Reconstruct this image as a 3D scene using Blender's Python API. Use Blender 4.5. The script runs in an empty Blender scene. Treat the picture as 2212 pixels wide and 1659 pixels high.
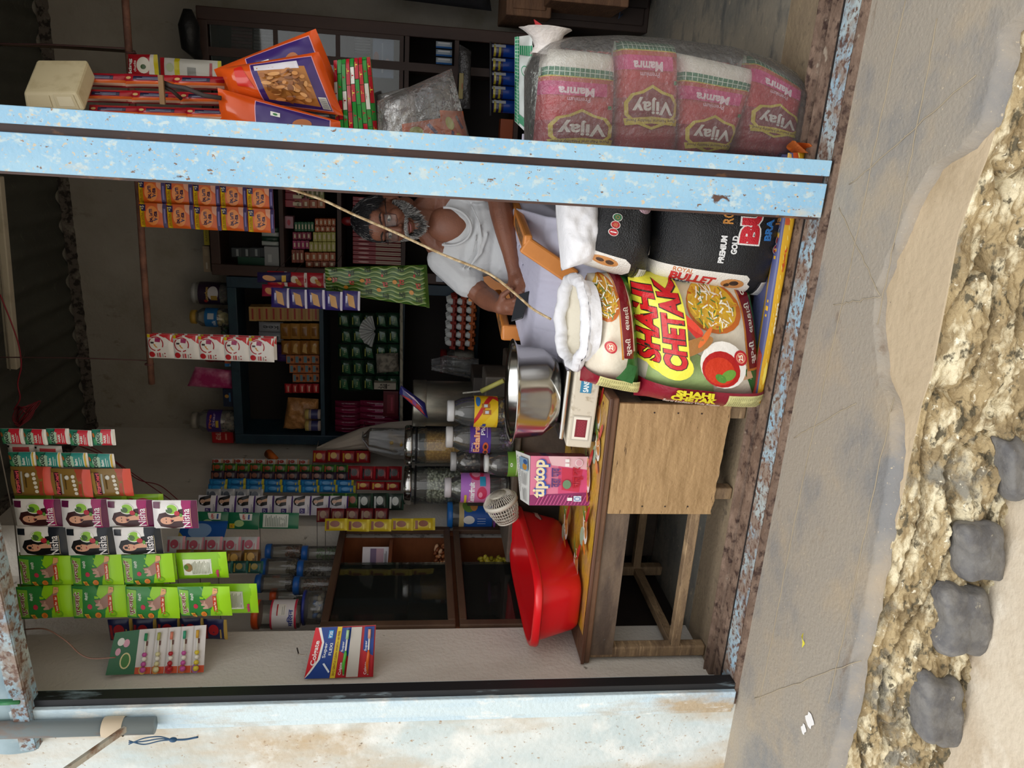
import bpy, bmesh, math, random
from math import sin, cos, pi, sqrt, radians, exp
from mathutils import Vector, Matrix, noise
V = Vector
sc = bpy.context.scene
col = sc.collection
# ---------------------------------------------------------------- camera
F_PX, CX, CY = 1616.46, 1106.0, 829.5
YAW, PITCH, ROLL = 0.320260, 0.125286, 0.0261895
CAM = V((0, -2.05589, 1.12))
_fw = V((-sin(YAW)*cos(PITCH), cos(YAW)*cos(PITCH), -sin(PITCH)))
_r = _fw.cross(V((0, 0, 1))).normalized(); _u = _r.cross(_fw)
_r2 = _r*cos(ROLL)+_u*sin(ROLL); _u2 = -_r*sin(ROLL)+_u*cos(ROLL)
RI, UI = -_u2, _r2              # the picture was taken with the phone on its side: world up points to picture left
cd = bpy.data.cameras.new('camera'); cam = bpy.data.objects.new('camera', cd); col.objects.link(cam)
cd.sensor_fit = 'HORIZONTAL'; cd.sensor_width = 36; cd.lens = F_PX/2212*36; cd.clip_start = .05; cd.clip_end = 100
m3 = Matrix((RI, UI, -_fw)).transposed(); cam.matrix_world = Matrix.Translation(CAM) @ m3.to_4x4()
sc.camera = cam
# ---------------------------------------------------------------- light: overcast daylight from the street
sc.view_settings.view_transform = 'Standard'; sc.view_settings.look = 'None'
sc.view_settings.gamma = 1; sc.view_settings.use_curve_mapping = False
sc.view_settings.exposure = 0.0
w = bpy.data.worlds.new('overcast sky'); sc.world = w; w.use_nodes = True
nt = w.node_tree; bg = nt.nodes['Background']
tc = nt.nodes.new('ShaderNodeTexCoord'); sx = nt.nodes.new('ShaderNodeSeparateXYZ'); cr = nt.nodes.new('ShaderNodeValToRGB')
nt.links.new(tc.outputs['Generated'], sx.inputs[0]); nt.links.new(sx.outputs[2], cr.inputs[0]); nt.links.new(cr.outputs[0], bg.inputs[0])
e = cr.color_ramp.elements; e[0].position = .0; e[0].color = (.42, .41, .39, 1); e[1].position = .6; e[1].color = (1, 1.0, 1.0, 1)
x = cr.color_ramp.elements.new(.12); x.color = (.7, .71, .72, 1)
bg.inputs[1].default_value = 1.5
sun = bpy.data.lights.new('soft_daylight', 'SUN'); sun.energy = 1.35; sun.angle = radians(50); sun.color = (1, .99, .97)
so = bpy.data.objects.new('soft_daylight', sun); col.objects.link(so); so.rotation_euler = (radians(38), 0, radians(-12)); so.location = (1, -6, 8)
sc.cycles.max_bounces = 8; sc.cycles.diffuse_bounces = 5; sc.cycles.glossy_bounces = 3; sc.cycles.transparent_max_bounces = 16
sc.cycles.sample_clamp_indirect = 6

# ---------------------------------------------------------------- helpers
def at(px, py, **k):
    """the point where the sight line of picture point px, py meets the plane x=, y= or z="""
    (a, v), = k.items(); i = 'xyz'.index(a)
    d = _fw + (px-CX)/F_PX*RI - (py-CY)/F_PX*UI
    return CAM + d*((v-CAM[i])/d[i])
def lin(h):
    c = [int(h[i:i+2], 16)/255 for i in (0, 2, 4)]
    return tuple(x/12.92 if x <= .04045 else ((x+.055)/1.055)**2.4 for x in c)+(1,)
_M = {}
def N(t, kind, **k):
    n = t.nodes.new('ShaderNode'+kind)
    for a, b in k.items():
        if a in n.inputs: n.inputs[a].default_value = b
        else: setattr(n, a, b)
    return n
def M(hexc, rough=.55, metal=0, var=None, bump=None, hue2=None, spec=.5, coat=0, stretch=None, alpha=None):
    """plain procedural surface: base colour, optional noise variation towards hue2, optional bump (scale, strength)"""
    key = (hexc, rough, metal, var, bump, hue2, spec, coat, stretch, alpha)
    if key in _M: return _M[key]
    m = bpy.data.materials.new('surface_'+hexc); m.use_nodes = True; t = m.node_tree; b = t.nodes['Principled BSDF']
    b.inputs['Base Color'].default_value = lin(hexc); b.inputs['Roughness'].default_value = rough
    b.inputs['Metallic'].default_value = metal; b.inputs['Specular IOR Level'].default_value = spec
    b.inputs['Coat Weight'].default_value = coat
    src = None
    if var or bump:
        c = N(t, 'TexCoord'); mp = N(t, 'Mapping'); t.links.new(c.outputs['Object'], mp.inputs[0])
        if stretch: mp.inputs['Scale'].default_value = stretch
        src = mp.outputs[0]
    if var:
        n = N(t, 'TexNoise', Scale=var[0], Detail=6.0, Roughness=.6); t.links.new(src, n.inputs['Vector'])
        r = N(t, 'ValToRGB'); r.color_ramp.elements[0].position = var[1]; r.color_ramp.elements[1].position = var[2]
        r.color_ramp.elements[0].color = lin(hexc); r.color_ramp.elements[1].color = lin(hue2 or hexc)
        t.links.new(n.outputs[0], r.inputs[0]); t.links.new(r.outputs[0], b.inputs['Base Color'])
    if bump:
        n = N(t, 'TexNoise', Scale=bump[0], Detail=4.0); t.links.new(src, n.inputs['Vector'])
        bp = N(t, 'Bump', Strength=bump[1], Distance=.01); t.links.new(n.outputs[0], bp.inputs['Height']); t.links.new(bp.outputs[0], b.inputs['Normal'])
    if alpha is not None: b.inputs['Alpha'].default_value = alpha
    _M[key] = m; return m
def clear(hexc='ffffff', mix=.12, rough=.05, bump=None):
    """clear film, plastic or glass: see-through, a little milky (mix), reflecting at the rim"""
    k = ('clear', hexc, mix, rough, bump)
    if k in _M: return _M[k]
    m = bpy.data.materials.new('clear_'+hexc); m.use_nodes = True; t = m.node_tree; t.nodes.clear()
    o = N(t, 'OutputMaterial'); m1 = N(t, 'MixShader'); m2 = N(t, 'MixShader'); tr = N(t, 'BsdfTransparent'); df = N(t, 'BsdfDiffuse'); g = N(t, 'BsdfGlossy'); fr = N(t, 'Fresnel', IOR=1.5)
    tr.inputs[0].default_value = lin('f4f5f4'); df.inputs[0].default_value = lin(hexc); g.inputs['Roughness'].default_value = rough; m1.inputs[0].default_value = mix*(.45 if mix < .15 else .9)
    ad = N(t, 'Math', operation='MULTIPLY_ADD'); ad.use_clamp = True; ad.inputs[1].default_value = 1.1; ad.inputs[2].default_value = .02
    t.links.new(fr.outputs[0], ad.inputs[0]); t.links.new(tr.outputs[0], m1.inputs[1]); t.links.new(df.outputs[0], m1.inputs[2])
    t.links.new(ad.outputs[0], m2.inputs[0]); t.links.new(m1.outputs[0], m2.inputs[1]); t.links.new(g.outputs[0], m2.inputs[2]); t.links.new(m2.outputs[0], o.inputs[0])
    if bump:
        c = N(t, 'TexCoord'); n = N(t, 'TexNoise', Scale=bump[0], Detail=3.0); t.links.new(c.outputs['Object'], n.inputs['Vector'])
        bp = N(t, 'Bump', Strength=bump[1], Distance=.01); t.links.new(n.outputs[0], bp.inputs['Height'])
        for q in (g, fr): t.links.new(bp.outputs[0], q.inputs['Normal'])
    _M[k] = m; return m
def layers(name, base, specs, rough=.6, bump=None, metal=0):
    """weathered surface: base colour with layers (hex, noise scale, lo, hi, stretch xyz) on top"""
    m = bpy.data.materials.new(name); m.use_nodes = True; t = m.node_tree; b = t.nodes['Principled BSDF']
    b.inputs['Roughness'].default_value = rough; b.inputs['Metallic'].default_value = metal
    c = N(t, 'TexCoord'); prev = None
    rgb = N(t, 'RGB'); rgb.outputs[0].default_value = lin(base); prev = rgb.outputs[0]
    for i, (h, s, lo, hi, st) in enumerate(specs):
        mp = N(t, 'Mapping'); mp.inputs['Scale'].default_value = st; mp.inputs['Location'].default_value = (i*3.7, i*1.3, i*5.1)
        t.links.new(c.outputs['Object'], mp.inputs[0])
        n = N(t, 'TexNoise', Scale=s, Detail=9.0, Roughness=.62); t.links.new(mp.outputs[0], n.inputs['Vector'])
        r = N(t, 'ValToRGB'); r.color_ramp.elements[0].position = lo; r.color_ramp.elements[1].position = hi
        mx = N(t, 'Mix', data_type='RGBA'); t.links.new(n.outputs[0], r.inputs[0]); t.links.new(r.outputs[0], mx.inputs[0])
        t.links.new(prev, mx.inputs[6]); mx.inputs[7].default_value = lin(h); prev = mx.outputs[2]
    t.links.new(prev, b.inputs['Base Color'])
    if bump:
        n = N(t, 'TexNoise', Scale=bump[0], Detail=8.0); t.links.new(c.outputs['Object'], n.inputs['Vector'])
        bp = N(t, 'Bump', Strength=bump[1], Distance=.01); t.links.new(n.outputs[0], bp.inputs['Height']); t.links.new(bp.outputs[0], b.inputs['Normal'])
    return m

class MB:
    def __init__(s): s.v = []; s.f = []; s.m = []; s.mats = []; s.sm = []
    def mi(s, m):
        if isinstance(m, str): m = M(m)
        if m not in s.mats: s.mats.append(m)
        return s.mats.index(m)
    def add(s, vs, fs, m, smooth=True):
        o = len(s.v); k = s.mi(m); s.v += [V(p) for p in vs]
        for f in fs: s.f.append([i+o for i in f]); s.m.append(k); s.sm.append(smooth)
        return s
    def box(s, a, b, m, rot=None, c=None):
        a, b = V(a), V(b); vs = [V(((a, b)[i & 1].x, (a, b)[i >> 1 & 1].y, (a, b)[i >> 2].z)) for i in range(8)]
        if rot:
            c = V(c) if c is not None else (a+b)/2; R = rot if isinstance(rot, Matrix) else Matrix.Rotation(rot, 3, 'Z'); vs = [R @ (p-c)+c for p in vs]
        return s.add(vs, [(0, 2, 3, 1), (4, 5, 7, 6), (0, 1, 5, 4), (2, 6, 7, 3), (0, 4, 6, 2), (1, 3, 7, 5)], m, False)
    def beam(s, p, q, w, h, m, up=(0, 0, 1)):
        p, q = V(p), V(q); d = (q-p).normalized(); x = d.cross(V(up)).normalized(); z = x.cross(d)
        vs = [e+x*a*w/2+z*b*h/2 for e in (p, q) for a, b in ((-1, -1), (1, -1), (1, 1), (-1, 1))]
        return s.add(vs, [(3, 2, 1, 0), (4, 5, 6, 7), (0, 1, 5, 4), (1, 2, 6, 5), (2, 3, 7, 6), (3, 0, 4, 7)], m, False)
    def hexa(s, P, m):  # 4 bottom corners then 4 top corners
        return s.add(P, [(3, 2, 1, 0), (4, 5, 6, 7), (0, 1, 5, 4), (1, 2, 6, 5), (2, 3, 7, 6), (3, 0, 4, 7)], m, False)
    def tube(s, pts, r, m, n=8, cap=True):
        pts = [V(p) for p in pts]; rs = r if isinstance(r, (list, tuple)) else [r]*len(pts); vs = []; fs = []; a = None
        for i, p in enumerate(pts):
            d = (pts[min(i+1, len(pts)-1)]-pts[max(i-1, 0)]).normalized()
            if a is None: a = d.orthogonal().normalized()
            a = (a-d*a.dot(d)).normalized(); b = d.cross(a)
            vs += [p+(a*cos(2*pi*k/n)+b*sin(2*pi*k/n))*rs[i] for k in range(n)]
        for i in range(len(pts)-1):
            for k in range(n): fs.append((i*n+k, i*n+(k+1) % n, (i+1)*n+(k+1) % n, (i+1)*n+k))
        if cap: fs += [tuple(range(n))[::-1], tuple((len(pts)-1)*n+k for k in range(n))]
        return s.add(vs, fs, m)
    def lathe(s, prof, m, c=(0, 0, 0), n=28, R=None, cap=True, sy=1):
        c = V(c); vs = []; fs = []
        for r, z in prof:
            for k in range(n):
                p = V((r*cos(2*pi*k/n), sy*r*sin(2*pi*k/n), z)); vs.append(c+(R @ p if R else p))
        for i in range(len(prof)-1):
            for k in range(n): fs.append((i*n+k, i*n+(k+1) % n, (i+1)*n+(k+1) % n, (i+1)*n+k))
        if cap: fs += [tuple(range(n))[::-1], tuple((len(prof)-1)*n+k for k in range(n))]
        return s.add(vs, fs, m)
    def grid(s, f, nu, nv, m, smooth=True, closeu=False):
        vs = [f(i/nu, j/nv) for j in range(nv+1) for i in range(nu+(0 if closeu else 1))]; w = nu if closeu else nu+1
        fs = [(j*w+i, j*w+(i+1) % w, (j+1)*w+(i+1) % w, (j+1)*w+i) for j in range(nv) for i in range(nu)]
        return s.add(vs, fs, m, smooth)
    def ball(s, c, r, m, n=12, sq=(1, 1, 1), R=None):
        pr = [(max(1e-4, sin(pi*i/n*1.0)), -cos(pi*i/n)) for i in range(n+1)]; c = V(c); vs = []; fs = []; k2 = n+4
        for a, z in pr:
            for k in range(k2):
                p = V((a*cos(2*pi*k/k2)*sq[0], a*sin(2*pi*k/k2)*sq[1], z*sq[2]))*r; vs.append(c+(R @ p if R else p))
        for i in range(n):
            for k in range(k2): fs.append((i*k2+k, i*k2+(k+1) % k2, (i+1)*k2+(k+1) % k2, (i+1)*k2+k))
        return s.add(vs, fs, m)
    def mesh(s, name):
        me = bpy.data.meshes.new(name); me.from_pydata(s.v, [], s.f)
        for m in s.mats: me.materials.append(m)
        me.polygons.foreach_set('material_index', s.m); me.polygons.foreach_set('use_smooth', s.sm); me.update(); return me
    def build(s, name, parent=None, bevel=0, origin=True, weld=False):
        me = s.mesh(name); o = bpy.data.objects.new(name, me); col.objects.link(o)
        if weld:
            bm = bmesh.new(); bm.from_mesh(me); bmesh.ops.remove_doubles(bm, verts=bm.verts, dist=1e-5); bm.to_mesh(me); bm.free()
        if bevel:
            b = o.modifiers.new('bevel', 'BEVEL'); b.width = bevel; b.segments = 2; b.limit_method = 'ANGLE'
        if parent is not None:
            o.parent = parent; o.location = parent_off(parent)
        elif origin and s.v:
            lo = V(min(p[i] for p in s.v) for i in range(3)); hi = V(max(p[i] for p in s.v) for i in range(3)); c = V(((lo.x+hi.x)/2, (lo.y+hi.y)/2, lo.z))
            me.transform(Matrix.Translation(-c)); o.location = c
        return o
_base = {}
def parent_off(p):
    if p.type == 'EMPTY': return -_base.get(p.name, V())
    return V()
def tag(o, label=None, cat=None, group=None, kind=None):
    if label: o['label'] = label
    if cat: o['category'] = cat
    if group: o['group'] = group
    if kind: o['kind'] = kind
    return o
def thing(name, label, cat, base=(0, 0, 0), group=None):
    o = bpy.data.objects.new(name, None); col.objects.link(o); o.empty_display_size = .05
    o.location = base; _base[o.name] = V(base); return tag(o, label, cat, group)
def copy_tree(o, parent=None):
    c = o.copy(); col.objects.link(c); c.parent = parent
    for ch in list(o.children): copy_tree(ch, c)
    return c
# ---------------------------------------------------------------- printed artwork laid on a surface
_T = {}
def textmesh(s, bold=0.0):
    k = (s, bold)
    if k not in _T:
        cu = bpy.data.curves.new('t', 'FONT'); cu.body = s; cu.size = 1; cu.offset = bold; cu.resolution_u = 3
        ob = bpy.data.objects.new('t', cu); me = bpy.data.meshes.new_from_object(ob)
        vs = [(v.co.x, v.co.y) for v in me.vertices]; fs = [tuple(p.vertices) for p in me.polygons]
        bpy.data.objects.remove(ob); bpy.data.curves.remove(cu); bpy.data.meshes.remove(me)
        if not vs: vs = [(0, 0), (1, 0), (1, 1)]; fs = [(0, 1, 2)]
        x0 = min(v[0] for v in vs); x1 = max(v[0] for v in vs); y0 = min(v[1] for v in vs); y1 = max(v[1] for v in vs)
        _T[k] = ([((a-x0)/(x1-x0)-.5, (b-y0)/(y1-y0)-.5) for a, b in vs], fs)
    return _T[k]
class Quad:
    """surface over four corners (as seen from the front: lower left, lower right, upper right, upper left)"""
    def __init__(s, a, b, c, d, w=None, h=None, bulge=0, nz=0, ns=12, seed=0, k=4, fold=0, pw=.5):
        s.c = [V(p) for p in (a, b, c, d)]; s.w = w or (s.c[1]-s.c[0]).length; s.h = h or (s.c[3]-s.c[0]).length
        s.n = ((s.c[1]-s.c[0]).cross(s.c[3]-s.c[0])).normalized(); s.b = bulge; s.nz = nz; s.ns = ns; s.seed = seed; s.k = k; s.fold = fold; s.pw = pw
    def __call__(s, u, v, h=0, side=1):
        a, b, c, d = s.c; p = (a*(1-u)+b*u)*(1-v)+(d*(1-u)+c*u)*v
        x, y = min(1, abs(2*u-1)), min(1, abs(2*v-1)); e = ((1-x**s.k)*(1-y**s.k))**s.pw
        q = p*s.ns+V((s.seed*3.1, s.seed*1.7, s.seed)); z = noise.noise(q)*.65+noise.noise(q*2.3)*.35
        if s.fold: z += s.fold*sin(v*37+noise.noise(q*.6)*5+s.seed)*.5
        return p+s.n*side*(s.b*e+s.nz*z*min(1, e*2+.15)+h)
def art(mb, sf, items, nu=0, nv=0, h0=.0006, dz=.00025, rough=.38, bump=None):
    bm = bmesh.new(); lay = bm.faces.layers.int.new('m'); pal = []
    def poly(pts, z, ci, faces=None):
        vs = [bm.verts.new((p[0], p[1], z)) for p in pts]
        for f in (faces or [range(len(vs))]):
            try: bm.faces.new([vs[i] for i in f])[lay] = ci
            except ValueError: pass
    for z, it in enumerate(items):
        k = it[0]; c = it[{'r': 5, 'e': 5, 'o': 5, 'p': 2, 't': 7}[k]]
        if c not in pal: pal.append(c)
        ci = pal.index(c)
        if k == 'r': x0, y0, x1, y1 = it[1:5]; poly([(x0, y0), (x1, y0), (x1, y1), (x0, y1)], z, ci)
        elif k == 'e':
            cx, cy, rx, ry = it[1:5]; a0 = it[6] if len(it) > 6 else 0; n = 20
            poly([(cx+rx*cos(t)*cos(a0)-ry*sin(t)*sin(a0), cy+rx*cos(t)*sin(a0)+ry*sin(t)*cos(a0)) for t in (2*pi*i/n for i in range(n))], z, ci)
        elif k == 'o':  # ring
            cx, cy, r, wd = it[1:5]; n = 22; pts = [(cx+(r-wd*(i % 2))*cos(2*pi*(i//2)/n), cy+(r-wd*(i % 2))*sin(2*pi*(i//2)/n)) for i in range(2*n)]
            poly(pts, z, ci, [(2*i, (2*i+2) % (2*n), (2*i+3) % (2*n), 2*i+1) for i in range(n)])
        elif k == 'p': poly(it[1], z, ci)
        elif k == 't':  # text, cx, cy, width, height, degrees
            tx, cx, cy, tw, th = it[1:6]; a = radians(it[6]); vs, fs = textmesh(tx, it[8] if len(it) > 8 else .012)
            poly([(cx+x*tw*cos(a)-y*th*sin(a), cy+x*tw*sin(a)+y*th*cos(a)) for x, y in vs], z, ci, fs)
    if nu:
        for i in range(1, nu): bmesh.ops.bisect_plane(bm, geom=bm.verts[:]+bm.edges[:]+bm.faces[:], plane_co=(sf.w*i/nu, 0, 0), plane_no=(1, 0, 0))
        for j in range(1, nv): bmesh.ops.bisect_plane(bm, geom=bm.verts[:]+bm.edges[:]+bm.faces[:], plane_co=(0, sf.h*j/nv, 0), plane_no=(0, 1, 0))
    bm.verts.index_update(); vs = [sf(v.co.x/sf.w, v.co.y/sf.h, h0+dz*v.co.z) for v in bm.verts]
    o = len(mb.v); mb.v += vs
    for f in bm.faces:
        f2 = [v.index+o for v in f.verts]; nn = f.normal.z
        if nn < 0: f2.reverse()
        mb.f.append(f2); mb.m.append(mb.mi(M(pal[f[lay]], rough, bump=bump) if isinstance(pal[f[lay]], str) else pal[f[lay]])); mb.sm.append(True)
    bm.free()
def pouch(mb, sf, m, nu=10, nv=12, back=None, mb2=None):
    """closed pillow over a Quad: front and back grids meeting at the rim"""
    mb.grid(lambda u, v: sf(u, v), nu, nv, m)
    mb.grid(lambda u, v: sf(1-u, v, 0, -1) if 0 < u < 1 and 0 < v < 1 else sf(1-u, v), nu, nv, back or m)
def rnd(a, b): return random.uniform(a, b)
random.seed(7)
# ================================================================ the setting
XW, YB, ZC = -1.86, 2.5, 3.12
NA, NB = .455, 1.27      # side niche with the display case
plaster = layers('inner_plaster', '9d978d', [('86806f', 3, .5, .75, (1, 1, 1)), ('7a7266', 14, .62, .72, (1, 1, .5)), ('aaa59b', 2, .45, .7, (1, 1, 1))], .85, (60, .25))
plasterL = layers('side_plaster', 'd6d0c6', [('c4bcb0', 5, .5, .8, (1, 1, .4)), ('8c857a', 9, .66, .7, (1, 1, 1))], .8, (70, .35))
def struct(mb, name, bevel=0): return tag(mb.build(name, None, bevel), kind='structure')
b = MB()
b.box((XW-.3, 0.03, -.06), (XW, NA, 3.4), plasterL); b.box((XW-.38, NA, -.06), (XW-.27, NB, 3.4), plasterL); b.box((XW-.3, NB, -.06), (XW, YB+.1, 3.4), plasterL); struct(b, 'wall_left')
b = MB(); b.box((XW-.12, YB, -.06), (1.6, YB+.12, 3.4), plaster); struct(b, 'wall_back')
b = MB(); b.box((1.5, .0, -.06), (1.62, YB, 3.4), plaster); struct(b, 'wall_right')
# stone floor with worn slab joints
stone = layers('floor_stone', '6f6d66', [('8a8172', 2.2, .42, .6, (1, .6, 1)), ('5a5a57', 6, .5, .66, (1, 2, 1)), ('9a8f7c', 30, .62, .7, (1, 1, 1))], .8, (40, .3))
dirt = layers('trodden_cement', '7d6d58', [('968468', 3, .45, .7, (1, 1, 1)), ('5d5143', 20, .58, .7, (1, 1, 1))], .9, (60, .4))
b = MB(); b.box((XW-.3, .42, -.08), (1.5, YB, 0), stone); b.box((XW, .17, -.08), (1.5, .42, -.001), dirt); struct(b, 'floor')
# corrugated sheet ceiling
sheet = layers('roof_sheet', '55564f', [('44443e', 2, .45, .7, (1, 1, 1)), ('6b6b62', 18, .6, .72, (1, 4, 1))], .75)
b = MB()
b.grid(lambda u, v: V((XW-.1+u*3.6, -.5+v*(YB+.6), ZC+.02+.018*sin(u*3.6*2*pi/.16))), 260, 2, sheet)
b.grid(lambda u, v: V((XW-.1+(1-u)*3.6, -.5+v*(YB+.6), ZC+.06+.018*sin((1-u)*3.6*2*pi/.16))), 130, 2, sheet); struct(b, 'ceiling')
# wall plate with crumbling mortar under the sheets
mort = layers('old_mortar', '5d5650', [('2e2926', 30, .48, .56, (1, 1, 1)), ('8b857a', 12, .55, .7, (1, 1, 1))], .95, (40, .8))
b = MB()
b.grid(lambda u, v: V((XW+u*3.3, YB-.03*v-.006*noise.noise(V((u*50, v*3, 0))), ZC-.045+.05*v+.006*noise.noise(V((u*90, v*4, 3))))), 260, 4, mort); struct(b, 'trim_1')
b = MB(); b.box((XW, .1, ZC-.05), (XW+.03, YB, ZC+.02), mort); struct(b, 'trim_2')
# facade around the opening
outer = layers('outer_limewash', 'd6dcda', [('c2cfd0', 4, .42, .62, (1, 1, .6)), ('c0ac8e', 3.2, .47, .66, (1, 1, .35)), ('e6e8e4', 7, .52, .7, (1, 1, 1)), ('a8927a', 60, .62, .68, (1, 1, .8)), ('8a7a68', 24, .67, .69, (1, 1, .7))], .75, (50, .3))
b = MB()
b.box((-4.2, -.03, -.5), (-1.83, .12, 3.6), outer); struct(b, 'wall_front_left')
b = MB(); b.box((1.0, -.03, -.5), (3.4, .12, 3.6), outer); b.box((-1.93, .04, 2.72), (1.0, .12, 3.6), outer); struct(b, 'wall_front_right')
rust = layers('blue_paint_on_steel', '8dbcdb', [('a2cae0', 2.5, .4, .6, (1, 1, .3)), ('bcd0d6', 40, .56, .64, (1, 1, .7)), ('cfc7b2', 6, .6, .68, (1, 1, .3)), ('cdbfa4', 110, .6, .65, (1, 1, .7)), ('9c7a5a', 80, .66, .69, (1, 1, .7)), ('7a5a44', 60, .645, .67, (1, 1, .6)), ('5a4036', 9, .665, .68, (1, 1, .5))], .4, (90, .12))
rust2 = layers('rusting_blue_track', '8fb2c8', [('a9b4b4', 4, .42, .6, (1, 1, 1)), ('8c7c70', 14, .44, .58, (1, 1, 1)), ('6a5044', 55, .5, .58, (1, 1, 1)), ('553c33', 8, .6, .66, (1, 1, 1))], .6, (70, .4))
rustb = layers('rusty_steel', '6f5a4c', [('8a7464', 12, .45, .65, (1, 1, 1)), ('3f2c25', 30, .52, .64, (1, 1, 1)), ('9a8c7c', 20, .64, .7, (1, 1, 1))], .7, (80, .4))
brown = layers('brown_primer', '5b3f35', [('40302c', 8, .45, .65, (1, 1, .3)), ('8a5c3c', 20, .6, .66, (1, 1, .4))], .5)
# sill track along the opening: painted strip, groove, rusty angle
b = MB()
b.grid(lambda u, v: V((-1.83+u*2.86, -.012+v*.082, .004+.0015*noise.noise(V((u*30, v*3, 0))))), 120, 6, rust2)
b.box((-1.83, -.03, -.07), (1.03, .142, .0025), rustb)
b.box((-1.83, .072, .002), (1.03, .077, .006), M('1c1614', .8)); b.box((-1.83, .079, .002), (1.03, .136, .008), rustb)
struct(b, 'trim_3')
b = MB(); b.box((-1.93, .150, -.03), (1.0, .19, .012), rustb); b.box((-1.93, .186, -.03), (1.0, .192, .02), rustb); struct(b, 'trim_4')
# left jamb: painted steel strip and black shutter groove
whiteblue = layers('flaking_white_blue', 'cfe0e6', [('a5c8e2', 3, .47, .6, (1, 1, .15)), ('b9a68a', 4, .55, .66, (1, 1, .25)), ('5f3a30', 7, .675, .69, (1, 1, .5)), ('f0f2ee', 14, .56, .66, (1, 1, .4))], .55, (80, .3))
black = M('15161a', .5, var=(20, .6, .7), hue2='6f7f86', stretch=(1, 1, .2))
b = MB(); b.box((-1.835, -.045, 0), (-1.766, .02, 2.75), whiteblue); b.box((-1.86, -.036, 0), (-1.835, .02, 2.75), whiteblue); struct(b, 'trim_5', .003)
b = MB(); b.box((-1.766, -.03, .0), (-1.741, .012, 2.75), black); struct(b, 'trim_6')
# head beam across the opening and the painted sheet above it
zl, zr = at(66, 1530, y=-.05), at(0, 1240, y=-.05); dzx = (zr.z-zl.z)/(zr.x-zl.x)
def hb(X, dz=0, y=-.05): return V((X, y, zl.z+.025+(X-zl.x)*dzx+dz))
b = MB(); b.beam(hb(-1.90), hb(1.1), .03, .045, rust2); b.beam(hb(-1.90, -.022, -.03), hb(1.1, -.022, -.03), .06, .008, rust2); struct(b, 'trim_7')
paint = layers('pale_blue_sheet', '9fb6bf', [('8299a4', 3, .45, .65, (1, 1, 1)), ('6c4c3e', 12, .66, .7, (1, 1, .6)), ('c4cccb', 6, .55, .7, (1, 1, 1))], .5)
b = MB(); b.grid(lambda u, v: V((-1.93+u*3, -.035-.012*abs(sin(v*14)), hb(-1.93+u*3).z+v*.6)), 30, 60, paint); struct(b, 'trim_8')

# street side: paving slab, cement band, broken plinth, street
def poly_interp(pts, X):
    pts = sorted(pts)
    if X <= pts[0][0]: return pts[0][1]
    for (a, ya), (b_, yb) in zip(pts, pts[1:]):
        if X <= b_: return ya+(yb-ya)*(X-a)/(b_-a)
    return pts[-1][1]
def edge(px, z): return [(p.x, p.y) for p in (at(a, b_, z=z) for a, b_ in px)]
SLAB = edge([(2240, 20), (2189, 65), (2173, 168), (2143, 271), (2102, 320), (2032, 358), (1994, 423), (1945, 532), (1907, 624), (1904, 705), (1918, 825), (1945, 893), (1945, 981), (1930, 1090), (1909, 1204), (1888, 1318), (1862, 1421), (1847, 1525), (1811, 1659)], -.03)
BAND = edge([(2260, -40), (2200, 81), (2170, 230), (2135, 347), (2105, 420), (2075, 505), (2048, 651), (2016, 814), (1997, 867), (1966, 1007), (1945, 1111), (1922, 1204), (1898, 1318), (1872, 1421), (1855, 1525), (1820, 1659)], -.05)
STRT = edge([(2380, 500), (2290, 800), (2212, 1007), (2168, 1121), (2132, 1256), (2095, 1411), (2080, 1463), (2111, 1561), (2194, 1659)], -.40)
slabm = layers('paving_slab', '988f82', [('7c7b7a', 2.2, .5, .66, (1, 1.4, 1)), ('a1937f', 5, .52, .7, (1, 1, 1)), ('b9aa92', 120, .64, .7, (1, 1, 1)), ('75624f', 4, .62, .7, (.5, 1.6, 1))], .75, (90, .35))
bandm = layers('cement_band', 'b7a488', [('a08d70', 5, .5, .7, (1, 1, 1)), ('6d6457', 130, .68, .7, (1, 1, 1)), ('d8ccb4', 90, .7, .74, (1, 1, 1))], .9, (50, .4))
def fbm(p): return noise.noise(p)*.55+noise.noise(p*2.1)*.28+noise.noise(p*4.7)*.17+noise.noise(p*9.1)*.1
b = MB()
def slab(u, v):
    X = -2.75+u*4.1; e = poly_interp(SLAB, X)+.012*fbm(V((X*25, 0, 4)))
    y = -.025+(e+.025)*v; z = -.014 if v < 1 else -.05
    return V((X, y, z+.001*fbm(V((X*6, y*6, 0)))))
b.grid(lambda u, v: slab(1-u, v*1.0/0.995 if v < .995 else 1), 260, 40, slabm)
b.grid(lambda u, v: V((-4.2+1.45*u, -.9+v*.88, -.016)), 4, 4, slabm)
ob = struct(b, 'floor_outside')
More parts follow.
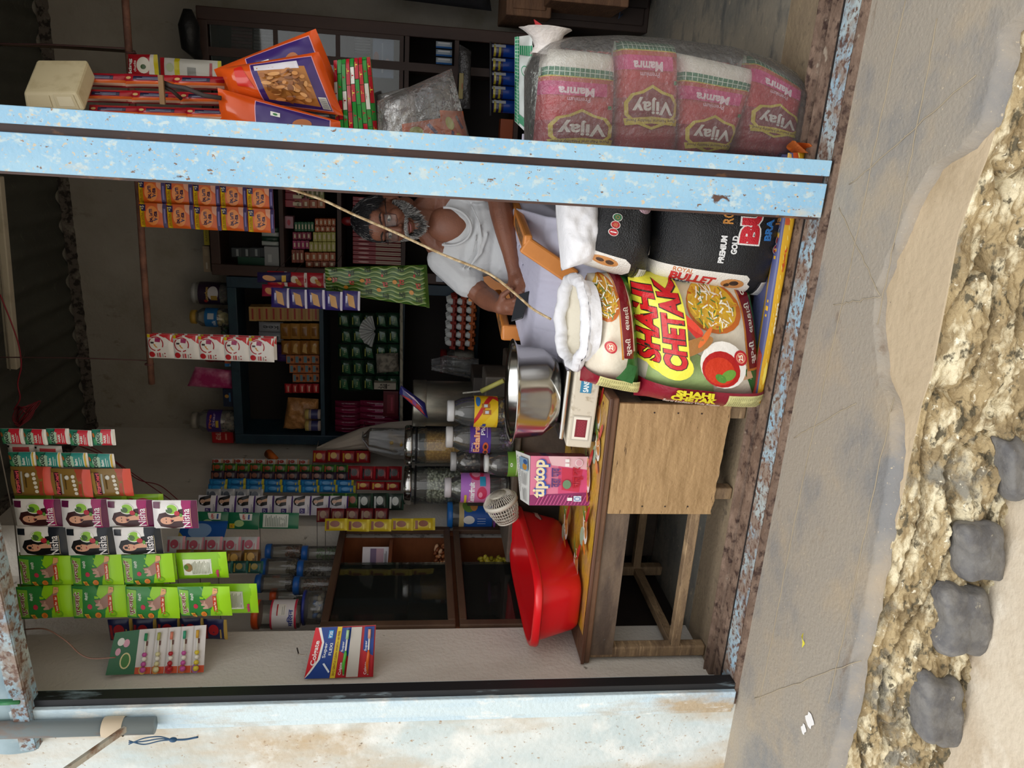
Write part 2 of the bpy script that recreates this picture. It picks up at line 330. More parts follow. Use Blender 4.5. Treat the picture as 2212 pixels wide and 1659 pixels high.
# scored joint lines in the slab
lines = MB(); jl = M('a39680', .9)
for (p, q) in [((1955, 0), (1840, 560)), ((1840, 560), (1740, 1010)), ((1740, 1010), (1640, 1520)), ((2025, 40), (1960, 380)), ((1960, 380), (1895, 700)), ((1930, 860), (1840, 1290)), ((1840, 1290), (1790, 1520)), ((1800, 660), (1905, 640)), ((1850, 870), (1715, 945)), ((1812, 450), (1902, 640)), ((2110, 160), (1835, 400)), ((1860, 1425), (1630, 1510))]:
    a, c = at(*p, z=-.013), at(*q, z=-.013); n = 14; lines.tube([a.lerp(c, i/n)+V((rnd(-1, 1)*.003, rnd(-1, 1)*.003, 0)) for i in range(n+1)], .0015, jl, 4)
tag(lines.build('trim_9'), kind='structure')
mx = layers('crumbling_plinth', 'b09c76', [('8a7858', 12, .45, .6, (1, 1, 1)), ('ded2b2', 16, .5, .6, (.5, 1, 1.4)), ('5f5744', 34, .55, .62, (.6, 1, 1)), ('8a8578', 5, .58, .66, (1, 1, 1)), ('efe7d0', 50, .62, .67, (1, 1, 1))], .95, (70, 1.0))
b = MB()
def plinth(u, v):
    X = -2.75+u*4.1; e = poly_interp(SLAB, X)+.02; bd = poly_interp(BAND, X); st = poly_interp(STRT, X)
    if bd > e-.01: bd = e-.012
    st = bd-.045
    if v < .22: t = v/.22; return V((X, e+(bd-e)*t, -.042-.004*t+.002*fbm(V((X*30, t*3, 2)))))
    t = (v-.22)/.78; q = V((X*7, t*2.6, 1.3)); a = fbm(q); bb = fbm(V((X*22, t*9, 7))); r = abs(noise.noise(V((X*3.1, t*3+X*.5, 9))))
    wv = min(1, t*6)
    return V((X+.015*bb*wv, bd+(st-bd)*t-.040*a*wv-.024*bb*wv-.010*noise.noise(V((X*60, t*24, 5)))*wv+.06*max(0, .12-r)*6*wv, -.046-.275*t+(.02*a+.010*bb)*wv*min(1, (1-t)*6)))
b.grid(lambda u, v: plinth(1-u, v), 620, 150, mx)
o = b.build('trim_10'); tag(o, kind='structure'); o.data.materials.append(bandm)
nv, nu = 150, 620
for i, p in enumerate(o.data.polygons):
    if i//nu < 33: p.material_index = 1
streetm = layers('street_concrete', 'cfc2ad', [('b8a68d', 2.4, .45, .65, (1, 1, 1)), ('e2d9c8', 5, .52, .7, (1, 1, 1)), ('9a8468', 1.3, .6, .75, (1, 1, 1))], .85, (60, .35))
b = MB(); b.grid(lambda u, v: V((-5+u*9, -.25-v*6, -.31+.004*fbm(V((u*9, v*6, 0))))), 60, 40, streetm); struct(b, 'street')
# ================================================================ steel centre post of the shutter
t = thing('shutter_post', 'pale blue steel centre post with peeling paint standing on the sill track', 'post')
b = MB(); zt = 2.9
b.box((-.158, -.03, .012), (-.066, .0, zt), rust); b.build('wide_strip', t, .002)
b = MB(); b.box((-.046, -.034, .012), (-.004, .0, zt), rust); b.build('narrow_strip', t, .002)
b = MB(); b.box((-.156, .0, .012), (-.006, .035, zt), brown); b.box((-.166, -.006, .012), (-.158, .02, zt), brown); b.build('channel', t)
# ================================================================ rice bags behind the sill
def C(p4, y): return [at(a, c, y=y) for a, c in p4]
woven = (420, .25)
def bag(name, label, cat, p4, y, bulge, base, items, w, h, group=None, nz=.006, ns=9, seed=1, k=6, pw=.4, nu=26, nv=20, rough=.36, back=None, fold=0, bump=None):
    sf = Quad(*C(p4, y), w=w, h=h, bulge=bulge, nz=nz, ns=ns, seed=seed, k=k, pw=pw, fold=fold)
    b = MB(); pouch(b, sf, M(base, rough, bump=bump or (60, .25)), nu, nv, back=back); art(b, sf, items, nu, nv, h0=.0012, rough=rough, bump=bump or (60, .25))
    return tag(b.build(name), label, cat, group), sf
# -- sack of puffed-rice packs in a clear woven outer sack
def vijay_art(var=0):
    w, h = 25, 15
    it = [('r', 0, 0, 25, 15, 'c92a36'), ('r', 0, 0, 9, 15, 'a52434'), ('r', 20.2, 0, 25, 15, 'ece6dc'), ('r', 18.6, 0, 20.4, 15, '17784f'), ('r', 18.3, 0, 18.6, 15, 'd9c23a')]
    for i in range(1, 16): it.append(('r', 18.6, i-.07, 20.4, i+.07, 'd6ead8'))
    it += [('r', 19.4, 0, 19.55, 15, 'd6ead8'), ('r', 0, 0, 1.5, 15, '17784f'), ('r', 14.5, 2.5, 17.4, 15, 'd6247c'), ('r', 17.4, 1, 18.3, 15, 'c4472a')]
    it += [('t', 'Mamra', 15.3, 8.5, 7, 2, 90, 'f5dfe8', .04), ('t', 'Premium', 13.6, 8, 4.5, 1, 90, 'f3c5d8')]
    def sh(s): return [(6.9+s*(x-6.9), 7.2+s*(y-7.2)) for x, y in [(2.6, 7.2), (4.0, 3.0), (5.5, 1.2), (8, 1.0), (9.8, 2.3), (10.4, 4.6), (11.7, 7.2), (10.4, 9.6), (9.8, 12), (8, 13.4), (5.5, 13.2), (4.0, 11.3)]]
    it += [('p', sh(1.0), 'dcc43a'), ('p', sh(.86), '8c1c2c'), ('t', 'Vijay', 7.4, 7.0, 9.2, 3.6, 90, 'ece8e4', .03)]
    it += [('p', [(3.4, 1.2), (4.8, .8), (5.3, 7.2), (4.8, 13.4), (3.4, 13.0), (3.9, 7.2)], 'dcc43a'), ('t', 'Pure Natural Healthy Food', 4.5, 7.2, 11, .8, 90, '6d3b1c')]
    it += [('r', 11.8, 1.4, 12.6, 2.2, '3f8a45')]
    if var:
        def mv(i):
            i = list(i)
            if i[0] == 'p': i[1] = [(x+4.4, y) for x, y in i[1]]
            elif i[0] == 't': i[2] += 4.4
            elif i[0] == 'r':
                if i[1] > 0 or i[0] != 'r': i[1] += 4.4
                i[3] += 4.4 if i[3] < 25 else 0; i[1] = min(i[1], 24.9); i[3] = min(i[3], 25)
            else: i[1] += 4.4
            return tuple(i)
        it = it[:1]+[mv(i) for i in it[1:] if i[1:4] != (0, 0, 1.5)]; it[1] = ('r', 0, 0, 13.4, 15, 'a52434')
    return it
PK = [('topmost', [(1316, 345), (1322, 118), (1168, 100), (1148, 345)]), ('second from the top', [(1448, 350), (1452, 98), (1326, 88), (1305, 350)]),
      ('tilted third one', [(1548, 350), (1622, 150), (1452, 112), (1440, 350)]), ('bottom', [(1690, 350), (1718, 190), (1606, 118), (1560, 350)])]
for i, (wh, p4) in enumerate(PK):
    bag('puffed_rice_pack', 'red puffed rice pack with yellow crest, %s in the clear sack' % wh, 'food pack', p4, .30, .105, 'e6dfd6', vijay_art(i % 2), 25, 15, 'puffed rice packs in the clear sack', nz=.012, seed=i+3, ns=7, rough=.3, bump=(200, .5), nu=30, nv=18)
wsack = clear('f6f2ee', .149, .3, bump=(70, .9))
o_ = [(1738, 352), (1742, 236), (1722, 188), (1690, 150), (1640, 122), (1560, 96), (1440, 82), (1330, 74), (1230, 78), (1215, 48), (1165, 52), (1150, 90), (1132, 140), (1130, 352)]
def sackrow(v):
    ln = at(1742-v*610, 352, y=.3); yy = 0; X = 1742-v*610
    pts = sorted([(1742, 352-90), (1735, 236), (1722, 188), (1690, 150), (1640, 124), (1560, 100), (1440, 84), (1330, 76), (1230, 80), (1180, 92), (1145, 120), (1130, 160)])
    yt = poly_interp(pts, X); rt = at(X, yt, y=.3); return ln, rt
def sackf(u, v, s=1):
    a, c = sackrow(v); p = a.lerp(c, u); e = ((1-abs(2*u-1)**5)*(1-abs(2*v-1)**8))**.4
    z = .010*fbm(p*9+V((0, s*5, 0)))+.004*sin(u*60+3*noise.noise(p*6))*.5
    return p+V((0, -1, 0))*s*(.140*e+z*min(1, e*2+.1))
b = MB(); b.grid(lambda u, v: sackf(u, v), 40, 60, wsack); b.grid(lambda u, v: sackf(1-u, v, -1), 20, 30, wsack)
t = thing('woven_sack', 'big translucent woven plastic sack full of red rice packs, beside the blue post', 'sack', (.13, .3, .02)); b.build('sack_body', t)
b = MB()
def neck(u, v):
    a = at(1185, 120, y=.28); c = at(1178, 62, y=.27); p = a.lerp(c, v); r = .045-.03*v*(1-v)*3+.02*v; q = 2*pi*u
    return p+V((0, 0, r*cos(q)*1.2))+V((0, r*sin(q), 0))+V((.01*fbm(V((u*6, v*3, 0))),)*3)
b.grid(neck, 24, 10, M('d9d2cd', .35, bump=(60, .5)), closeu=True); b.build('gathered_neck', t)
# green-and-white checked wrapper poking out above the sack and a red plastic sheet behind it
t = thing('folded_wrapper', 'white plastic wrapper with green checked border standing up behind the clear sack', 'wrapper', (.2, .45, .75))
sf = Quad(*C([(1150, 300), (1150, 75), (1112, 80), (1112, 262)], .48), w=30, h=8, nz=.02, ns=14, seed=4, fold=.01)
b = MB(); b.grid(lambda u, v: sf(u, v), 24, 10, M('d6dcd9', .45)); b.grid(lambda u, v: sf(1-u, v, -.003), 24, 10, M('d6dcd9', .45))
it = [('r', 0, 6.2, 30, 8, '2a8f63'), ('r', 24, 0, 27, 8, '2a8f63'), ('r', 1, 0, 4, 8, '2a8f63')]+[('r', i*1.2, 6.2, i*1.2+.15, 8, 'd8ece0') for i in range(25)]+[('r', 24, i*1.0, 27, i*1.0+.12, 'd8ece0') for i in range(8)]+[('r', 0, 7.0, 30, 7.15, 'd8ece0'), ('o', 19, 3.6, 1.7, .3, '2a8f63')]
art(b, sf, it, 24, 10, h0=.002); b.build('printed_sheet', t)
b = MB(); b.box((.06, .475, .0), (.2, .485, .8), M('cfd6d2', .5, bump=(40, .5))); b.build('lower_fold', t)
b = MB(); q_ = at(1150, 56, y=.50); b.hexa([V((q_.x-.10, .47, q_.z-.12)), V((q_.x-.02, .47, q_.z-.07)), V((q_.x-.02, .48, q_.z-.07)), V((q_.x-.10, .48, q_.z-.12)), V((q_.x-.08, .47, q_.z-.04)), V((q_.x+.015, .47, q_.z)), V((q_.x+.015, .48, q_.z)), V((q_.x-.08, .48, q_.z-.04))], M('b5252a')); b.box((q_.x-.1, .472, 0), (q_.x-.06, .478, q_.z-.10), 'b5252a'); tag(b.build('red_plastic_panel'), 'red plastic edge standing upright behind the clear woven sack', 'panel')

# -- black rice bags
def roundels(x, y, s=1.0):
    it = []
    for i, c in enumerate(('b8252c', 'b8252c', '2c6b46')):
        cx = x+i*2.2*s; cy = y-.25*i
        it += [('e', cx, cy, 1.15*s, 1.15*s, 'e9e2dc'), ('e', cx, cy, 1.0*s, 1.0*s, c)]
        it += [('r', cx-.15, cy-.7, cx+.15, cy+.7, 'eeeeee')] if i == 0 else [('e', cx, cy, .6, .55, ('c96a4a', '8c7a45')[i-1])]
    return it
it = [('r', 0, 0, 30, 28, '17181b')]
def RB(x): return x
# the panels are printed to be read from the side: in the upright bag the brand runs down the left gusset
it += [('p', [(0, 28), (6.2, 28), (6.2, 8.5), (5.3, 7.4), (3.8, 7.4), (3.2, 6.4), (0, 6)], 'e7e2da'), ('t', 'ROYAL', 5.3, 22.0, 4.0, 1.3, -90, 'c9702c'), ('t', 'BULLET', 3.3, 19.5, 9.5, 2.4, -90, 'c4272d', .05), ('t', 'BRAND', 1.7, 21.8, 4.5, .9, -90, '2b3560', .03)]
it += [('e', 3.4, 10.8, 1.4, 2.6, 'c98a4e'), ('e', 3.6, 10.6, .7, 1.0, '33241d'), ('e', 2.8, 11.9, .5, .6, '33241d'), ('r', 3.2, 9.7, 3.4, 12.2, '33241d'), ('p', [(.5, 4.4), (4.6, 4.4), (4.6, 1.0), (.5, 1.0)], 'e9e9e9'), ('p', [(.5, 4.4), (4.6, 4.4), (4.6, 3.8), (.5, 3.8)], '222222')]
for i in range(4): it.append(('r', .9, 1.4+i*.55, 4.2, 1.5+i*.55, '777777'))
it += [('t', 'PREMIUM', 12.2, 15.2, 7.0, 1.3, 0, 'e8e8e8', .05), ('t', 'GOLD', 13.6, 12.9, 4.6, 1.3, 0, 'e8e8e8', .05)]
it += [('t', 'BU', 19.3, 10.0, 11, 4.9, 0, 'e8e4e0', .09), ('t', 'BU', 19.3, 10.0, 10.2, 4.2, 0, 'c81f2e', .06)]
it += [('t', 'BRA', 17.8, 5.9, 5.2, 1.8, 0, '2c78c4', .05), ('t', 'Jai', 20.0, 3.7, 2.6, 1.6, 0, 'c9883c', .02), ('t', 'RO', 20.4, 14.9, 3.4, 2.1, 0, 'c9883c', .03), ('t', 'S', 22, 1.6, 1.1, 1.3, 0, '2c78c4', .04)]
it += roundels(13.2, 2.6)+[('p', [(22, 28), (30, 28), (30, 20), (24, 19), (21, 22)], 'c9c4c2')]
# portrait frame: map w to picture-vertical, h to picture-horizontal
bag('rice_bag', 'black and white rice bag with red lettering, lower of the two black bags', 'rice bag', [(1640, 640), (1700, 380), (1398, 372), (1392, 600)], .24, .16, '151619', it, 30, 28, 'black rice bags', seed=5, k=3.2, pw=.55, nz=.01, bump=(300, .5), rough=.28)
it2 = [('r', 0, 0, 30, 16, '17181b'), ('p', [(0, 16), (6.5, 16), (6.5, 7.5), (5.3, 6), (2.6, 5.6), (0, 7)], 'e7e2da'), ('e', 4.2, 11.6, 1.5, 2.9, 'c98a4e'), ('e', 4.2, 10.6, .7, .9, '4a3020'), ('e', 4.2, 12.6, .6, .8, '4a3020'), ('p', [(.4, 4.2), (4.6, 4.2), (4.6, .4), (.4, .4)], 'e5e5e5'), ('r', .4, 3.6, 4.6, 4.2, '222222')]
for i in range(4): it2.append(('r', .8, .8+i*.6, 4.2, .92+i*.6, '777777'))
it2 += roundels(13.5, 11.3)+[('p', [(9, 1.8), (14, .2), (9, .0)], 'd9d5d2'), ('e', 22, 4, 2.2, 2.2, 'c7a6b4')]
bag('rice_bag', 'black glossy rice bag slumped on top of the lower black bag', 'rice bag', [(1388, 612), (1404, 372), (1282, 372), (1244, 566)], .25, .15, '151619', it2, 30, 16, 'black rice bags', seed=8, k=3.2, pw=.55, nz=.014, ns=12, bump=(260, .6), rough=.25)

# -- green and cream rice bags
GUJ, GUJ2 = '\u0ab8\u0ac1\u0ab0\u0aa4\u0ac0', '\u0ab2\u0a9a\u0a95\u0abe\u0ab0\u0ac0'
W_, H_ = 30, 32
def rice_art(H, upper):
    it = [('r', 0, 0, 30, H, 'e4dac6')]
    y0 = 0 if not upper else 0
    it += [('p', [(4, 0), (30, 0), (30, 3.6), (24, 2.6), (15, 2.9), (8, 2.4), (4, 3.2)], '3e7a35')]
    def dish(cx, cy, rx, ry, seed):
        r = random.Random(seed); o = [('e', cx, cy, rx, ry, 'c96a26'), ('e', cx+.4, cy+.4, rx*.9, ry*.88, 'e0b23a')]
        for i in range(120):
            a = r.uniform(0, 2*pi); d = sqrt(r.random())*.82; x = cx+.4+cos(a)*rx*d; y = cy+.5+sin(a)*ry*d; q = r.uniform(0, pi); l = r.uniform(.5, .9); c = r.choice(['eee9d8', 'eee9d8', 'f2eede', 'e6c93c', 'd8a92a', 'c9852c', '4f7a3a'])
            o.append(('p', [(x-l*cos(q)-.13*sin(q), y-l*sin(q)+.13*cos(q)), (x-l*cos(q)+.13*sin(q), y-l*sin(q)-.13*cos(q)), (x+l*cos(q)+.13*sin(q), y+l*sin(q)-.13*cos(q)), (x+l*cos(q)-.13*sin(q), y+l*sin(q)+.13*cos(q))], c))
        return o
    def seal(x, y, R=1.6): return [('e', x, y, R, R, 'b3202a'), ('e', x, y, R*.78, R*.78, 'c9383a'), ('o', x, y, R*.66, .12, 'e8c9a0'), ('t', '25', x, y, R*.85, R*.7, 0, 'f0e2c8', .04)]
    def panel(y1, y2):
        o = [('r', 1.2, y1+.3, 5.2, y2-.3, 'e3dd9a')]; r = random.Random(4)
        n = int((y2-y1)/.55)
        for i in range(n):
            o.append(('r', 1.6+(i % 2)*.1, y1+.6+i*.52, 2.8+r.random(), y1+.72+i*.52, '8a8a5a')); o.append(('r', 3.9, y1+.6+i*.52, 4.8, y1+.72+i*.52, '8a8a5a'))
        return o
    if upper:
        it += [('p', [(4, 0), (10, 0), (13, 3), (12, 5), (8, 5.6), (4, 6)], '3b7434'), ('p', [(11, 3.4), (30, 3.4), (30, 7.0), (22, 7), (11, 6.2)], '7c1822'), ('p', [(10.6, 6.3), (22, 7.1), (30, 7.1), (30, 7.5), (22, 7.5), (10.6, 6.8)], 'd28a3a')]
        it += [('t', GUJ, 14, 4.9, 4.4, 2.0, 0, 'eee6da', .02), ('t', GUJ2, 21, 5.2, 5.4, 1.8, 0, 'eee6da', .02)]
        it += dish(25, 11, 5.2, 4.2, 3)+seal(14, 10.4)
        it += [('r', 0, 0, 5, H, '8a1b2e')]+panel(1.5, 12.5)+[('p', [(5, 4.5), (10, 3.4), (10.6, 6), (6, 9)], '2f6a35')]
    else:
        it += [('p', [(5, 0), (12.5, 0), (12.5, 5), (10.5, 7.5), (5, 5)], '2f6d33'), ('p', [(9, 5), (13, 6.5), (12, 10), (8, 10)], 'dcae84')]
        it += [('r', 11, 2.6, 30, 6.0, '7c1822'), ('r', 11, 6.0, 30, 6.5, 'cf7f34'), ('r', 10.6, 2.3, 11.1, 6.5, 'cf7f34'), ('t', GUJ, 14.6, 4.3, 5.0, 2.3, 0, 'f0e8dc', .03), ('t', GUJ2, 22, 4.3, 6.2, 2.0, 0, 'f0e8dc', .02), ('t', '\u0ab5\u0abe\u0aa1\u0abe', 28, 4.3, 3.0, 1.9, 0, 'f0e8dc', .02)]
        it += [('p', [(20, 9.4), (30, 9.4), (30, 32), (20, 32)], 'd9cfae'), ('p', [(23, 29), (30, 26), (30, 32), (22, 32)], '2f6d33'), ('p', [(5, 15), (13, 17), (15.5, 22), (12, 29), (5, 30)], '9fb678')]
        it += dish(24.0, 13.5, 5.2, 6.8, 9)
        it += [('e', 12.4, 13.6, 5.4, 5.6, 'e9e4dc'), ('e', 11.4, 14.2, 4.2, 4.6, 'b01818'), ('e', 11.0, 14.6, 3.2, 3.6, 'c93418'), ('e', 10.2, 12.6, 1.1, 2.0, '6a9a3a', .5), ('e', 9.4, 14.5, .9, 1.4, '4f8a34', -.5)]
        it += seal(14.2, 9.2, 1.7)+[('e', 20.4, 20.5, 1.0, 4.6, 'c0251e', -.9), ('e', 21.2, 20.6, .8, 3.4, 'd8402c', -.7), ('e', 15.8, 21.2, 1.6, 6.0, '9c6a34', .45), ('e', 18.4, 17.6, .6, 3, 'd86a2c', .9)]
        it += [('e', 17.5, 28.2, 8.4, 3.6, 'e7de48'), ('r', 10.5, 21.6, 30, 31.9, 'e7de48'), ('e', 11.3, 25, 3.4, 4.2, 'e7de48')]
        it += [('t', 'SHAHI', 19.6, 29.6, 17, 4.3, 0, '2a2018', .075), ('t', 'SHAHI', 19.6, 29.6, 16.6, 4.0, 0, 'c41a20', .045), ('t', 'CHETAK', 20.0, 24.6, 19.6, 5.2, 0, '2a2018', .075), ('t', 'CHETAK', 20.0, 24.6, 19.2, 4.8, 0, 'c41a20', .045)]
        it += [('r', 0, 0, 6, 32, '8a1b2e')]+panel(1.0, 12.6)+[('t', 'SHAHI', 4.9, 20.4, 8.6, 1.7, -90, 'e2d42e', .06), ('t', 'CHETAK', 3.3, 20.4, 10.4, 1.7, -90, 'e2d42e', .06), ('t', 'Surti Lachkari Vada Kolam', 1.9, 20.4, 13, .9, -90, 'e8dcd0', .02)]
    return it
bag('rice_bag', 'green and cream rice bag with big red lettering next to the wooden table', 'rice bag', [(1640, 872), (1610, 590), (1346, 580), (1362, 845)], .25, .17, 'd8cfb8', rice_art(32, False), 30, 32, 'green and cream rice bags', seed=2, k=3.2, pw=.55, nz=.009, rough=.26)
bag('rice_bag', 'green and cream rice bag with an open white mouth, upper one of the pair', 'rice bag', [(1378, 842), (1352, 585), (1268, 590), (1248, 815)], .26, .16, 'd8cfb8', rice_art(15, True), 30, 15, 'green and cream rice bags', seed=6, k=3.2, pw=.55, nz=.013, rough=.24)
# -- purple and yellow bag lying flat under the others
it = [('r', 0, 0, 60, 12, 'd9a82a'), ('p', [(0, 7.5), (10, 9), (25, 8.2), (40, 9), (60, 8), (60, 12), (0, 12)], '555a86'), ('r', 44, 5, 60, 8.6, 'c9582a'), ('t', 'ULTA', 50, 6.6, 8, 2.0, 0, 'e8d8b0', .04), ('t', '\u0a95\u0ac3\u0ab7\u0acd\u0aa3', 22, 2.6, 8, 2.4, 0, 'f0e6c0', .04), ('t', '\u0ab0\u0a82\u0a97', 36, 4.6, 6, 2.2, 0, 'c9502a', .04), ('e', 8, 4, 3, 1.6, 'e6cf5a'), ('p', [(0, 10), (12, 10.5), (14, 12), (0, 12)], 'a8443a')]
for i in range(26): it.append(('e', 2+i*2.3, 5.9+.5*sin(i), .7, .28, 'e9cf6a', .6))
p5 = C([(1658, 872), (1752, 330), (1702, 330), (1622, 862)], .135)
for p in p5[:2]: p.z = max(p.z, .010)
sf = Quad(*p5, w=60, h=12, bulge=.022, nz=.006, ns=12, seed=9, k=5); b = MB(); pouch(b, sf, M('c9a040', .35, bump=(60, .3)), 34, 10); art(b, sf, it, 34, 10, h0=.0012); dd = V((0, .10, 0))
b.hexa([p5[0]+V((.01, 0, .003)), p5[1]+V((-.01, 0, .003)), p5[1]+dd, p5[0]+dd, p5[3]+V((.01, 0, -.006)), p5[2]+V((-.01, 0, -.006)), p5[2]+dd-V((0, 0, .006)), p5[3]+dd-V((0, 0, .006))], M('565a84', .5, bump=(60, .3)))
tag(b.build('rice_bag'), 'purple and yellow rice bag lying flat on the floor beneath the other bags', 'rice bag')
# orange cloth corner by the foot of the post
b = MB(); b.grid(lambda u, v: at(1712+u*44, 330-v*26*(1-u*.3), y=.13)+V((0, .03*sin(u*9+v*4), .012*v)), 14, 8, M('c9682a', .5, bump=(60, .4))); tag(b.build('cloth_scrap'), 'small orange printed cloth corner at the foot of the blue post', 'cloth')

# -- white rolled mouth of the open bag and the crumpled white liner
cloth = M('e6e6ea', .6, bump=(45, .35)); cloth2 = M('d9d2c0', .75, bump=(30, .5))
t = thing('white_sack', 'white woven sack with rolled open mouth sitting on the green and cream bags', 'sack', (-.55, .25, .55))
ctr = at(1240, 695, y=.24)
def rim(u, v):
    q = 2*pi*u; px = 1240+29*cos(q)+4*noise.noise(V((3*cos(q), 3*sin(q), 1))); py = 695+94*sin(q)+5*noise.noise(V((3*cos(q), 3*sin(q), 5)))
    y = .24+.13*(-cos(q)); p = at(px, py, y=y); d = (p-ctr).normalized(); a = 2*pi*v; r = .017*(1+.35*fbm(V((u*14, v*2, 0))))
    return p+(d*cos(a)*1.0+V((0, 0, 1))*sin(a)*1.2)*r+d*.012*fbm(V((9*cos(q), 9*sin(q), v*3)))*.8
b = MB(); b.grid(rim, 110, 16, cloth, closeu=True); b.build('rolled_rim', t)
b = MB()
def well(u, v):
    q = 2*pi*u; px = 1240+29*(1-v)*cos(q); py = 695+92*(1-v)*sin(q); p = at(px, py, y=.24-.13*(1-v)*cos(q))
    return p+V((0, .01, -.075*(1-(1-v)**3)+.012*fbm(p*28)))
b.grid(well, 60, 12, cloth2, closeu=True); b.build('sack_lining', t)
b = MB()
def skirt(u, v):
    q = 2*pi*u; px = 1240+30*cos(q)+v*24; py = 695+90*sin(q); p = at(px, py, y=.24-.15*cos(q)); return p+V((0, 0, -.01))+V((1, 1, 0))*.008*fbm(p*30)
b.grid(skirt, 60, 6, cloth, closeu=True); b.build('sack_skirt', t)
def blob(name, label, cat, p4, y, bulge, mat, seed, nz=.02, ns=18, k=3, pw=.5, nu=22, nv=22, fold=.0, group=None):
    sf = Quad(*C(p4, y), bulge=bulge, nz=nz, ns=ns, seed=seed, k=k, pw=pw, fold=fold); b = MB(); pouch(b, sf, mat, nu, nv)
    return tag(b.build(name), label, cat, group)
blob('white_sack', 'crumpled white plastic sack draped over the black rice bags beside the post', 'sack', [(1290, 560), (1296, 395), (1196, 395), (1212, 585)], .22, .09, cloth, 3, .028, 20)

# ================================================================ low wooden table
wood = layers('weathered_wood', '8f7658', [('6b5540', 5, .45, .65, (1, 1, 6)), ('b09470', 8, .55, .7, (1, 1, 9)), ('4b3a2c', 24, .62, .7, (1, 1, 5))], .75, (60, .4))
woodx = layers('table_plank', '6a4a34', [('4a3426', 5, .45, .65, (.3, 1, 1)), ('8e6a48', 9, .58, .72, (.3, 1, 2))], .55, (50, .3))
plyw = layers('plywood_panel', 'ab8a60', [('8f7048', 5, .45, .7, (1, 1, 8)), ('c09e70', 9, .55, .72, (1, 1, 14)), ('4b3522', 14, .66, .7, (1, 1, 7))], .7, (60, .4))
apron = layers('worn_apron', '6a5848', [('4e3f35', 8, .45, .62, (.4, 1, 2)), ('7e8f98', 26, .68, .72, (1, 1, 1))], .7, (60, .3))
tx1 = at(1318, 858, y=.235).x; ZT = .487; tx0 = XW+.006
t = thing('wooden_table', 'low weathered wooden table with plywood front panel under the red basin', 'table', (-1.3, .5, 0))
b = MB(); b.box((tx0, .225, ZT-.034), (tx1, .86, ZT), woodx); b.build('table_top', t, .006)
b = MB(); b.box((tx0, .219, ZT-.012), (tx1, .2255, ZT+.001), M('4a2f22', .35, var=(8, .4, .7), hue2='6b4531', stretch=(.3, 1, 3))); b.build('edge_moulding', t, .003)
b = MB(); b.box((tx0+.03, .235, ZT-.12), (-1.16, .258, ZT-.034), apron); b.build('apron', t)
b = MB(); b.box((tx1-.02, .26, ZT-.12), (tx1-.04, .82, ZT-.034), apron); b.build('apron', t)
pr, pl = at(1440, 872, y=.23).x, at(1440, 1108, y=.23).x
b = MB()
def pan(u, v):
    zlow = .075+.006*noise.noise(V((u*12, 0, 0)))-.012*u
    return V((pl+(pr-pl)*u, .222, zlow+(ZT-.036-zlow)*v))
b.grid(pan, 30, 8, plyw, False); b.grid(lambda u, v: pan(1-u, v)+V((0, .012, 0)), 30, 8, plyw, False); b.box((pl, .224, .085), (pr, .233, ZT-.036), plyw)
for q in (.2, .45, .7): b.ball((pl+.03, .221, .1+q*.33), .003, '2c2320', 4); b.ball((pr-.03, .221, .1+q*.33), .003, '2c2320', 4)
b.build('front_panel', t)
for (x0, y0) in ((tx0+.012, .24), (-1.175, .24), (tx1-.07, .24), (tx0+.012, .79), (-1.175, .79), (tx1-.07, .79)):
    b = MB(); b.box((x0, y0, 0), (x0+.045, y0+.045, ZT-.034), wood); b.build('leg', t, .006)
for p, q in (((tx0+.03, .262, .12), (-1.15, .262, .12)), ((tx0+.034, .262, .115), (tx0+.034, .81, .115)), ((-1.15, .262, .115), (-1.15, .81, .115)), ((tx0+.03, .81, .12), (-1.15, .81, .12)), ((tx1-.05, .262, .115), (tx1-.05, .81, .115))):
    b = MB(); b.beam(p, q, .035, .035, wood); b.build('stretcher', t, .003)
# printed plastic sheet on the table
sf = Quad((tx0+.12, .232, ZT+.002), (tx1-.012, .232, ZT+.001), (tx1-.03, .84, ZT+.001), (tx0+.06, .84, ZT+.001), w=90, h=60, nz=.003, ns=14, seed=3)
b = MB(); b.grid(lambda u, v: sf(u, v), 60, 40, M('c29a30', .35, var=(7, .42, .62), hue2='ab8558', bump=(50, .5)))
r = random.Random(5); it = []
for cx, cy, s in ((82, 12, 1), (72, 6, .9), (58, 14, 1.1), (40, 8, 1), (22, 14, 1), (86, 34, .9), (50, 30, 1), (30, 32, 1)):
    it += [('e', cx, cy, 6*s, 3.6*s, 'e8e2d6', .5), ('e', cx+1, cy-.4, 4.8*s, 2.6*s, 'c98a4a', .5), ('e', cx+6*s, cy-2, 4.6*s, 1.3*s, 'b8352c', -.5), ('e', cx-5*s, cy+3, 3.6*s, 2.6*s, '9db49a', .2), ('e', cx+4, cy+4, 4.4, .5, '4f8a3c', .9), ('e', cx+5.4, cy+3.4, 4.4, .4, '6a9a44', .8), ('e', cx-7, cy-2, 3, 1.4, 'd07a2c', 1)]
    for i in range(10): x = cx+r.uniform(-4, 4); y = cy+r.uniform(-2, 2); it.append(('e', x, y, .9, .2, r.choice(['efe6cf', 'a8672f', 'd8b070']), r.uniform(0, 3)))
art(b, sf, it, 60, 40, h0=.0015); tag(b.build('table_cover'), 'crinkled yellow plastic sheet printed with food on the wooden table', 'table cover')

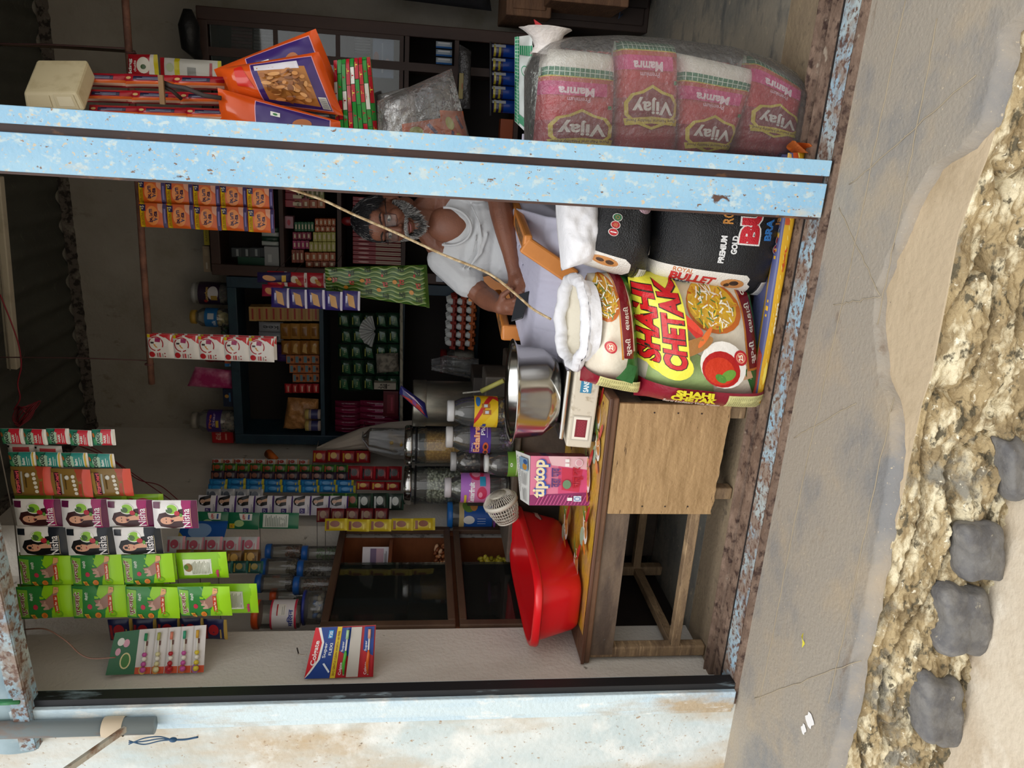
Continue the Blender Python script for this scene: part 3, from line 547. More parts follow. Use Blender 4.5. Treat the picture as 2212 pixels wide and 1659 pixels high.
# ================================================================ red basin
zr = at(1162, 1250, y=.215).z; near, rgt, far, lft = at(1163, 1262, z=zr), at(1112, 1076, z=zr), at(1099, 1180, z=zr), at(1148, 1420, z=zr)
lft.x = max(lft.x, XW+.012)
far = rgt+lft-near; cen = (rgt+lft)/2
def bas(u, s, z, out=0):
    q = 2*pi*u; n = 4.6; cx_, cy_ = cos(q), sin(q); rr = (abs(cx_)**n+abs(cy_)**n)**(-1/n); x, y = cx_*rr*s, cy_*rr*s
    p = near*(1-x)*(1-y)/4+rgt*(1+x)*(1-y)/4+far*(1+x)*(1+y)/4+lft*(1-x)*(1+y)/4
    return V((max(XW+.004, p.x), p.y, z))
red = M('d4141c', .28, bump=(20, .03)); t = thing('plastic_basin', 'large red plastic basin on the left end of the wooden table', 'basin', (cen.x, cen.y, ZT))
prof = [(0.02, ZT+.012), (.78, ZT+.012), (.82, ZT+.03), (.93, zr-.05), (.955, zr-.012), (1.0, zr-.008), (1.02, zr-.022), (1.03, zr-.014), (1.015, zr+.004), (.99, zr+.008), (.945, zr+.004), (.915, zr-.05), (.80, ZT+.035), (.74, ZT+.024), (.02, ZT+.024)]
b = MB(); nn = len(prof)-1
def basf(u, v): i = min(nn-1, int(v*nn)); f = v*nn-i; return bas(u, prof[i][0]*(1-f)+prof[i+1][0]*f, prof[i][1]*(1-f)+prof[i+1][1]*f)
b.grid(basf, 96, nn*2, red, closeu=True); b.build('tub', t)
def bsurf(u, v): return bas(.75+u*.5, .84+.1*v, ZT+.04+v*(zr-ZT-.09))
class BS:
    w = 20; h = 10
    def __call__(s, u, v, h=0): p = bas(.80+u*.14, .835+.095*v, ZT+.035+v*(zr-.02-ZT-.06)); return p+(p-V((cen.x, cen.y, p.z))).normalized()*(h+.004)
b = MB(); art(b, BS(), [('p', [(4, 6), (6, 7.6), (9, 7.2), (11, 8), (13, 6.4), (10, 5.6), (8, 6.2), (5.6, 5.2)], 'ddb8b8'), ('p', [(4.4, 5.6), (7, 6.0), (8, 5.6), (5, 5.1)], '5a3440')], 16, 4, h0=.001); b.build('torn_sticker', t)
# ================================================================ weighing scale and steel pan
steel = M('c9c8c4', .16, 1, bump=(8, .03)); steeld = M('8f8b84', .35, 1, var=(30, .4, .6), hue2='6f6a62')
t = thing('weighing_scale', 'cream electronic weighing scale with red display on the wooden table', 'scale', (-.87, .4, ZT+.002))
fl, fr = at(1238, 969, y=.34), at(1246, 800, y=.30); zb = ZT+.018; fl.z = fr.z = zb
dx = (fr-fl).normalized(); dn = V((-dx.y, dx.x, 0)); wd = (fr-fl).length; Hh = .088
cream = M('cfc6b4', .5, var=(30, .55, .7), hue2='a5977f')
b = MB(); P = [fl, fr, fr+dn*.24, fl+dn*.24]; P2 = [p+V((0, 0, Hh))+(dn*.012 if i < 2 else V()) for i, p in enumerate(P)]
b.hexa(P+P2, cream); b.build('housing', t, .006)
sf = Quad(fl-dn*.001, fr-dn*.001, fr+V((0, 0, Hh))+dn*.010, fl+V((0, 0, Hh))+dn*.010, w=34, h=15)
b = MB(); art(b, sf, [('r', 24.4, 4.6, 31.6, 11, '2f7fa6'), ('t', 'SANSUI', 28, 7.8, 6.4, 3.2, 0, 'eef2f2', .03)], h0=.001); b.build('name_plate', t)
b = MB(); art(b, sf, [('r', 3.4, 2.4, 14.4, 13, 'bdb6a8'), ('r', 4, 3, 13.8, 12.4, 'e6e0d2'), ('r', 5, 4.4, 12.8, 11, '7a1626')]+[('t', '88888', 9, 7.6, 6.6, 4.2, 0, '8f2233')], h0=.001); b.build('display', t)
for i, (u, v_) in enumerate(((.1, .03), (.9, .03), (.1, .21), (.9, .21))):
    b = MB(); p = fl.lerp(fr, u)+dn*v_; b.lathe([(.014, ZT+.002), (.016, ZT+.006), (.016, zb-.003), (.010, zb)], M('3c3a38', .6), (p.x, p.y, 0), 14); b.build('foot', t)
zp = zb+Hh+.012; b = MB(); Q = [fl.lerp(fr, a)+dn*c for a, c in ((.08, .015), (.97, .015), (.97, .225), (.08, .225))]
b.hexa([V((p.x, p.y, zp)) for p in Q]+[V((p.x, p.y, zp+.016)) for p in Q], steel); b.build('weighing_plate', t, .006)
b = MB(); p = fl.lerp(fr, .5)+dn*.12; b.lathe([(.03, zb+Hh), (.03, zp)], steeld, (p.x, p.y, 0), 12); b.build('plate_support', t)
# pan
zpb = zp+.0165; pc = fl.lerp(fr, .50)+dn*.135; zr2 = at(1104, 842, x=pc.x).z; zr2 = max(zpb+.08, zr2)
a1, a2 = at(1100, 748, z=zr2), at(1112, 938, z=zr2); R_ = (a1-a2).length/2*.98
t = thing('steel_pan', 'round stainless steel pan standing on the weighing scale', 'pan', (pc.x, pc.y, zpb))
prof = [(.001, zpb), (R_*.56, zpb), (R_*.66, zpb+.012), (R_*.84, zpb+.06), (R_*.90, zr2-.012), (R_*1.0, zr2), (R_*1.01, zr2+.003), (R_*.99, zr2+.004), (R_*.885, zr2-.010), (R_*.82, zpb+.058), (R_*.63, zpb+.012), (.001, zpb+.004)]
b = MB(); b.lathe(prof, steel, (pc.x, pc.y, 0), 64); b.build('bowl', t)
# ================================================================ soap box with paper on top
t = thing('soap_carton', 'pink and purple printed carton between the red basin and the scale', 'carton', (-1.15, .4, ZT+.002))
l, r_ = at(1226, 1092, y=.34), at(1229, 986, y=.40); l.z = r_.z = ZT+.003; dx = (r_-l).normalized(); dn = V((-dx.y, dx.x, 0)); wd = (r_-l).length; hh = at(1148, 986, y=.40).z-ZT
P = [l, r_, r_+dn*.17, l+dn*.17]; b = MB(); b.hexa(P+[p+V((0, 0, hh)) for p in P], M('c9577e', .45)); 
sf = Quad(l, r_, r_+V((0, 0, hh)), l+V((0, 0, hh)), w=22, h=17)
it = [('r', 0, 0, 22, 17, 'd97a98'), ('r', 0, 0, 22, 9, 'cf4a78'), ('p', [(0, 0), (6, 0), (4.6, 17), (0, 17)], '8c2a62'), ('p', [(6, 3), (16, 2), (17, 8), (7, 8)], 'c4304e'), ('p', [(16, 0), (22, 0), (22, 12), (18, 11)], 'e2b9bf')]
for i in range(16): it.append(('p', [(.3, i+.2), (4.6, i-1.4+.2), (4.6, i-1.1+.2), (.3, i+.5)], 'c2558a'))
it += [('t', 'tiptop', 12.3, 13.7, 17, 4.6, 0, '3550a8', .06), ('t', 'tiptop', 11.9, 14.1, 17, 4.4, 0, 'e9d9b4', .035), ('t', '\u0935\u0921\u093e \u092a\u093e\u0935', 12.5, 9.7, 8.6, 2.6, 0, '5b3a78', .02), ('t', '\u091a\u093e\u0932\u0942 \u0915\u0930', 12.6, 3.4, 9.4, 3.0, 0, 'b3142c', .03), ('e', 19.2, 3.2, 1.7, 1.1, 'efe2e4'), ('e', 19.2, 3.2, 1.5, .9, 'd9a8b2'), ('e', 9.5, 6.6, 2.0, 1.2, '6a8a6a'), ('r', 2.2, 5, 3.6, 6.4, 'eeeeee'), ('r', 1.9, 2.4, 4.4, 4.6, 'cfdcec'), ('o', 3.1, 3.5, .9, .2, '3a5fa8'), ('r', 17.5, 6, 18.9, 7.2, 'eeeeee'), ('r', 19.4, 6, 20.8, 7.2, 'eeeeee')]
art(b, sf, it); sr = Quad(r_, r_+dn*.17, r_+dn*.17+V((0, 0, hh)), r_+V((0, 0, hh)), w=14, h=17)
art(b, sr, [('r', 0, 0, 14, 17, '8c2258'), ('r', 0, 9, 14, 17, 'b04a74'), ('t', 'tiptop', 7, 12, 11, 3, 0, '2f3f90', .05)]+[('r', 0, i, 14, i+.2, 'c05a8a') for i in range(8)]); b.build('carton_body', t)
b = MB(); q = [l+V((0, 0, hh+.002)), r_+V((0, 0, hh+.002)), r_+dn*.15+V((.01, 0, hh+.035)), l+dn*.16+V((0, 0, hh+.012))]
sf = Quad(*q, w=20, h=14, nz=.004, ns=12); b.grid(lambda u, v: sf(u, v), 12, 8, M('d9d9d4', .6)); b.grid(lambda u, v: sf(1-u, v, -.001), 12, 8, M('d9d9d4', .6))
r = random.Random(3); it = [('t', 'Why is it taking me too long to', 11, 12.2, 15, 1.0, 0, '333333'), ('t', 'increase vaccine output', 12, 10.6, 12, 1.0, 0, '333333')]
for i in range(9):
    for x0 in (1, 7.5): it.append(('r', x0, 8.6-i*.8, x0+r.uniform(4.5, 5.5), 8.85-i*.8, '9a9a98'))
it += [('p', [(13.5, 1), (18.5, 1), (18.5, 9), (13.5, 9)], '7fa0bc'), ('e', 15, 4, 1.3, 2.2, 'c08a3a'), ('e', 17, 3.4, 1.0, 2, '3c5a8c')]
art(b, sf, it, 12, 8, h0=.001); tag(b.build('newspaper_sheet'), 'folded newspaper sheet lying on top of the pink printed carton', 'newspaper')

# ================================================================ white lattice basket behind the basin
white = M('d6d0c2', .45); bc = at(1092, 1092, y=.80); bz = at(1132, 1092, y=.80).z
t = thing('lattice_basket', 'small white plastic lattice basket leaning upright behind the red basin', 'basket', (bc.x, bc.y, .66))
c0 = at(1088, 1100, y=.72); Rm = (V((_r.x, _r.y, 0))*.92+V((0, 0, .42))-V((_fw.x, _fw.y, 0))*.28).to_track_quat('Z', 'Y').to_matrix()
RB_, RS = .068, .045
b = MB()
b.lathe([(RB_, .028), (RB_+.006, .030), (RB_+.006, .046), (RB_, .048), (RB_-.004, .046), (RB_-.004, .030)], white, c0, 40, Rm, cap=False)
b.lathe([(RS, -.052), (RS+.003, -.052), (RS+.003, -.046), (RS, -.046)], white, c0, 30, Rm, cap=False)
for k in range(36):
    q = 2*pi*k/36; b.tube([c0+Rm @ V((RB_*cos(q), RB_*sin(q), .03)), c0+Rm @ V((RB_*.93*cos(q), RB_*.93*sin(q), 0)), c0+Rm @ V((RS*cos(q), RS*sin(q), -.05))], .0016, white, 5)
for z, rr in ((.012, .96), (-.004, .92), (-.02, .85), (-.036, .77)): b.lathe([(RB_*rr-.0015, z), (RB_*rr, z+.0015), (RB_*rr+.0015, z), (RB_*rr, z-.0015)], white, c0, 36, Rm, cap=False)
for k in range(14):
    q = pi*k/14; a_ = V((cos(q), sin(q), 0))*RS; b.tube([c0+Rm @ (a_+V((0, 0, -.05))), c0+Rm @ (-a_+V((0, 0, -.05)))], .0013, white, 5)
b.build('lattice_body', t)
b = MB()
for k in range(44):
    q = 2*pi*k/44; b.tube([c0+Rm @ V((RB_*cos(q), RB_*sin(q), .046)), c0+Rm @ V((RB_*.8*cos(q), RB_*.8*sin(q), .066)), c0+Rm @ V((RB_*.5*cos(q), RB_*.5*sin(q), .072))], .0014, white, 5)
b.lathe([(.001, .070), (RB_*.52, .070), (RB_*.52, .074), (.001, .074)], M('cfc8b8', .5, var=(20, .5, .7), hue2='9a9080'), c0, 30, Rm); b.build('slotted_lid', t)

# ================================================================ counter behind the table that carries the jars
dk = M('3b322b', .6, var=(6, .4, .7), hue2='584a3d', bump=(40, .2)); ZK = .70
t = thing('storage_chest', 'dark grey brown storage chest behind the table carrying the candy jars', 'chest', (-1.4, 1.2, 0))
b = MB(); b.box((XW+.03, .93, .0), (-1.02, 1.52, ZK-.03), dk); b.build('chest_body', t, .01)
b = MB(); b.box((XW+.02, .90, ZK-.03), (-1.0, 1.54, ZK), M('5c5046', .6, var=(8, .4, .7), hue2='766a5c', bump=(40, .3))); b.build('chest_lid', t, .008)
b = MB(); b.lathe([(.02, 0), (.02, .012)], steeld, (0, 0, 0), 12, Matrix.Rotation(radians(90), 3, 'X')); me = b.v  # round lock plate
b2 = MB(); b2.v = [p+V((-1.4, .93, .5)) for p in b.v]; b2.f = b.f; b2.m = b.m; b2.mats = b.mats; b2.sm = b.sm; b2.build('lock_plate', t)

def Rpx(pyh, p, py): return abs(pyh)*((p-CAM).dot(_fw))/F_PX
class Cyl:
    def __init__(s, c, r, z0, z1, a0, a1, w, h, f=None): s.c, s.r, s.z0, s.z1, s.a0, s.a1, s.w, s.h, s.f = V(c), r, z0, z1, a0, a1, w, h, f
    def __call__(s, u, v, h=0):
        a = s.a0+(s.a1-s.a0)*u; z = s.z0+(s.z1-s.z0)*v; r = s.r+h; return V((s.c.x+r*cos(a), s.c.y+r*sin(a), s.c.z+z))
CA = -pi/2-.0
def facing(c): d = V((CAM.x-c.x, CAM.y-c.y)); return math.atan2(d.y, d.x)
pet = clear('eef0ee', .10, .08)
petd = clear('e4e4e0', .16, .12)
def pet_jar(label, pb, pt, pyc, pyh, y, wrap, lidm, base_fill=None, items=(), lab=(.28, .62), name='candy_jar', shoulder=True, z0=None, pile=None, grp='clear candy jars'):
    c = at(pb, pyc, y=y); zb = c.z if z0 is None else z0; c = V((c.x, c.y, zb)); R = Rpx(pyh, c, pyc); H = at(pt, pyc, y=y).z-zb
    t = thing(name, label, 'jar', c, grp)
    pr = [(.001, .002), (R*.9, .002), (R, .01*1)]; n = 5
    for i in range(1, 10): z = H*(.03+.62*i/9); pr.append((R*(1-.02*(i % 2)), z))
    pr += [(R*.97, H*.70), (R*.86, H*.80), (R*.7, H*.87), (R*.62, H*.90), (R*.62, H*.93)] if shoulder else [(R, H*.8), (R*.97, H*.9)]
    b = MB(); b.lathe(pr, pet, c, 30, cap=False); b.build('jar_body', t)
    lr = R*.68 if shoulder else R*1.03
    b = MB(); b.lathe([(.001, H*.90), (lr, H*.90), (lr*1.02, H*.92), (lr*1.02, H*.985), (lr*.94, H), (.001, H)], lidm, c, 30); b.build('jar_lid', t)
    if wrap:
        a = facing(c); s = Cyl(c, R*1.012, H*lab[0], H*lab[1], a-1.9, a+1.9, 38, 20); b = MB(); b.grid(lambda u, v: s(u, v), 28, 3, M(wrap, .4)); b.grid(lambda u, v: s(1-u, v, -.0006), 28, 3, M('cfcfc8', .5))
        art(b, s, list(items), 28, 3, h0=.0008); b.build('jar_label', t)
    return t, c, R, H
def heap(name, label, c, R, z0, z1, cols, n, size, seed=1, group=None, cat='sweets', kind='stuff'):
    r = random.Random(seed); b = MB()
    for i in range(n):
        a = r.uniform(0, 2*pi); d = sqrt(r.random())*(R-size*.8); z = z0+size+(z1-z0-size)*i/n
        R3 = Matrix.Rotation(r.uniform(0, pi), 3, V((r.random(), r.random(), r.random()+.1)))
        b.ball(V((c.x+d*cos(a), c.y+d*sin(a), z)), size, M(r.choice(cols), .35), 4, (1.2, .8, .7), R3)
    o = b.build(name); return tag(o, label, cat, group, kind)
it = [('r', 0, 0, 38, 20, 'e3b81c'), ('p', [(0, 6), (16, 0), (22, 0), (4, 20), (0, 20)], 'e8c832'), ('p', [(26, 0), (30, 0), (38, 14), (38, 20)], 'c4252a'), ('p', [(10, 20), (14, 20), (30, 8), (32, 4), (29, 4)], 'c4252a'), ('p', [(17, 6), (20, 6), (20, 13), (17, 13)], 'b06a2a'), ('p', [(21, 7), (24, 7), (24, 14), (21, 14)], 'b06a2a'), ('r', 17.6, 8, 19.4, 11, 'c9d2da'), ('r', 21.6, 9, 23.4, 12, 'c9d2da'), ('e', 26, 17, 4, 2, '2c6fb0'), ('t', 'ls', 9, 12, 3, 4, 0, '2a3f9a', .05)]
t, c, R, H = pet_jar('clear candy jar with yellow label right behind the steel pan', 1098, 966, 890, 33, .93, 'e3b81c', M('c9c9c9', .3, alpha=.9), items=it, z0=ZK)
heap('wrapped_sweets', 'gold wrapped sweets filling the yellow labelled jar', c, R*.92, c.z, c.z+H*.34, ['c9a12c', 'd8b94a', '8a6a2a', '3a5a8a', 'e0d8b8'], 130, .011, 2)
it = [('r', 0, 0, 38, 20, '4a2a86'), ('t', 'Eclairs', 17, 13.6, 19, 6.2, 0, 'd86a2c', .06), ('t', 'Eclairs', 17, 13.7, 18.6, 5.9, 0, 'eab48c', .03), ('t', 'Plus', 25, 7.6, 9, 4, 0, 'e9e6f0', .01), ('t', 'Cadbury', 12, 17.8, 7, 1.6, 0, 'e9e6f0'), ('e', 8, 4.6, 3, 2.6, 'c9572c'), ('e', 13, 5, 3, 2.8, 'c9572c'), ('e', 8, 4.6, 1.6, 1.4, '3a1c18'), ('e', 13, 5, 1.6, 1.4, '3a1c18'), ('r', 19, 3.4, 31, 3.8, 'c9b8e0')]
t, c, R, H = pet_jar('clear candy jar with purple label, brown sweets at the bottom', 1096, 963, 946, 33, .93, '4a2a86', M('bdbab8', .3), items=it, lab=(.36, .66), z0=ZK)
heap('toffees', 'few dark toffees at the bottom of the purple labelled jar', c, R*.9, c.z, c.z+H*.2, ['2a1a3a', '3a2a5a', '15121a', '8a7a9a'], 46, .010, 3)
it = [('r', 0, 0, 38, 20, 'cf7aa8'), ('p', [(2, 16), (8, 20), (30, 20), (37, 15), (30, 12)], 'a96ac0'), ('t', 'Centerfruit', 14, 12.5, 17, 4, 0, 'f2eef4', .04), ('e', 15, 5.5, 4.6, 3.4, 'c9305a'), ('e', 14, 6.5, 2.0, 1.4, 'e890a8'), ('e', 30, 9, 6, 5, 'c9305a'), ('e', 30, 9.4, 3.6, 3, 'e890a8'), ('r', 20, 3, 27, 7, '2f8fb4'), ('r', 5, 16, 14, 17.6, 'd8c23a')]
t, c, R, H = pet_jar('clear gum jar with pink fruit label beside the lattice basket', 1094, 960, 1054, 31, .96, 'cf7aa8', M('bdb8bb', .3), items=it, lab=(.32, .76), z0=ZK)
t, c, R, H = pet_jar('small clear jar with dark brown label behind the purple labelled jar', 1085, 973, 998, 30, 1.08, '3a2420', M('a9a7a6', .3), items=[('r', 0, 0, 38, 20, '33201e'), ('r', 10, 2, 17, 12, 'd6d2cc'), ('r', 11, 3, 16, 7, 'a8a49c'), ('t', 'Melody', 26, 13, 10, 3.4, 0, 'd8c9b4', .02)], lab=(.18, .5), z0=ZK)
heap('toffees', 'dark brown toffees inside the brown labelled jar', c, R*.9, c.z+H*.5, c.z+H*.74, ['1c1414', '2c1c18', '3a2a24', '8a7a6a'], 60, .011, 5)
t, c, R, H = pet_jar('empty clear jar with green label behind the folded newspaper', 1132, 1046, 1002, 27, .88, '6a9a3c', M('c9c9c6', .3), items=[('r', 0, 0, 38, 20, '74a63e'), ('r', 8, 3, 30, 4, 'd8e2b0'), ('r', 8, 6, 28, 7, 'd8e2b0'), ('r', 8, 9, 30, 10, 'd8e2b0'), ('t', '0', 18, 16, 3, 3, 0, 'eef2e0', .03)], lab=(.05, .45), z0=ZK-.05)
t, c, R, H = pet_jar('blue labelled biscuit tub with blue lid against the side wall', 1100, 966, 1113, 27, 1.30, '1f4f9c', M('1c6fc0', .4), items=[('r', 0, 0, 38, 20, '1f56a8'), ('r', 0, 17, 38, 20, 'c9b27a'), ('e', 15, 14, 3.4, 3.4, 'e6e4de'), ('e', 27, 14, 6, 4, '6a8a3c'), ('e', 27, 11, 5, 2.4, 'c98a4a'), ('t', '3-4', 23, 3, 5, 2, 0, 'c9d6ee'), ('r', 12, 4, 12.4, 9, 'c9d6ee'), ('r', 14, 4, 14.4, 9, 'c9d6ee'), ('r', 16, 4, 16.4, 9, 'c9d6ee')], lab=(.14, .78), shoulder=False, z0=ZK, grp=None, name='biscuit_tub')
t, c, R, H = pet_jar('small clear jar with magenta lid below the biscuit tub', 1118, 1066, 1116, 22, 1.02, None, M('6a3070', .4), shoulder=False, z0=ZK, grp=None)
# glass jars with steel lids on a crate, tin and stacked discs
b = MB(); b.box((XW+.035, 1.28, ZK), (-1.08, 1.50, .86), M('2a2420', .7, var=(9, .4, .7), hue2='40362e')); tag(b.build('wooden_crate', None, .004), 'dark wooden crate on the storage chest under the steel lidded jars', 'crate')
glassj = clear('dfe4df', .14, .03)
def steel_jar(label, pt, pyc, pyh, y, z0):
    c = at(950, pyc, y=y); c = V((c.x, c.y, z0)); R = Rpx(pyh, c, pyc); H = at(pt, pyc, y=y).z-z0; t = thing('glass_jar', label, 'jar', c, 'steel lidded snack jars')
    b = MB(); b.lathe([(.001, .002), (R*.93, .002), (R*.96, .012), (R*.96, H*.80), (R*.88, H*.84), (R*.88, H*.90)], glassj, c, 36, cap=False); b.build('jar_body', t)
    b = MB(); b.lathe([(R*.9, H*.80), (R*1.0, H*.805), (R*1.0, H*.83), (R*.9, H*.835)], M('1c1c1e', .4), c, 36, cap=False); b.build('black_collar', t)
    b = MB(); b.lathe([(.001, H*.88), (R*1.02, H*.88), (R*1.03, H*.895), (R*1.03, H*.98), (R*.96, H), (.001, H)], steel, c, 36); b.build('jar_lid', t); return c, R, H
c, R, H = steel_jar('tall glass jar with steel lid holding yellow fried noodles', 874, 962, 41, 1.40, .86)
def fill(name, label, c, R, z0, z1, m, cat='snack', bumpy=.004, ns=60):
    b = MB()
    b.lathe([(.001, z0+.004), (R, z0+.004), (R, z1*.5+z0*.5), (R, z1)], m, c, 28, cap=False)
    b.grid(lambda u, v: V((c.x+R*v*cos(2*pi*u), c.y+R*v*sin(2*pi*u), c.z+z1+(bumpy*3*noise.noise(V((u*8, v*6, R)))+.008*(1-v))*(1 if v < .99 else 0))), 28, 8, m, closeu=True)
    return tag(b.build(name), label, cat, None, 'stuff')
fill('noodle_snack', 'yellow fried noodle snack filling the taller steel lidded jar', c, R*.93, 0, H*.66, M('b98a28', .6, var=(90, .45, .6), hue2='e0b24a', bump=(160, 1.0)))
c, R, H = steel_jar('glass jar with steel lid holding small white sweet balls', 872, 1048, 42, 1.40, .86)
heap('sugar_balls', 'white sugar balls filling the steel lidded jar on the left', c, R*.92, .86, .86+H*.62, ['d8dcc4', 'cdd2b8', 'e2e4d2'], 900, .0085, 8)
tin = M('7d7b72', .38, .85, var=(14, .4, .65), hue2='a19d90', bump=(10, .1), stretch=(1, 1, .3))
c = at(960, 872, y=1.36); c = V((c.x, c.y, ZK)); R = Rpx(50, c, 872); H = at(888, 872, y=1.36).z-ZK
t = thing('metal_tin', 'tall dull metal tin with lid standing behind the candy jars', 'tin', c)
b = MB(); b.lathe([(.001, .0), (R*.97, 0), (R*.97, H*.88)], tin, c, 40, cap=False); b.build('tin_body', t)
b = MB(); b.lathe([(R*.99, H*.84), (R*1.0, H*.845), (R*1.0, H*.97), (R*.97, H*.985), (R*.95, H*.96), (.001, H*.96)], tin, c, 40, cap=False); b.build('tin_lid', t)
# grey metal box right of the tin with a yellow handled brush
b = MB(); q0 = at(1060, 905, y=1.30); b.box((q0.x+.02, 1.12, ZK), (q0.x+.27, 1.30, ZK+.12), M('4f4a44', .6, var=(12, .4, .7), hue2='6a6258')); tag(b.build('metal_box', None, .008), 'dark grey metal box on the chest behind the steel pan', 'box')
t = thing('hand_brush', 'brush with yellow wrapped handle lying behind the steel pan', 'brush', (-1.1, 1.0, .8))
p0, p1, p2 = at(1000, 849, y=1.10), at(1040, 845, y=1.06), at(1088, 822, y=1.02)
b = MB(); b.tube([p1, p2], .011, M('c9c46a', .5), 10); b.build('brush_handle', t)
b = MB(); b.tube([p0, p1], .004, M('b9b5a8', .6, bump=(200, .6)), 8); b.build('brush_stem', t)
# printed paper bundle hanging in front of the steel lidded jar
b = MB(); sf = Quad(*C([(925, 905), (918, 870), (866, 832), (862, 850)], 1.25), w=10, h=30, bulge=.02, nz=.01, ns=20); pouch(b, sf, M('2a2a6a', .3), 10, 14); art(b, sf, [('p', [(2, 2), (6, 8), (5, 20), (2, 28)], 'b8352c'), ('p', [(6, 4), (9, 14), (8, 26), (7, 12)], 'c9b8c8'), ('r', 3, 12, 7, 16, '7a3a8a')], 10, 14, h0=.002)
tag(b.build('snack_packet'), 'blue and red foil snack packet leaning on the dull metal tin', 'packet')
# white plastic bags hanging by the cupboard corner
ply = clear('e6e8ee', .34, .35, bump=(30, .6))
def hangbag(name, label, pts, y, mat, seed, dep=.05):
    b = MB(); n = len(pts)
    def f(u, v, s):
        i = min(n-2, int(v*(n-1))); g = v*(n-1)-i; (xa, l1, r1), (xb, l2, r2) = pts[i], pts[i+1]; x = xa+(xb-xa)*g; l = l1+(l2-l1)*g; r = r1+(r2-r1)*g
        p = at(x, l+(r-l)*u, y=y); e = sqrt(max(0, 1-(2*u-1)**2)); return p+V((0, -s*dep*e*min(1, v*3+.1), 0))+V((0, 1, 0))*.012*fbm(V((u*8, v*2, seed)))*min(1, e*3)
    b.grid(lambda u, v: f(u, v, 1), 26, 30, mat); b.grid(lambda u, v: f(1-u, v, -1), 26, 30, mat); q = at(pts[0][0], (pts[0][1]+pts[0][2])/2, y=y); b.tube([q, V((q.x, 2.141, q.z+.004))], .002, mat, 6); return tag(b.build(name), label, 'bag')
hangbag('cloth_bag', 'pale beige cloth bag hanging in folds from the cupboard corner', [(684, 974, 966), (720, 972, 950), (780, 970, 925), (840, 974, 912), (890, 980, 908)], 2.02, M('b3a79a', .8, bump=(30, .3)), 3, .05)
hangbag('carrier_bag', 'thin whitish carrier bag with yellow snacks in front of the cloth bag', [(782, 950, 942), (800, 975, 925), (850, 990, 925), (905, 995, 925)], 1.9, ply, 6, .05)
heap('snack_puffs', 'round yellow puffs inside the thin whitish carrier bag', at(862, 955, y=1.9), .06, -.04+at(862, 955, y=1.9).z, at(862, 955, y=1.9).z+.05, ['b9954a', 'c9a862', 'a8843a'], 26, .022, 4, cat='snack')
# ================================================================ the shopkeeper on his plastic chair
def cap(b, p, q, r0, r1, m='8a5f47', n=12, mid=None):
    p, q = V(p), V(q); pts = [p+(q-p)*t for t in (0, .25, .5, .75, 1)]; rs = [r0+(r1-r0)*t for t in (0, .25, .5, .75, 1)]
    if mid: rs[1] += mid; rs[2] += mid*.8
    b.tube(pts, rs, m, n); b.ball(p, r0, m, 8); b.ball(q, r1, m, 8)
def fuse(b, name, mat, parent, vox=.005, smooth=6, sub=False):
    for i in range(len(b.m)): b.m[i] = 0
    b.mats = [mat]; o = b.build(name, parent); r = o.modifiers.new('r', 'REMESH'); r.mode = 'VOXEL'; r.voxel_size = vox; r.use_smooth_shade = True
    s = o.modifiers.new('s', 'SMOOTH'); s.iterations = smooth; s.factor = .5; return o
skin = M('835440', .5, var=(9, .4, .7), hue2='6b4232', bump=(180, .15))
skinf = M('8c5a45', .45, var=(14, .4, .7), hue2='734735', bump=(220, .1))
person = thing('person', 'seated man in a white short sleeved vest and white lungi looking at a phone', 'person', at(1150, 540, y=1.0)-V((0, 0, .2)))
HY = .98
HC = at(842, 474, y=HY)
Fd = V((-.22, -1, -.10)).normalized(); Xd = Fd.cross(V((0, 0, 1))).normalized()*-1; Xd = V((0, 0, 1)).cross(Fd).normalized(); Zd = Fd.cross(Xd).normalized()*1
if Zd.z < 0: Zd = -Zd
if Xd.x < 0: Xd = -Xd
tilt = Matrix.Rotation(radians(4), 3, Fd)
RH = Matrix((Xd, -Fd, Zd)).transposed(); RH = tilt @ RH
S_ = 1.06
def hd(x, y, z): return HC+RH @ V((x, y, z))*S_      # x: towards picture right, y: backwards, z: up
def hb_(b, x, y, z, rx, ry, rz, m='8a5f47', R=None, n=14):
    b.ball(hd(x, y, z), 1, m, n, (rx*S_, ry*S_, rz*S_), RH if R is None else RH @ R)
waist = [at(1100, 520, y=1.04), at(1040, 505, y=1.05), at(985, 490, y=1.05)]
nk = at(938, 478, y=1.02)
shL, shR = at(958, 560, y=1.03), at(962, 385, y=1.03)
elL, wrL = at(1044, 640, y=.92), at(1082, 664, y=.76)
elR, wrR = at(1075, 415, y=.90), at(1112, 590, y=.76)
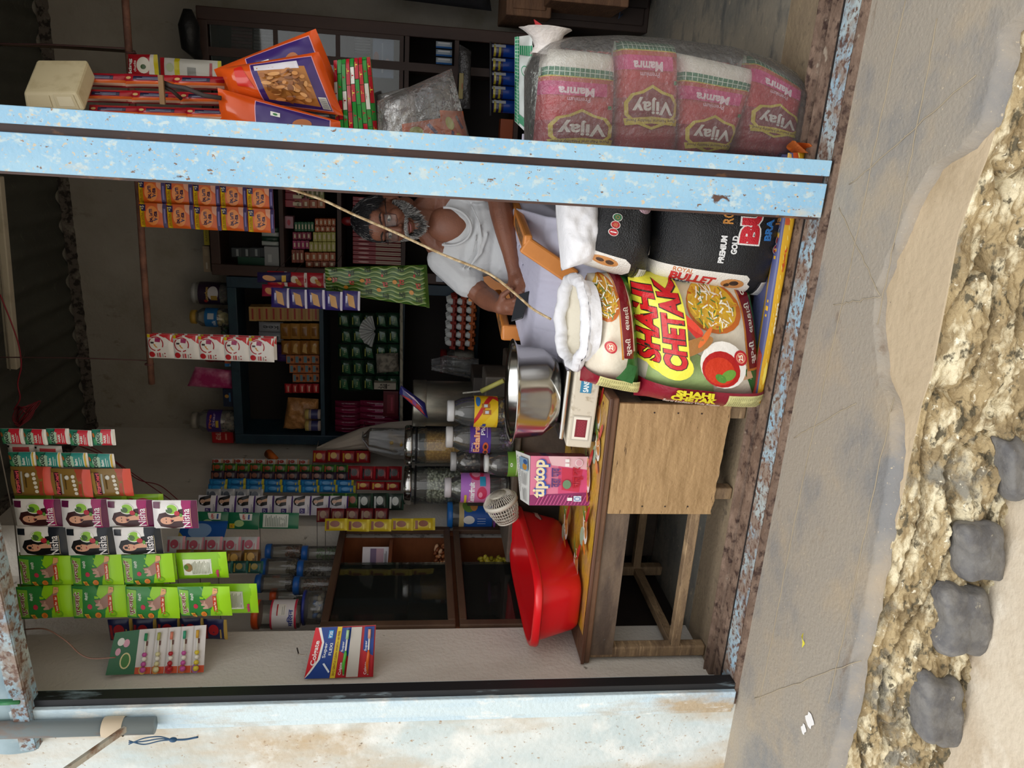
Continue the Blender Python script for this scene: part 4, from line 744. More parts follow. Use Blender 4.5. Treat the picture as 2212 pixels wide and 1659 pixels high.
def hand(b, w, d, up, s=1.0, curls=(20, 20, 25, 30), thumb=35, side=1, tw=1):
    """palm from wrist w along d, palm normal up (towards the back of the hand); side: which side the thumb leaves"""
    d = V(d).normalized(); up = (V(up)-d*V(up).dot(d)).normalized(); x = d.cross(up)*side; L = .092*s
    for k, o in enumerate((-.030, -.010, .010, .030)): cap(b, w+x*o*.55*s, w+d*L+x*o*s-up*abs(o)*.15, .017*s, .0125*s)
    cap(b, w-d*.02, w+d*.04*s, .023*s, .022*s)
    ln = (.030, .034, .032, .026) if 1 else 0
    for k, o in enumerate((.031, .011, -.010, -.029)):
        p = w+d*L*(.98 if k < 3 else .9)+x*o*s; a = radians(curls[k]); dd = d.copy(); r = .0098*s
        for j in range(3):
            ax = x*side; dd = (Matrix.Rotation(-a*(1.0 if j else .7)*1, 3, d.cross(up)) @ dd).normalized()
            q = p+dd*ln[k]*s*(1.15, .85, .68)[j]; cap(b, p, q, r, r*.93, n=8); p = q; r *= .93
    p = w+x*.020*s+d*.012*s; td = (d*.55+x*.8-up*.25).normalized(); q = p+td*.040*s; cap(b, p, q, .017*s, .0125*s, n=8)
    td2 = (d*cos(radians(thumb))+x*.35-up*.35).normalized(); q2 = q+td2*.032*s; cap(b, q, q2, .0125*s, .0105*s, n=8); cap(b, q2, q2+td2*.022*s, .0105*s, .009*s, n=8)
b = MB()
# head
hb_(b, 0, .012, .035, .077, .097, .092); hb_(b, 0, -.012, -.03, .066, .076, .088); hb_(b, 0, -.035, -.075, .048, .052, .045); hb_(b, 0, -.058, .045, .060, .036, .045)
for s in (-1, 1):
    hb_(b, s*.036, -.062, -.022, .027, .026, .026); hb_(b, s*.03, -.078, .030, .026, .014, .009); hb_(b, s*.079, .014, -.008, .009, .018, .031, R=Matrix.Rotation(radians(12), 3, 'X')); hb_(b, s*.083, .018, .006, .008, .012, .016)
    hb_(b, s*.055, .01, -.06, .022, .045, .035); hb_(b, s*.012, -.102, -.034, .0085, .0095, .0075)
cap(b, hd(0, -.086, .022), hd(0, -.114, -.026), .008, .0115); hb_(b, 0, -.113, -.030, .0115, .0115, .0095)
hb_(b, 0, -.090, -.062, .026, .012, .0075); hb_(b, 0, -.088, -.074, .022, .012, .0075); hb_(b, 0, -.07, -.098, .026, .024, .02)
# neck, torso, arms
cap(b, hd(0, .02, -.07), nk, .054, .062); 
for p, rr in ((waist[0], (.165, .135, .11)), (waist[1], (.165, .13, .12)), (waist[2], (.165, .115, .11))): b.ball(p, 1, skin, 14, rr)
for s in (shL, shR): cap(b, nk+V((0, 0, -.055)), s, .058, .058); cap(b, hd(0, .03, -.10), nk.lerp(s, .62)+V((0, .01, .012)), .046, .050)
cap(b, shL, elL, .056, .045, mid=.004); cap(b, elL, wrL, .044, .028, mid=.006); cap(b, shR, elR, .056, .045, mid=.004); cap(b, elR, wrR, .045, .028, mid=.007)
# hands: one cups the phone, the other reaches over it with the forefinger
phC = at(1130, 664, y=.66)
hand(b, wrL, (phC-wrL)+V((-.0, 0, -.01)), V((-.5, -.5, .6)), .98, (62, 66, 68, 66), 20, -1)
dR = (at(1136, 650, y=.66)-wrR)
hand(b, wrR, dR, V((.1, -.75, .65)), 1.0, (18, 52, 58, 62), 30, 1)
fuse(b, 'body', skin, person, .0042, 5)
# ---- face details
eye = M('d8d2c8', .2); dark = M('120d0b', .4)
for s in (-1, 1):
    b = MB(); hb_(b, s*.031, -.0795, .006, .0125, .010, .0085, eye); hb_(b, s*.031-.002, -.0885, .005, .0052, .0025, .0055, dark, n=8); b.build('eye', person)
    b = MB(); b.tube([hd(s*.016, -.094, .007+.007), hd(s*.031, -.0925, .0155), hd(s*.046, -.083, .009)], .0032, skinf, 8); b.build('eyelid', person)
    b = MB(); r = random.Random(2+s)
    for i in range(46):
        t_ = i/45; x0 = s*(.012+.038*t_); z0 = .031+.007*sin(t_*2.6)-.004*t_; p = hd(x0, -.094+.014*t_*t_, z0+r.uniform(-.002, .002)); b.tube([p, p+RH @ V((s*.008, -.002, .003+r.uniform(-.002, .002)))], .0009, r.choice(['15110f', '2a2421']), 4)
    b.build('eyebrow', person)
b = MB(); b.tube([hd(-.024, -.096, -.062), hd(-.010, -.104, -.0585), hd(0, -.105, -.0605), hd(.010, -.104, -.0585), hd(.024, -.096, -.062)], [.001, .0038, .0035, .0038, .001], M('6e3a36', .4), 8)
b.tube([hd(-.024, -.096, -.0635), hd(-.010, -.103, -.070), hd(.010, -.103, -.070), hd(.024, -.096, -.0635)], [.001, .0046, .0046, .001], M('7a423c', .4), 8); b.build('lips', person)
# hair: cap and strands
b = MB()
def hairf(u, v):
    q = 2*pi*u; ph = v*pi*.5; front = max(0, cos(q-1.5*pi)); lim = .62+.38*(1-front**1.2)*1.0; ph *= lim*1.22
    rr = 1.0; return hd(.083*sin(ph)*cos(q), .014+.104*sin(ph)*sin(q), .037+.104*cos(ph))
b.grid(lambda u, v: hairf(u, v)+RH @ V((1, 1, 1))*.003*noise.noise(V((u*20, v*5, 1))), 48, 14, M('17161a', .5, bump=(160, .8)), closeu=True)
r = random.Random(11)
for i in range(1500):
    u = r.random(); v = r.uniform(.0, 1.0); p = hairf(u, v); n_ = (p-hd(0, .014, .03)).normalized(); q = hairf(u+r.uniform(-.02, .02), min(1.08, v+.2)); dr = (q-p).normalized(); L = r.uniform(.018, .04)
    b.tube([p-n_*.002, p+dr*L*.5+n_*.004, p+dr*L+n_*r.uniform(.0, .005)], [.0012, .001, .0004], '17161a' if r.random() < .92 else '8d8a88', 3, False)
b.build('hair', person)
# beard and moustache
b = MB()
def beardp(a, t):  # a -1..1 around the jaw, t 0..1 downwards
    A = a*1.45; x = .071*sin(A); y = -.028-.062*cos(A)*(1-.12*t)+.022*abs(a); z = -.050-.055*t*(1-abs(a)**1.6)-.010+abs(a)**1.5*.055*(1-t*.6)
    return hd(x, y, z)
r = random.Random(5)
for i in range(2600):
    a = r.uniform(-1, 1); t_ = r.random(); p = beardp(a, t_)
    if abs(a) < .30 and t_ < .36: continue
    L = r.uniform(.012, .024)*(1.3-abs(a)*.6); o = (p-hd(0, .0, -.04)).normalized()
    d = (o*.5+RH @ V((r.uniform(-.35, .35), -.05, -1.0))).normalized()
    g = ('8f8d8b', 'b5b3b0', '6b6967', '2a2828')[int(r.random()*4)] if abs(a) > .35 or t_ > .75 else ('1b1a1a', '2a2828', '1b1a1a', '7a7876')[int(r.random()*4)]
    b.tube([p-o*.006, p+d*L*.5+o*.002, p+d*L], [.0013, .0011, .0004], g, 3, False)
for i in range(420):
    a = r.uniform(-1, 1); p = hd(a*.032, -.107+.022*a*a, -.047-.006*abs(a)+r.uniform(-.004, .004)); d = RH @ V((a*.8+r.uniform(-.2, .2), -.15, -.8)); L = r.uniform(.007, .013)
    b.tube([p, p+d*L], [.0011, .0004], r.choice(['9a9896', '6b6967', '3a3838', 'b5b3b0']), 3, False)
b.build('beard', person)
# spectacles
b = MB(); fr_ = M('3a2a2e', .3, .5)
for s in (-1, 1):
    P = [(s*.010, -.108, .020), (s*.052, -.098, .022), (s*.056, -.094, .010), (s*.050, -.098, -.020), (s*.030, -.104, -.025), (s*.013, -.108, -.018), (s*.010, -.108, .020)]
    b.tube([hd(*p) for p in P], .0014, fr_, 6); b.tube([hd(s*.055, -.094, .014), hd(s*.078, -.05, .014), hd(s*.082, .02, .010)], .0018, dark, 6)
b.tube([hd(-.010, -.109, .012), hd(0, -.113, .014), hd(.010, -.109, .012)], .0013, fr_, 6); b.build('spectacles', person)
for s in (-1, 1):
    b = MB(); b.add([hd(s*.011, -.108, .020), hd(s*.052, -.098, .021), hd(s*.050, -.098, -.020), hd(s*.013, -.108, -.018)], [(0, 1, 2, 3)], clear('e8eaee', .08, .02)); b.build('lens', person)
# ---- white vest
vest = M('c9cbcd', .85, var=(4, .4, .7), hue2='bcbec2', bump=(26, .35))
b = MB()
for p, rr in ((waist[0]+V((0, 0, .01)), (.180, .150, .115)), (waist[1], (.180, .145, .12)), (waist[2]+V((0, 0, -.012)), (.178, .128, .105))): b.ball(p, 1, vest, 16, rr)
for s, q in ((shL, elL), (shR, elR)):
    cap(b, nk+(s-nk)*.55+V((0, .01, -.062)), s+V((0, 0, -.004)), .064, .068); e_ = s.lerp(q, .62); cap(b, s, e_, .068, .066)
r = random.Random(6)
for k in range(9):
    z = r.uniform(-.12, .07); sx = r.choice((1, -1)); c = waist[1]+V((0, 0, z)); q = r.uniform(.02, .07); b.tube([c+V((sx*.165, -.075, q)), c+V((sx*.12, -.128, q*.5)), c+V((sx*.06, -.148, -.01)), c+V((-sx*r.uniform(0, .05), -.150, -q*.5))], [.003, .0045, .005, .003], vest, 6)
def cutneck(b):
    c = nk+V((-.012, -.10, -.02)); k = []
    return c
o = fuse(b, 'vest', vest, person, .005, 5)
# scoop neckline: skin shows above it, so the chest is a child of the body surface
b = MB(); sc_ = nk+V((-.008, -.047, -.058))
b.ball(sc_, 1, skin, 20, (.074, .056, .092), Matrix.Rotation(radians(-10), 3, 'X')); fuse(b, 'chest', skin, person, .005, 8)
b = MB(); pts = []
for i in range(33):
    a = pi*(-.06+1.12*i/32); pts.append(sc_+V((.073*cos(a), -.040-.026*sin(a), -.004-.081*sin(a)+.012*(1-sin(a)))))
b.tube(pts, .0052, vest, 8); b.build('neckline', person)
# ---- white lungi over thighs and knees
lun = M('c3c2d3', .8, var=(3, .4, .7), hue2='b3b2c6', bump=(14, .35))
hipL, hipR = at(1140, 575, y=1.02), at(1140, 470, y=1.02)
knL, knR = at(1196, 740, y=.60), at(1222, 520, y=.60)
b = MB()
b.ball((hipL+hipR)/2, 1, lun, 14, (.20, .15, .10)); cap(b, hipL, knL, .10, .085); cap(b, hipR, knR, .105, .09); cap(b, (hipL+hipR)/2+V((0, -.05, 0)), (knL+knR)/2+V((0, .05, -.01)), .095, .07)
cap(b, knL, knL+V((0, -.02, -.40)), .085, .10); cap(b, knR, knR+V((.02, -.02, -.40)), .09, .10); cap(b, (knL+knR)/2, (knL+knR)/2+V((0, -.01, -.40)), .075, .10)
for k in range(26):
    t_ = k/25; h = hipL.lerp(hipR, t_*1.3-.1)+V((0, -.10, .085)); kn = knL.lerp(knR, t_*1.5-.3)+V((0, -.02, .078)); m_ = h.lerp(kn, .5)+V((.01*sin(k*2.1), 0, .012)); b.tube([h, h.lerp(m_, .5)+V((0, 0, .006)), m_, m_.lerp(kn, .5), kn, kn+V((0, -.07, -.09)), kn+V((0, -.085, -.3))], [.008, .009, .009, .010, .010, .010, .009], lun, 6)
fuse(b, 'lungi', lun, person, .0065, 5)
# ---- phone
b = MB(); u_ = (at(1112, 652, y=.70)-at(1150, 640, y=.66)).normalized(); d_ = (at(1122, 690, y=.66)-at(1134, 640, y=.68)).normalized(); n_ = u_.cross(d_).normalized()
if n_.y > 0: n_ = -n_
c = phC+n_*.02; P = []
for zz in (-.004, .004):
    for a, e_ in ((-1, -1), (1, -1), (1, 1), (-1, 1)): P.append(c+d_*a*.052+u_*e_*.027+n_*zz)
b.hexa(P, M('1b1c20', .25)); t = thing('mobile_phone', 'dark mobile phone held in both hands by the seated man', 'phone', c); b.build('phone_case', t, .004)
b = MB(); b.add([c+d_*a*.049+u_*e_*.025+n_*.0048 for a, e_ in ((-1, -1), (1, -1), (1, 1), (-1, 1))], [(0, 1, 2, 3)], M('34363a', .12)); b.build('phone_screen', t)
# ---- orange plastic armchair
org = M('d5873f', .45, var=(6, .45, .7), hue2='c67a36'); worn = M('5b4228', .8, var=(40, .45, .6), hue2='a06a34')
fR, bR, fL, bL = at(1140, 528, y=.50), at(1116, 425, y=1.12), at(1092, 720, y=.74), at(1085, 640, y=1.12)
fR2 = V((fR.x, fR.y, .70)); 
t = thing('plastic_armchair', 'orange moulded plastic armchair under the seated man, its armrests worn dark', 'chair', V(((fR.x+fL.x)/2, .95, 0)))
def slab_(b, pts, w, th, m):
    for p, q in zip(pts, pts[1:]): b.beam(p, q, w, th, m)
for nm, f_, k_ in (('armrest', fR, bR), ('armrest', fL, bL)):
    b = MB(); zt_ = max(f_.z, k_.z)-.0; a_ = V((f_.x, f_.y, zt_)); c_ = V((k_.x, k_.y, zt_))
    b.beam(a_, c_, .065, .030, org); o = b.build(nm, t, .008)
    b2 = MB(); b2.beam(a_.lerp(c_, .05)+V((0, 0, .0152)), a_.lerp(c_, .45)+V((0, 0, .0152)), .034, .001, worn); b2.build('worn_patch', o); o.children[0].location = (0, 0, 0)
    e2 = at(1240, 600, y=.50) if f_ is fR else V((a_.x+.01, a_.y-.01, .50)); b = MB(); b.beam(a_+V((0, .012, .012)), e2, .03, .06, org, (1, 0, 0)); b.build('arm_front', t, .008)
    for y_ in (a_.y+.01, 1.16): b = MB(); b.beam((a_.x*1.0, y_, .52), (a_.x, y_, .0), .04, .05, org, (1, 0, 0)); b.build('leg', t, .008)
b = MB(); b.box((fL.x+.02, .74, .40), (fR.x-.01, 1.18, .43), org); b.build('seat', t, .01)
b = MB()
b.grid(lambda u, v: V((fL.x+(fR.x-fL.x)*u, 1.20+.10*v-.03*sin(pi*u), .42+.48*v)), 12, 10, org); b.grid(lambda u, v: V((fL.x+(fR.x-fL.x)*(1-u), 1.21+.10*v-.03*sin(pi*u), .42+.48*v)), 12, 10, org); b.build('backrest', t)
# natural cord slung from the post down to the sack
t = thing('cord', 'natural coloured cord slung from the blue post down across the seated man', 'cord', (0, 0, .6))
P = [(575, 392, .03), (640, 412, .05), (700, 432, .07), (760, 462, .09), (850, 500, .11), (960, 552, .13), (1060, 590, .15), (1120, 640, .17), (1150, 668, .18), (1198, 694, .19)]
pts = [at(a, c_, y=y) for a, c_, y in P]; b = MB(); sm = []
for i in range(len(pts)-1):
    for k in range(6): sm.append(pts[i].lerp(pts[i+1], k/6))
for _ in range(4): sm = [sm[0]]+[(sm[i-1]+sm[i]*2+sm[i+1])/4 for i in range(1, len(sm)-1)]+[sm[-1]]
b.tube(sm, .0038, M('d8c4a0', .8, var=(60, .4, .6), hue2='a88c64', bump=(300, .5)), 8); b.build('cord_strand', t)
# ================================================================ strips of sachets and hanging packs
def strip(name, label, cat, kind, pt, pb, pl_, pr_, n, y=None, x=None, rot=None, group=None, part='sachet', th=.006, jit=3, gap=.0, shift=0, rough=.3, nu=4, nv=5):
    pm = (pl_+pr_)/2; k = {'y': y} if y is not None else {'x': x}; tp = at(pt, pm, **k); bt = at(pb, pm, **({'y': tp.y} if y is None else k)); Ht = tp.z-bt.z
    if y is not None and rot is None: W = abs(at(pt, pl_, y=y).x-at(pt, pr_, y=y).x); rot = 0
    else:
        W = abs(pl_-pr_)*((tp-CAM).dot(_fw))/F_PX; rot = (facing(tp)+pi/2 if rot is None else rot)
    base, items, w, h = KIND[kind]; hs = Ht/n; th = max(th, .007)+.003; t = thing(name, label, cat, V((tp.x, tp.y, tp.z-Ht)), group)
    if x is not None: b = MB(); b.tube([V((XW+.001 if tp.y > NB else XW-.27, tp.y, tp.z+.003)), V((tp.x+.004, tp.y, tp.z-.002))], .0016, M('4a4440', .5), 5); b.build('hook', t)
    elif y > 1.1: b = MB(); b.tube([V((tp.x, 2.139, tp.z+.004)), V((tp.x, tp.y, tp.z-.002))], .0012, M('2a2624', .5), 5); b.build('hook', t)
    sf = Quad((-W/2, 0, -hs*(1-gap)), (W/2, 0, -hs*(1-gap)), (W/2, 0, 0), (-W/2, 0, 0), w=w, h=h, bulge=th, nz=.0032, ns=34, seed=len(name)+n, k=4)
    b = MB(); pouch(b, sf, M(base, rough), nu*2, nv*2); art(b, sf, items, nu*2, nv*2, h0=.0013, dz=.00015, rough=rough); me = b.mesh(part)
    for i in range(n):
        o = bpy.data.objects.new(part, me); col.objects.link(o); o.parent = t; o.location = (rnd(-1, 1)*.002, rnd(-1, 1)*.002, Ht-i*hs); o.rotation_euler = (radians(rnd(-jit, jit)), radians(rnd(-1, 1)*jit*.4), rot+radians(rnd(-jit, jit)*1.5))
    return t
def face_(x, y, s, hair='2a1412', skin_='d8a184'):
    return [('p', [(x-2.2*s, y-5*s), (x-3.0*s, y-1*s), (x-2.2*s, y+2*s), (x-.2*s, y+2.9*s), (x+1.8*s, y+2.2*s), (x+2.6*s, y-.4*s), (x+3.6*s, y-5*s)], hair), ('e', x-.3*s, y+.3*s, 1.15*s, 1.7*s, skin_), ('p', [(x-.6*s, y-1.2*s), (x+.6*s, y-1.0*s), (x+1.8*s, y-5*s), (x-.2*s, y-5*s)], skin_), ('e', x-.75*s, y+.5*s, .26*s, .1*s, '2a1a18'), ('e', x+.2*s, y+.5*s, .26*s, .1*s, '2a1a18'), ('e', x-.25*s, y-.7*s, .34*s, .13*s, 'b0434a')]
def nisha(a, b_, hair): return ('e9e7e6', [('r', 0, 0, 10, 13, 'e9e7e6'), ('p', [(0, 0), (10, 0), (10, 4.6), (6.4, 4.2), (3.4, 4.4), (0, 4.0)], a), ('r', 0, 0, 10, 1.6, b_)]+face_(3.6, 8.4, 1.15, hair)+[('r', 0, 0, 10, 3.9, a), ('r', 0, 0, 10, 1.7, b_), ('r', 7.6, 10.6, 9.7, 12.6, b_), ('e', 7.2, 7.2, 1.9, 1.9, 'eeeeea'), ('e', 7.3, 7.2, 1.65, 1.65, '8cc23a'), ('e', 6.9, 7.9, 1.0, 1.0, '4a6a3a'), ('e', 5.9, 5.7, .9, .8, 'b52a3a'), ('e', 5.2, 4.6, .7, .4, '5c9a3a'), ('t', 'Nisha', 4.2, 3.1, 6.6, 2.1, 0, 'f2eef0', .01), ('r', .9, 1.75, 7.6, 1.85, 'd9c9a0')], 10, 13)
henna = ('8fc81f', [('r', 0, 0, 10, 14, '8cc41c'), ('p', [(0, 14), (10, 14), (10, 7), (7.6, 7.5), (4, 5), (0, 6)], '2f7d3a'), ('r', 0, 0, 10, 3.0, '9ad31f'), ('p', [(.6, 11.4), (9.2, 11.0), (9.4, 13.6), (.8, 13.9)], '7fb83a'), ('t', '\u0928\u0942\u0930\u091c\u0939\u093e\u0901', 5.0, 12.5, 7.6, 2.0, 0, 'efe6da', .06), ('t', '\u0928\u0942\u0930\u091c\u0939\u093e\u0901', 5.0, 12.5, 7.3, 1.8, 0, '7a2430', .02), ('t', '\u092e\u0947\u0939\u0902\u0926\u0940', 7.2, 10.1, 2.4, .9, 0, 'eef2e8', .01), ('e', 4.0, 9.4, .8, .6, 'c0344e'), ('p', [(3.2, 6.0), (4.6, 7.6), (6.0, 8.2), (6.2, 6.6), (7.8, 4.8), (9.4, 4.0), (9.0, 3.0), (6.4, 4.2), (4.2, 4.4)], '9a7466'), ('p', [(3.2, 6.0), (3.0, 7.4), (3.4, 7.6), (4.0, 6.8), (4.2, 7.9), (4.7, 7.9), (4.9, 7.0), (5.3, 7.9), (5.8, 7.6), (5.6, 6.4)], 'c09a8a'), ('p', [(7.8, 4.6), (9.8, 4.4), (9.6, 3.2), (8.4, 3.2)], 'd8a068'), ('r', 1.9, 3.6, 7.4, 4.6, 'b93a1c'), ('t', 'Henna Powder', 4.6, 4.1, 4.8, .6, 0, 'f0d8c0', .03), ('e', 1.3, 7.4, .9, .8, 'd9822c'), ('e', 1.3, 7.4, .6, .5, 'c06a2a'), ('p', [(.2, 9.4), (1.8, 9.8), (1.8, 10.9), (.2, 10.4)], 'e0b83a'), ('t', '10', 1.0, 10.1, 1.1, .8, 0, 'b03a2a', .04), ('o', 1.6, 3.6, 1.0, .3, '74b01c')], 10, 14)
hennab = ('8fc81f', [('r', 0, 0, 10, 14, '86bf1d'), ('r', 0, 0, 10, 2.2, '9ad31f'), ('p', [(2, 4.2), (8, 4.2), (8, 12), (2, 12)], 'dedfd0')]+[('r', 2.5, 4.8+i*.42, 7.4-(i*7 % 3)*.4, 4.95+i*.42, '8a8f7a') for i in range(12)]+[('e', 5, 10.6, 1.6, 1.1, '8a6a3a'), ('e', 5.2, 11.2, 1.0, .6, '4f7a2a'), ('t', 'neha', 2.4, 2.9, 3.0, 1.0, 0, 'c0306a', .05)], 10, 14)
def zandu(c1, c2): return ('e8e6e0', [('r', 0, 0, 8, 11, 'e8e6e0'), ('r', 0, 6.6, 8, 11, '2a7f66'), ('r', 0, 1.6, 8, 6.6, c1), ('e', 4, 6.8, 3.0, 2.2, 'a9c9b0'), ('r', 0, 1.6, 8, 5.6, c1), ('e', 2.4, 9.4, 1.6, .9, '4f9a6a', .4), ('e', 5.6, 10, 1.1, .6, 'c9702c', .3), ('t', 'ZANDU', 4, 7.6, 6.6, 1.7, 0, '1c2a24', .03), ('t', c2, 3.6, 4.6, 3.8, 1.2, 0, 'e8f0ea', .03), ('r', 1.4, 3.0, 6.2, 3.3, 'd9e6e0'), ('r', 1.4, 2.3, 5.2, 2.5, 'd9e6e0'), ('r', 0, .6, 8, 1.2, 'c9a82a' if c2 == 'Balm' else 'd8d6d0')], 8, 11)
brand = ('8a6a30', [('r', 0, 0, 10, 13, '86682f'), ('r', 0, 0, 10, 2.6, 'd2513f'), ('p', [(0, 3.2), (10, 2.4), (10, 5.2), (6, 3.8), (0, 4.4)], 'a8432c'), ('e', 5, 12.2, 4, 1.2, 'a98a45'), ('p', [(1.0, 9.8), (9.0, 10.2), (9.0, 11.8), (1.0, 11.4)], '4a1a2a'), ('t', 'Pitambari', 5, 10.8, 7.4, 1.3, 0, 'e8606a', .03), ('r', 1.6, 9.0, 8.6, 9.6, 'a9a9a2'), ('r', 3.2, 7.8, 8.2, 8.3, '6a5228'), ('e', 7.4, 7.4, .8, .8, 'd9d6cc'), ('o', 7.4, 7.4, .8, .2, 'a9a69c')]+[('e', 1.8+i*1.5, 4.9+.12*i, .6, .6, 'd9d4c6') for i in range(5)], 10, 13)
bourn = ('d9621c', [('r', 0, 0, 10, 11, 'd8601c'), ('r', 0, 8.8, 10, 10.6, 'e3bc1e'), ('r', 6.8, 8.2, 9.4, 10.8, '2a2250'), ('t', '+5', 8.1, 9.5, 1.6, 1.4, 0, 'e8dcc0', .02), ('t', '20% EXTRA', 3.4, 9.7, 5.2, .9, 0, '9a5a1c', .02), ('e', 5, 5.6, 4.0, 2.6, 'e58a3c'), ('t', 'Bourn', 5, 6.5, 5.4, 1.9, 0, '3a1e40', .04), ('t', 'Vita', 4.8, 4.5, 4.2, 1.8, 0, '3a1e40', .04), ('p', [(6, 1.6), (10, 1.2), (10, 3.6), (7.4, 3.2)], 'd99a7a'), ('r', 0, 0, 10, 1.5, '33285e'), ('r', 2, .4, 8, 1.0, '6a60a0')], 10, 11)
hing = ('e6e2dd', [('r', 0, 0, 11, 11, 'e6e2dd'), ('p', [(11, 11), (11, 7), (6, 3.2), (8, 1), (11, 0)], 'e6e2dd'), ('p', [(7.2, 0), (11, 0), (11, 11), (9.6, 11), (9.8, 3.0)], 'c9252c'), ('e', 6.6, 6.4, 4.0, 4.4, 'e6e2dd'), ('o', 6.9, 7.2, 3.3, .5, 'b0202c'), ('e', 6.9, 7.2, 2.8, 2.8, 'eae6e0'), ('p', [(7.8, 7.6), (9.6, 7.4), (9.4, 5.0), (7.6, 5.4)], 'a0205a'), ('p', [(5.0, 7.2), (6.8, 8.4), (6.8, 7.6), (4.8, 6.4)], 'c98a3a'), ('r', 7.0, 8.0, 7.8, 9.4, '3a2a2a'), ('r', 9.6, 9.6, 10.9, 10.9, 'd9c41e'), ('e', 2.0, 9.2, 1.3, 1.3, 'b8252c'), ('r', .8, 6.6, 2.8, 7.0, 'c9555a'), ('r', .8, 5.4, 2.9, 6.2, 'c9555a'), ('r', .8, 4.4, 2.6, 4.7, '9a8a86'), ('e', 1.2, 3.6, .3, .3, 'a03038'), ('e', 2.6, 3.6, .3, .3, 'a03038')], 11, 11)
def plain(c, c2, c3, w=8, h=8): return (c, [('r', 0, 0, w, h, c), ('r', 0, 0, w, h*.12, c3), ('e', w*.55, h*.55, w*.26, h*.22, c2), ('r', w*.1, h*.8, w*.8, h*.92, c2), ('r', w*.15, h*.22, w*.6, h*.28, c3)], w, h)
shamp = ('dcd9e2', [('r', 0, 0, 10, 11, 'dcd9e2'), ('r', 0, 0, 10, .8, '4a2f7a')]+face_(7.2, 8.0, .85, '15100f', 'd0a88e')+[('r', 0, 0, 10, 3.8, 'dcd9e2'), ('r', 1.0, 3.4, 3.6, 6.6, '4a3a80'), ('t', 'CP', 2.3, 5.2, 1.8, 1.4, 0, 'd9d6ea'), ('r', 1.0, 1.8, 5.6, 2.1, '8a86a0'), ('r', 1.0, 1.2, 4.4, 1.5, '8a86a0'), ('r', 0, 0, 10, .8, '4a2f7a')], 10, 11)
medi = ('1f7350', [('r', 0, 0, 12, 14, '1f7350'), ('p', [(6.4, 3), (11.2, 3), (11.2, 9), (6.4, 8)], 'e6e6e2'), ('t', 'APPE', 8.8, 6.6, 4, 1.4, 0, 'c0302c', .04), ('r', 7, 4, 10.6, 4.8, '2f4f9a'), ('e', 4.2, 8.6, 2.4, 2.2, 'a9c98a'), ('r', .8, 10.6, 4, 13, 'd8c22a'), ('t', '\u20b95', 2.4, 11.8, 2, 1.4, 0, 'b03a2a')], 12, 14)
medib = ('1f7350', [('r', 0, 0, 12, 14, '1f7350'), ('r', 1, 3.6, 11, 12.6, 'd3d9d2')]+[('r', 1.6, 4.2+i*.6, 10-(i % 3), 4.45+i*.6, '7a8a80') for i in range(13)], 12, 14)
KIND = {'nm': nisha('a02266', '5c1440', '3a1a1c'), 'nb': nisha('1b1f2a', '151a22', '141214'), 'he': henna, 'hb': hennab, 'zr': zandu('c8283a', 'NARI'), 'zg': zandu('2f8f86', 'Balm'), 'pi': brand, 'bv': bourn, 'hi': hing, 'sh': shamp, 'md': medi, 'mb': medib,
 'zw': ('e6e4df', [('r', 0, 0, 8, 11, 'e2e0da'), ('r', 1, 2, 7, 8.6, 'c04a50'), ('r', 6.6, 9.8, 7.6, 10.8, '1c1c1c')], 8, 11), 'lg': plain('8fc22a', 'c9305a', 'a8d83a'),
 'wr': plain('c9c9c9', 'b03a2c', 'd9b090'), 'gn': plain('2f5f2c', 'b0502a', '6a9a3a'), 'dk': plain('2a2230', '8a5a4a', '4a3a50'), 'bl': plain('1f6fb0', '2a8fd0', 'c9c03a'), 'gy': plain('a9aeb6', '5a6270', 'd6d8dc'), 'rd': plain('a01c24', 'd0a030', '701018'), 'rb': plain('8a1420', '1c1c1e', 'c9303a'),
 'bw': plain('15271f', 'b9beb9', '2c4a3a'), 'mr': plain('6a141c', '8a6a50', '3a0c12'), 'ye': plain('bba41c', '7a3a1c', 'd8c84a'), 'pu': ('2f2466', [('r', 0, 0, 8, 8, '2f2466'), ('r', 0, 0, 8, 1, 'd6d2e0'), ('p', [(1, 2), (6, 3), (7, 6), (2, 5)], 'b98a4a'), ('r', 3, 5.6, 6, 6.4, 'c9c6e0')], 8, 8), 'rp': ('b01c2a', [('r', 0, 0, 9, 9, 'b01c2a'), ('r', 0, 0, 9, 1.2, 'ddd6d0'), ('e', 5, 5.6, 2.2, 1.8, 'ddd0b8'), ('e', 3.4, 3.8, 2.4, 1.0, 'c98a3a', .5), ('t', 'Rusk', 4.6, .6, 2.6, .7, 0, 'b01c2a', .03)], 9, 9),
 'wh': plain('c9ccd0', 'c05a70', 'e0a0b0'), 'gd': plain('7a5a2c', 'c9a050', '4a3418'), 'nv': plain('1c2250', 'b01c2a', 'b89a4a'), 'tl': plain('14403c', '8a7a3a', '1f5f58'), 'gr2': ('2f8a3a', [('r', 0, 0, 8, 8, '2f8a3a'), ('r', 0, 0, 2.4, 8, 'd9cf2a'), ('e', 5.5, 4, 1.6, 2.6, 'dfe6dc')], 8, 8)}
ST = 'sachet strips hanging at the left front'
strip('sachet_strip', 'hanging strip of small red and green balm sachets, the strip nearest the back corner', 'sachet strip', 'zr', 4, 248, 958, 924, 5, y=.28, th=.004)
strip('sachet_strip', 'hanging strip of small green and teal balm sachets next to the golden brown strip', 'sachet strip', 'zg', 20, 248, 1008, 976, 4, y=.28, th=.004)
strip('sachet_strip', 'short pale strip showing sachet backs behind the teal balm sachets', 'sachet strip', 'zw', 18, 136, 990, 960, 2, y=.31, th=.003)
strip('sachet_strip', 'hanging strip of golden brown and red metal polish sachets', 'sachet strip', 'pi', 26, 286, 1071, 1010, 3, y=.27, th=.007)
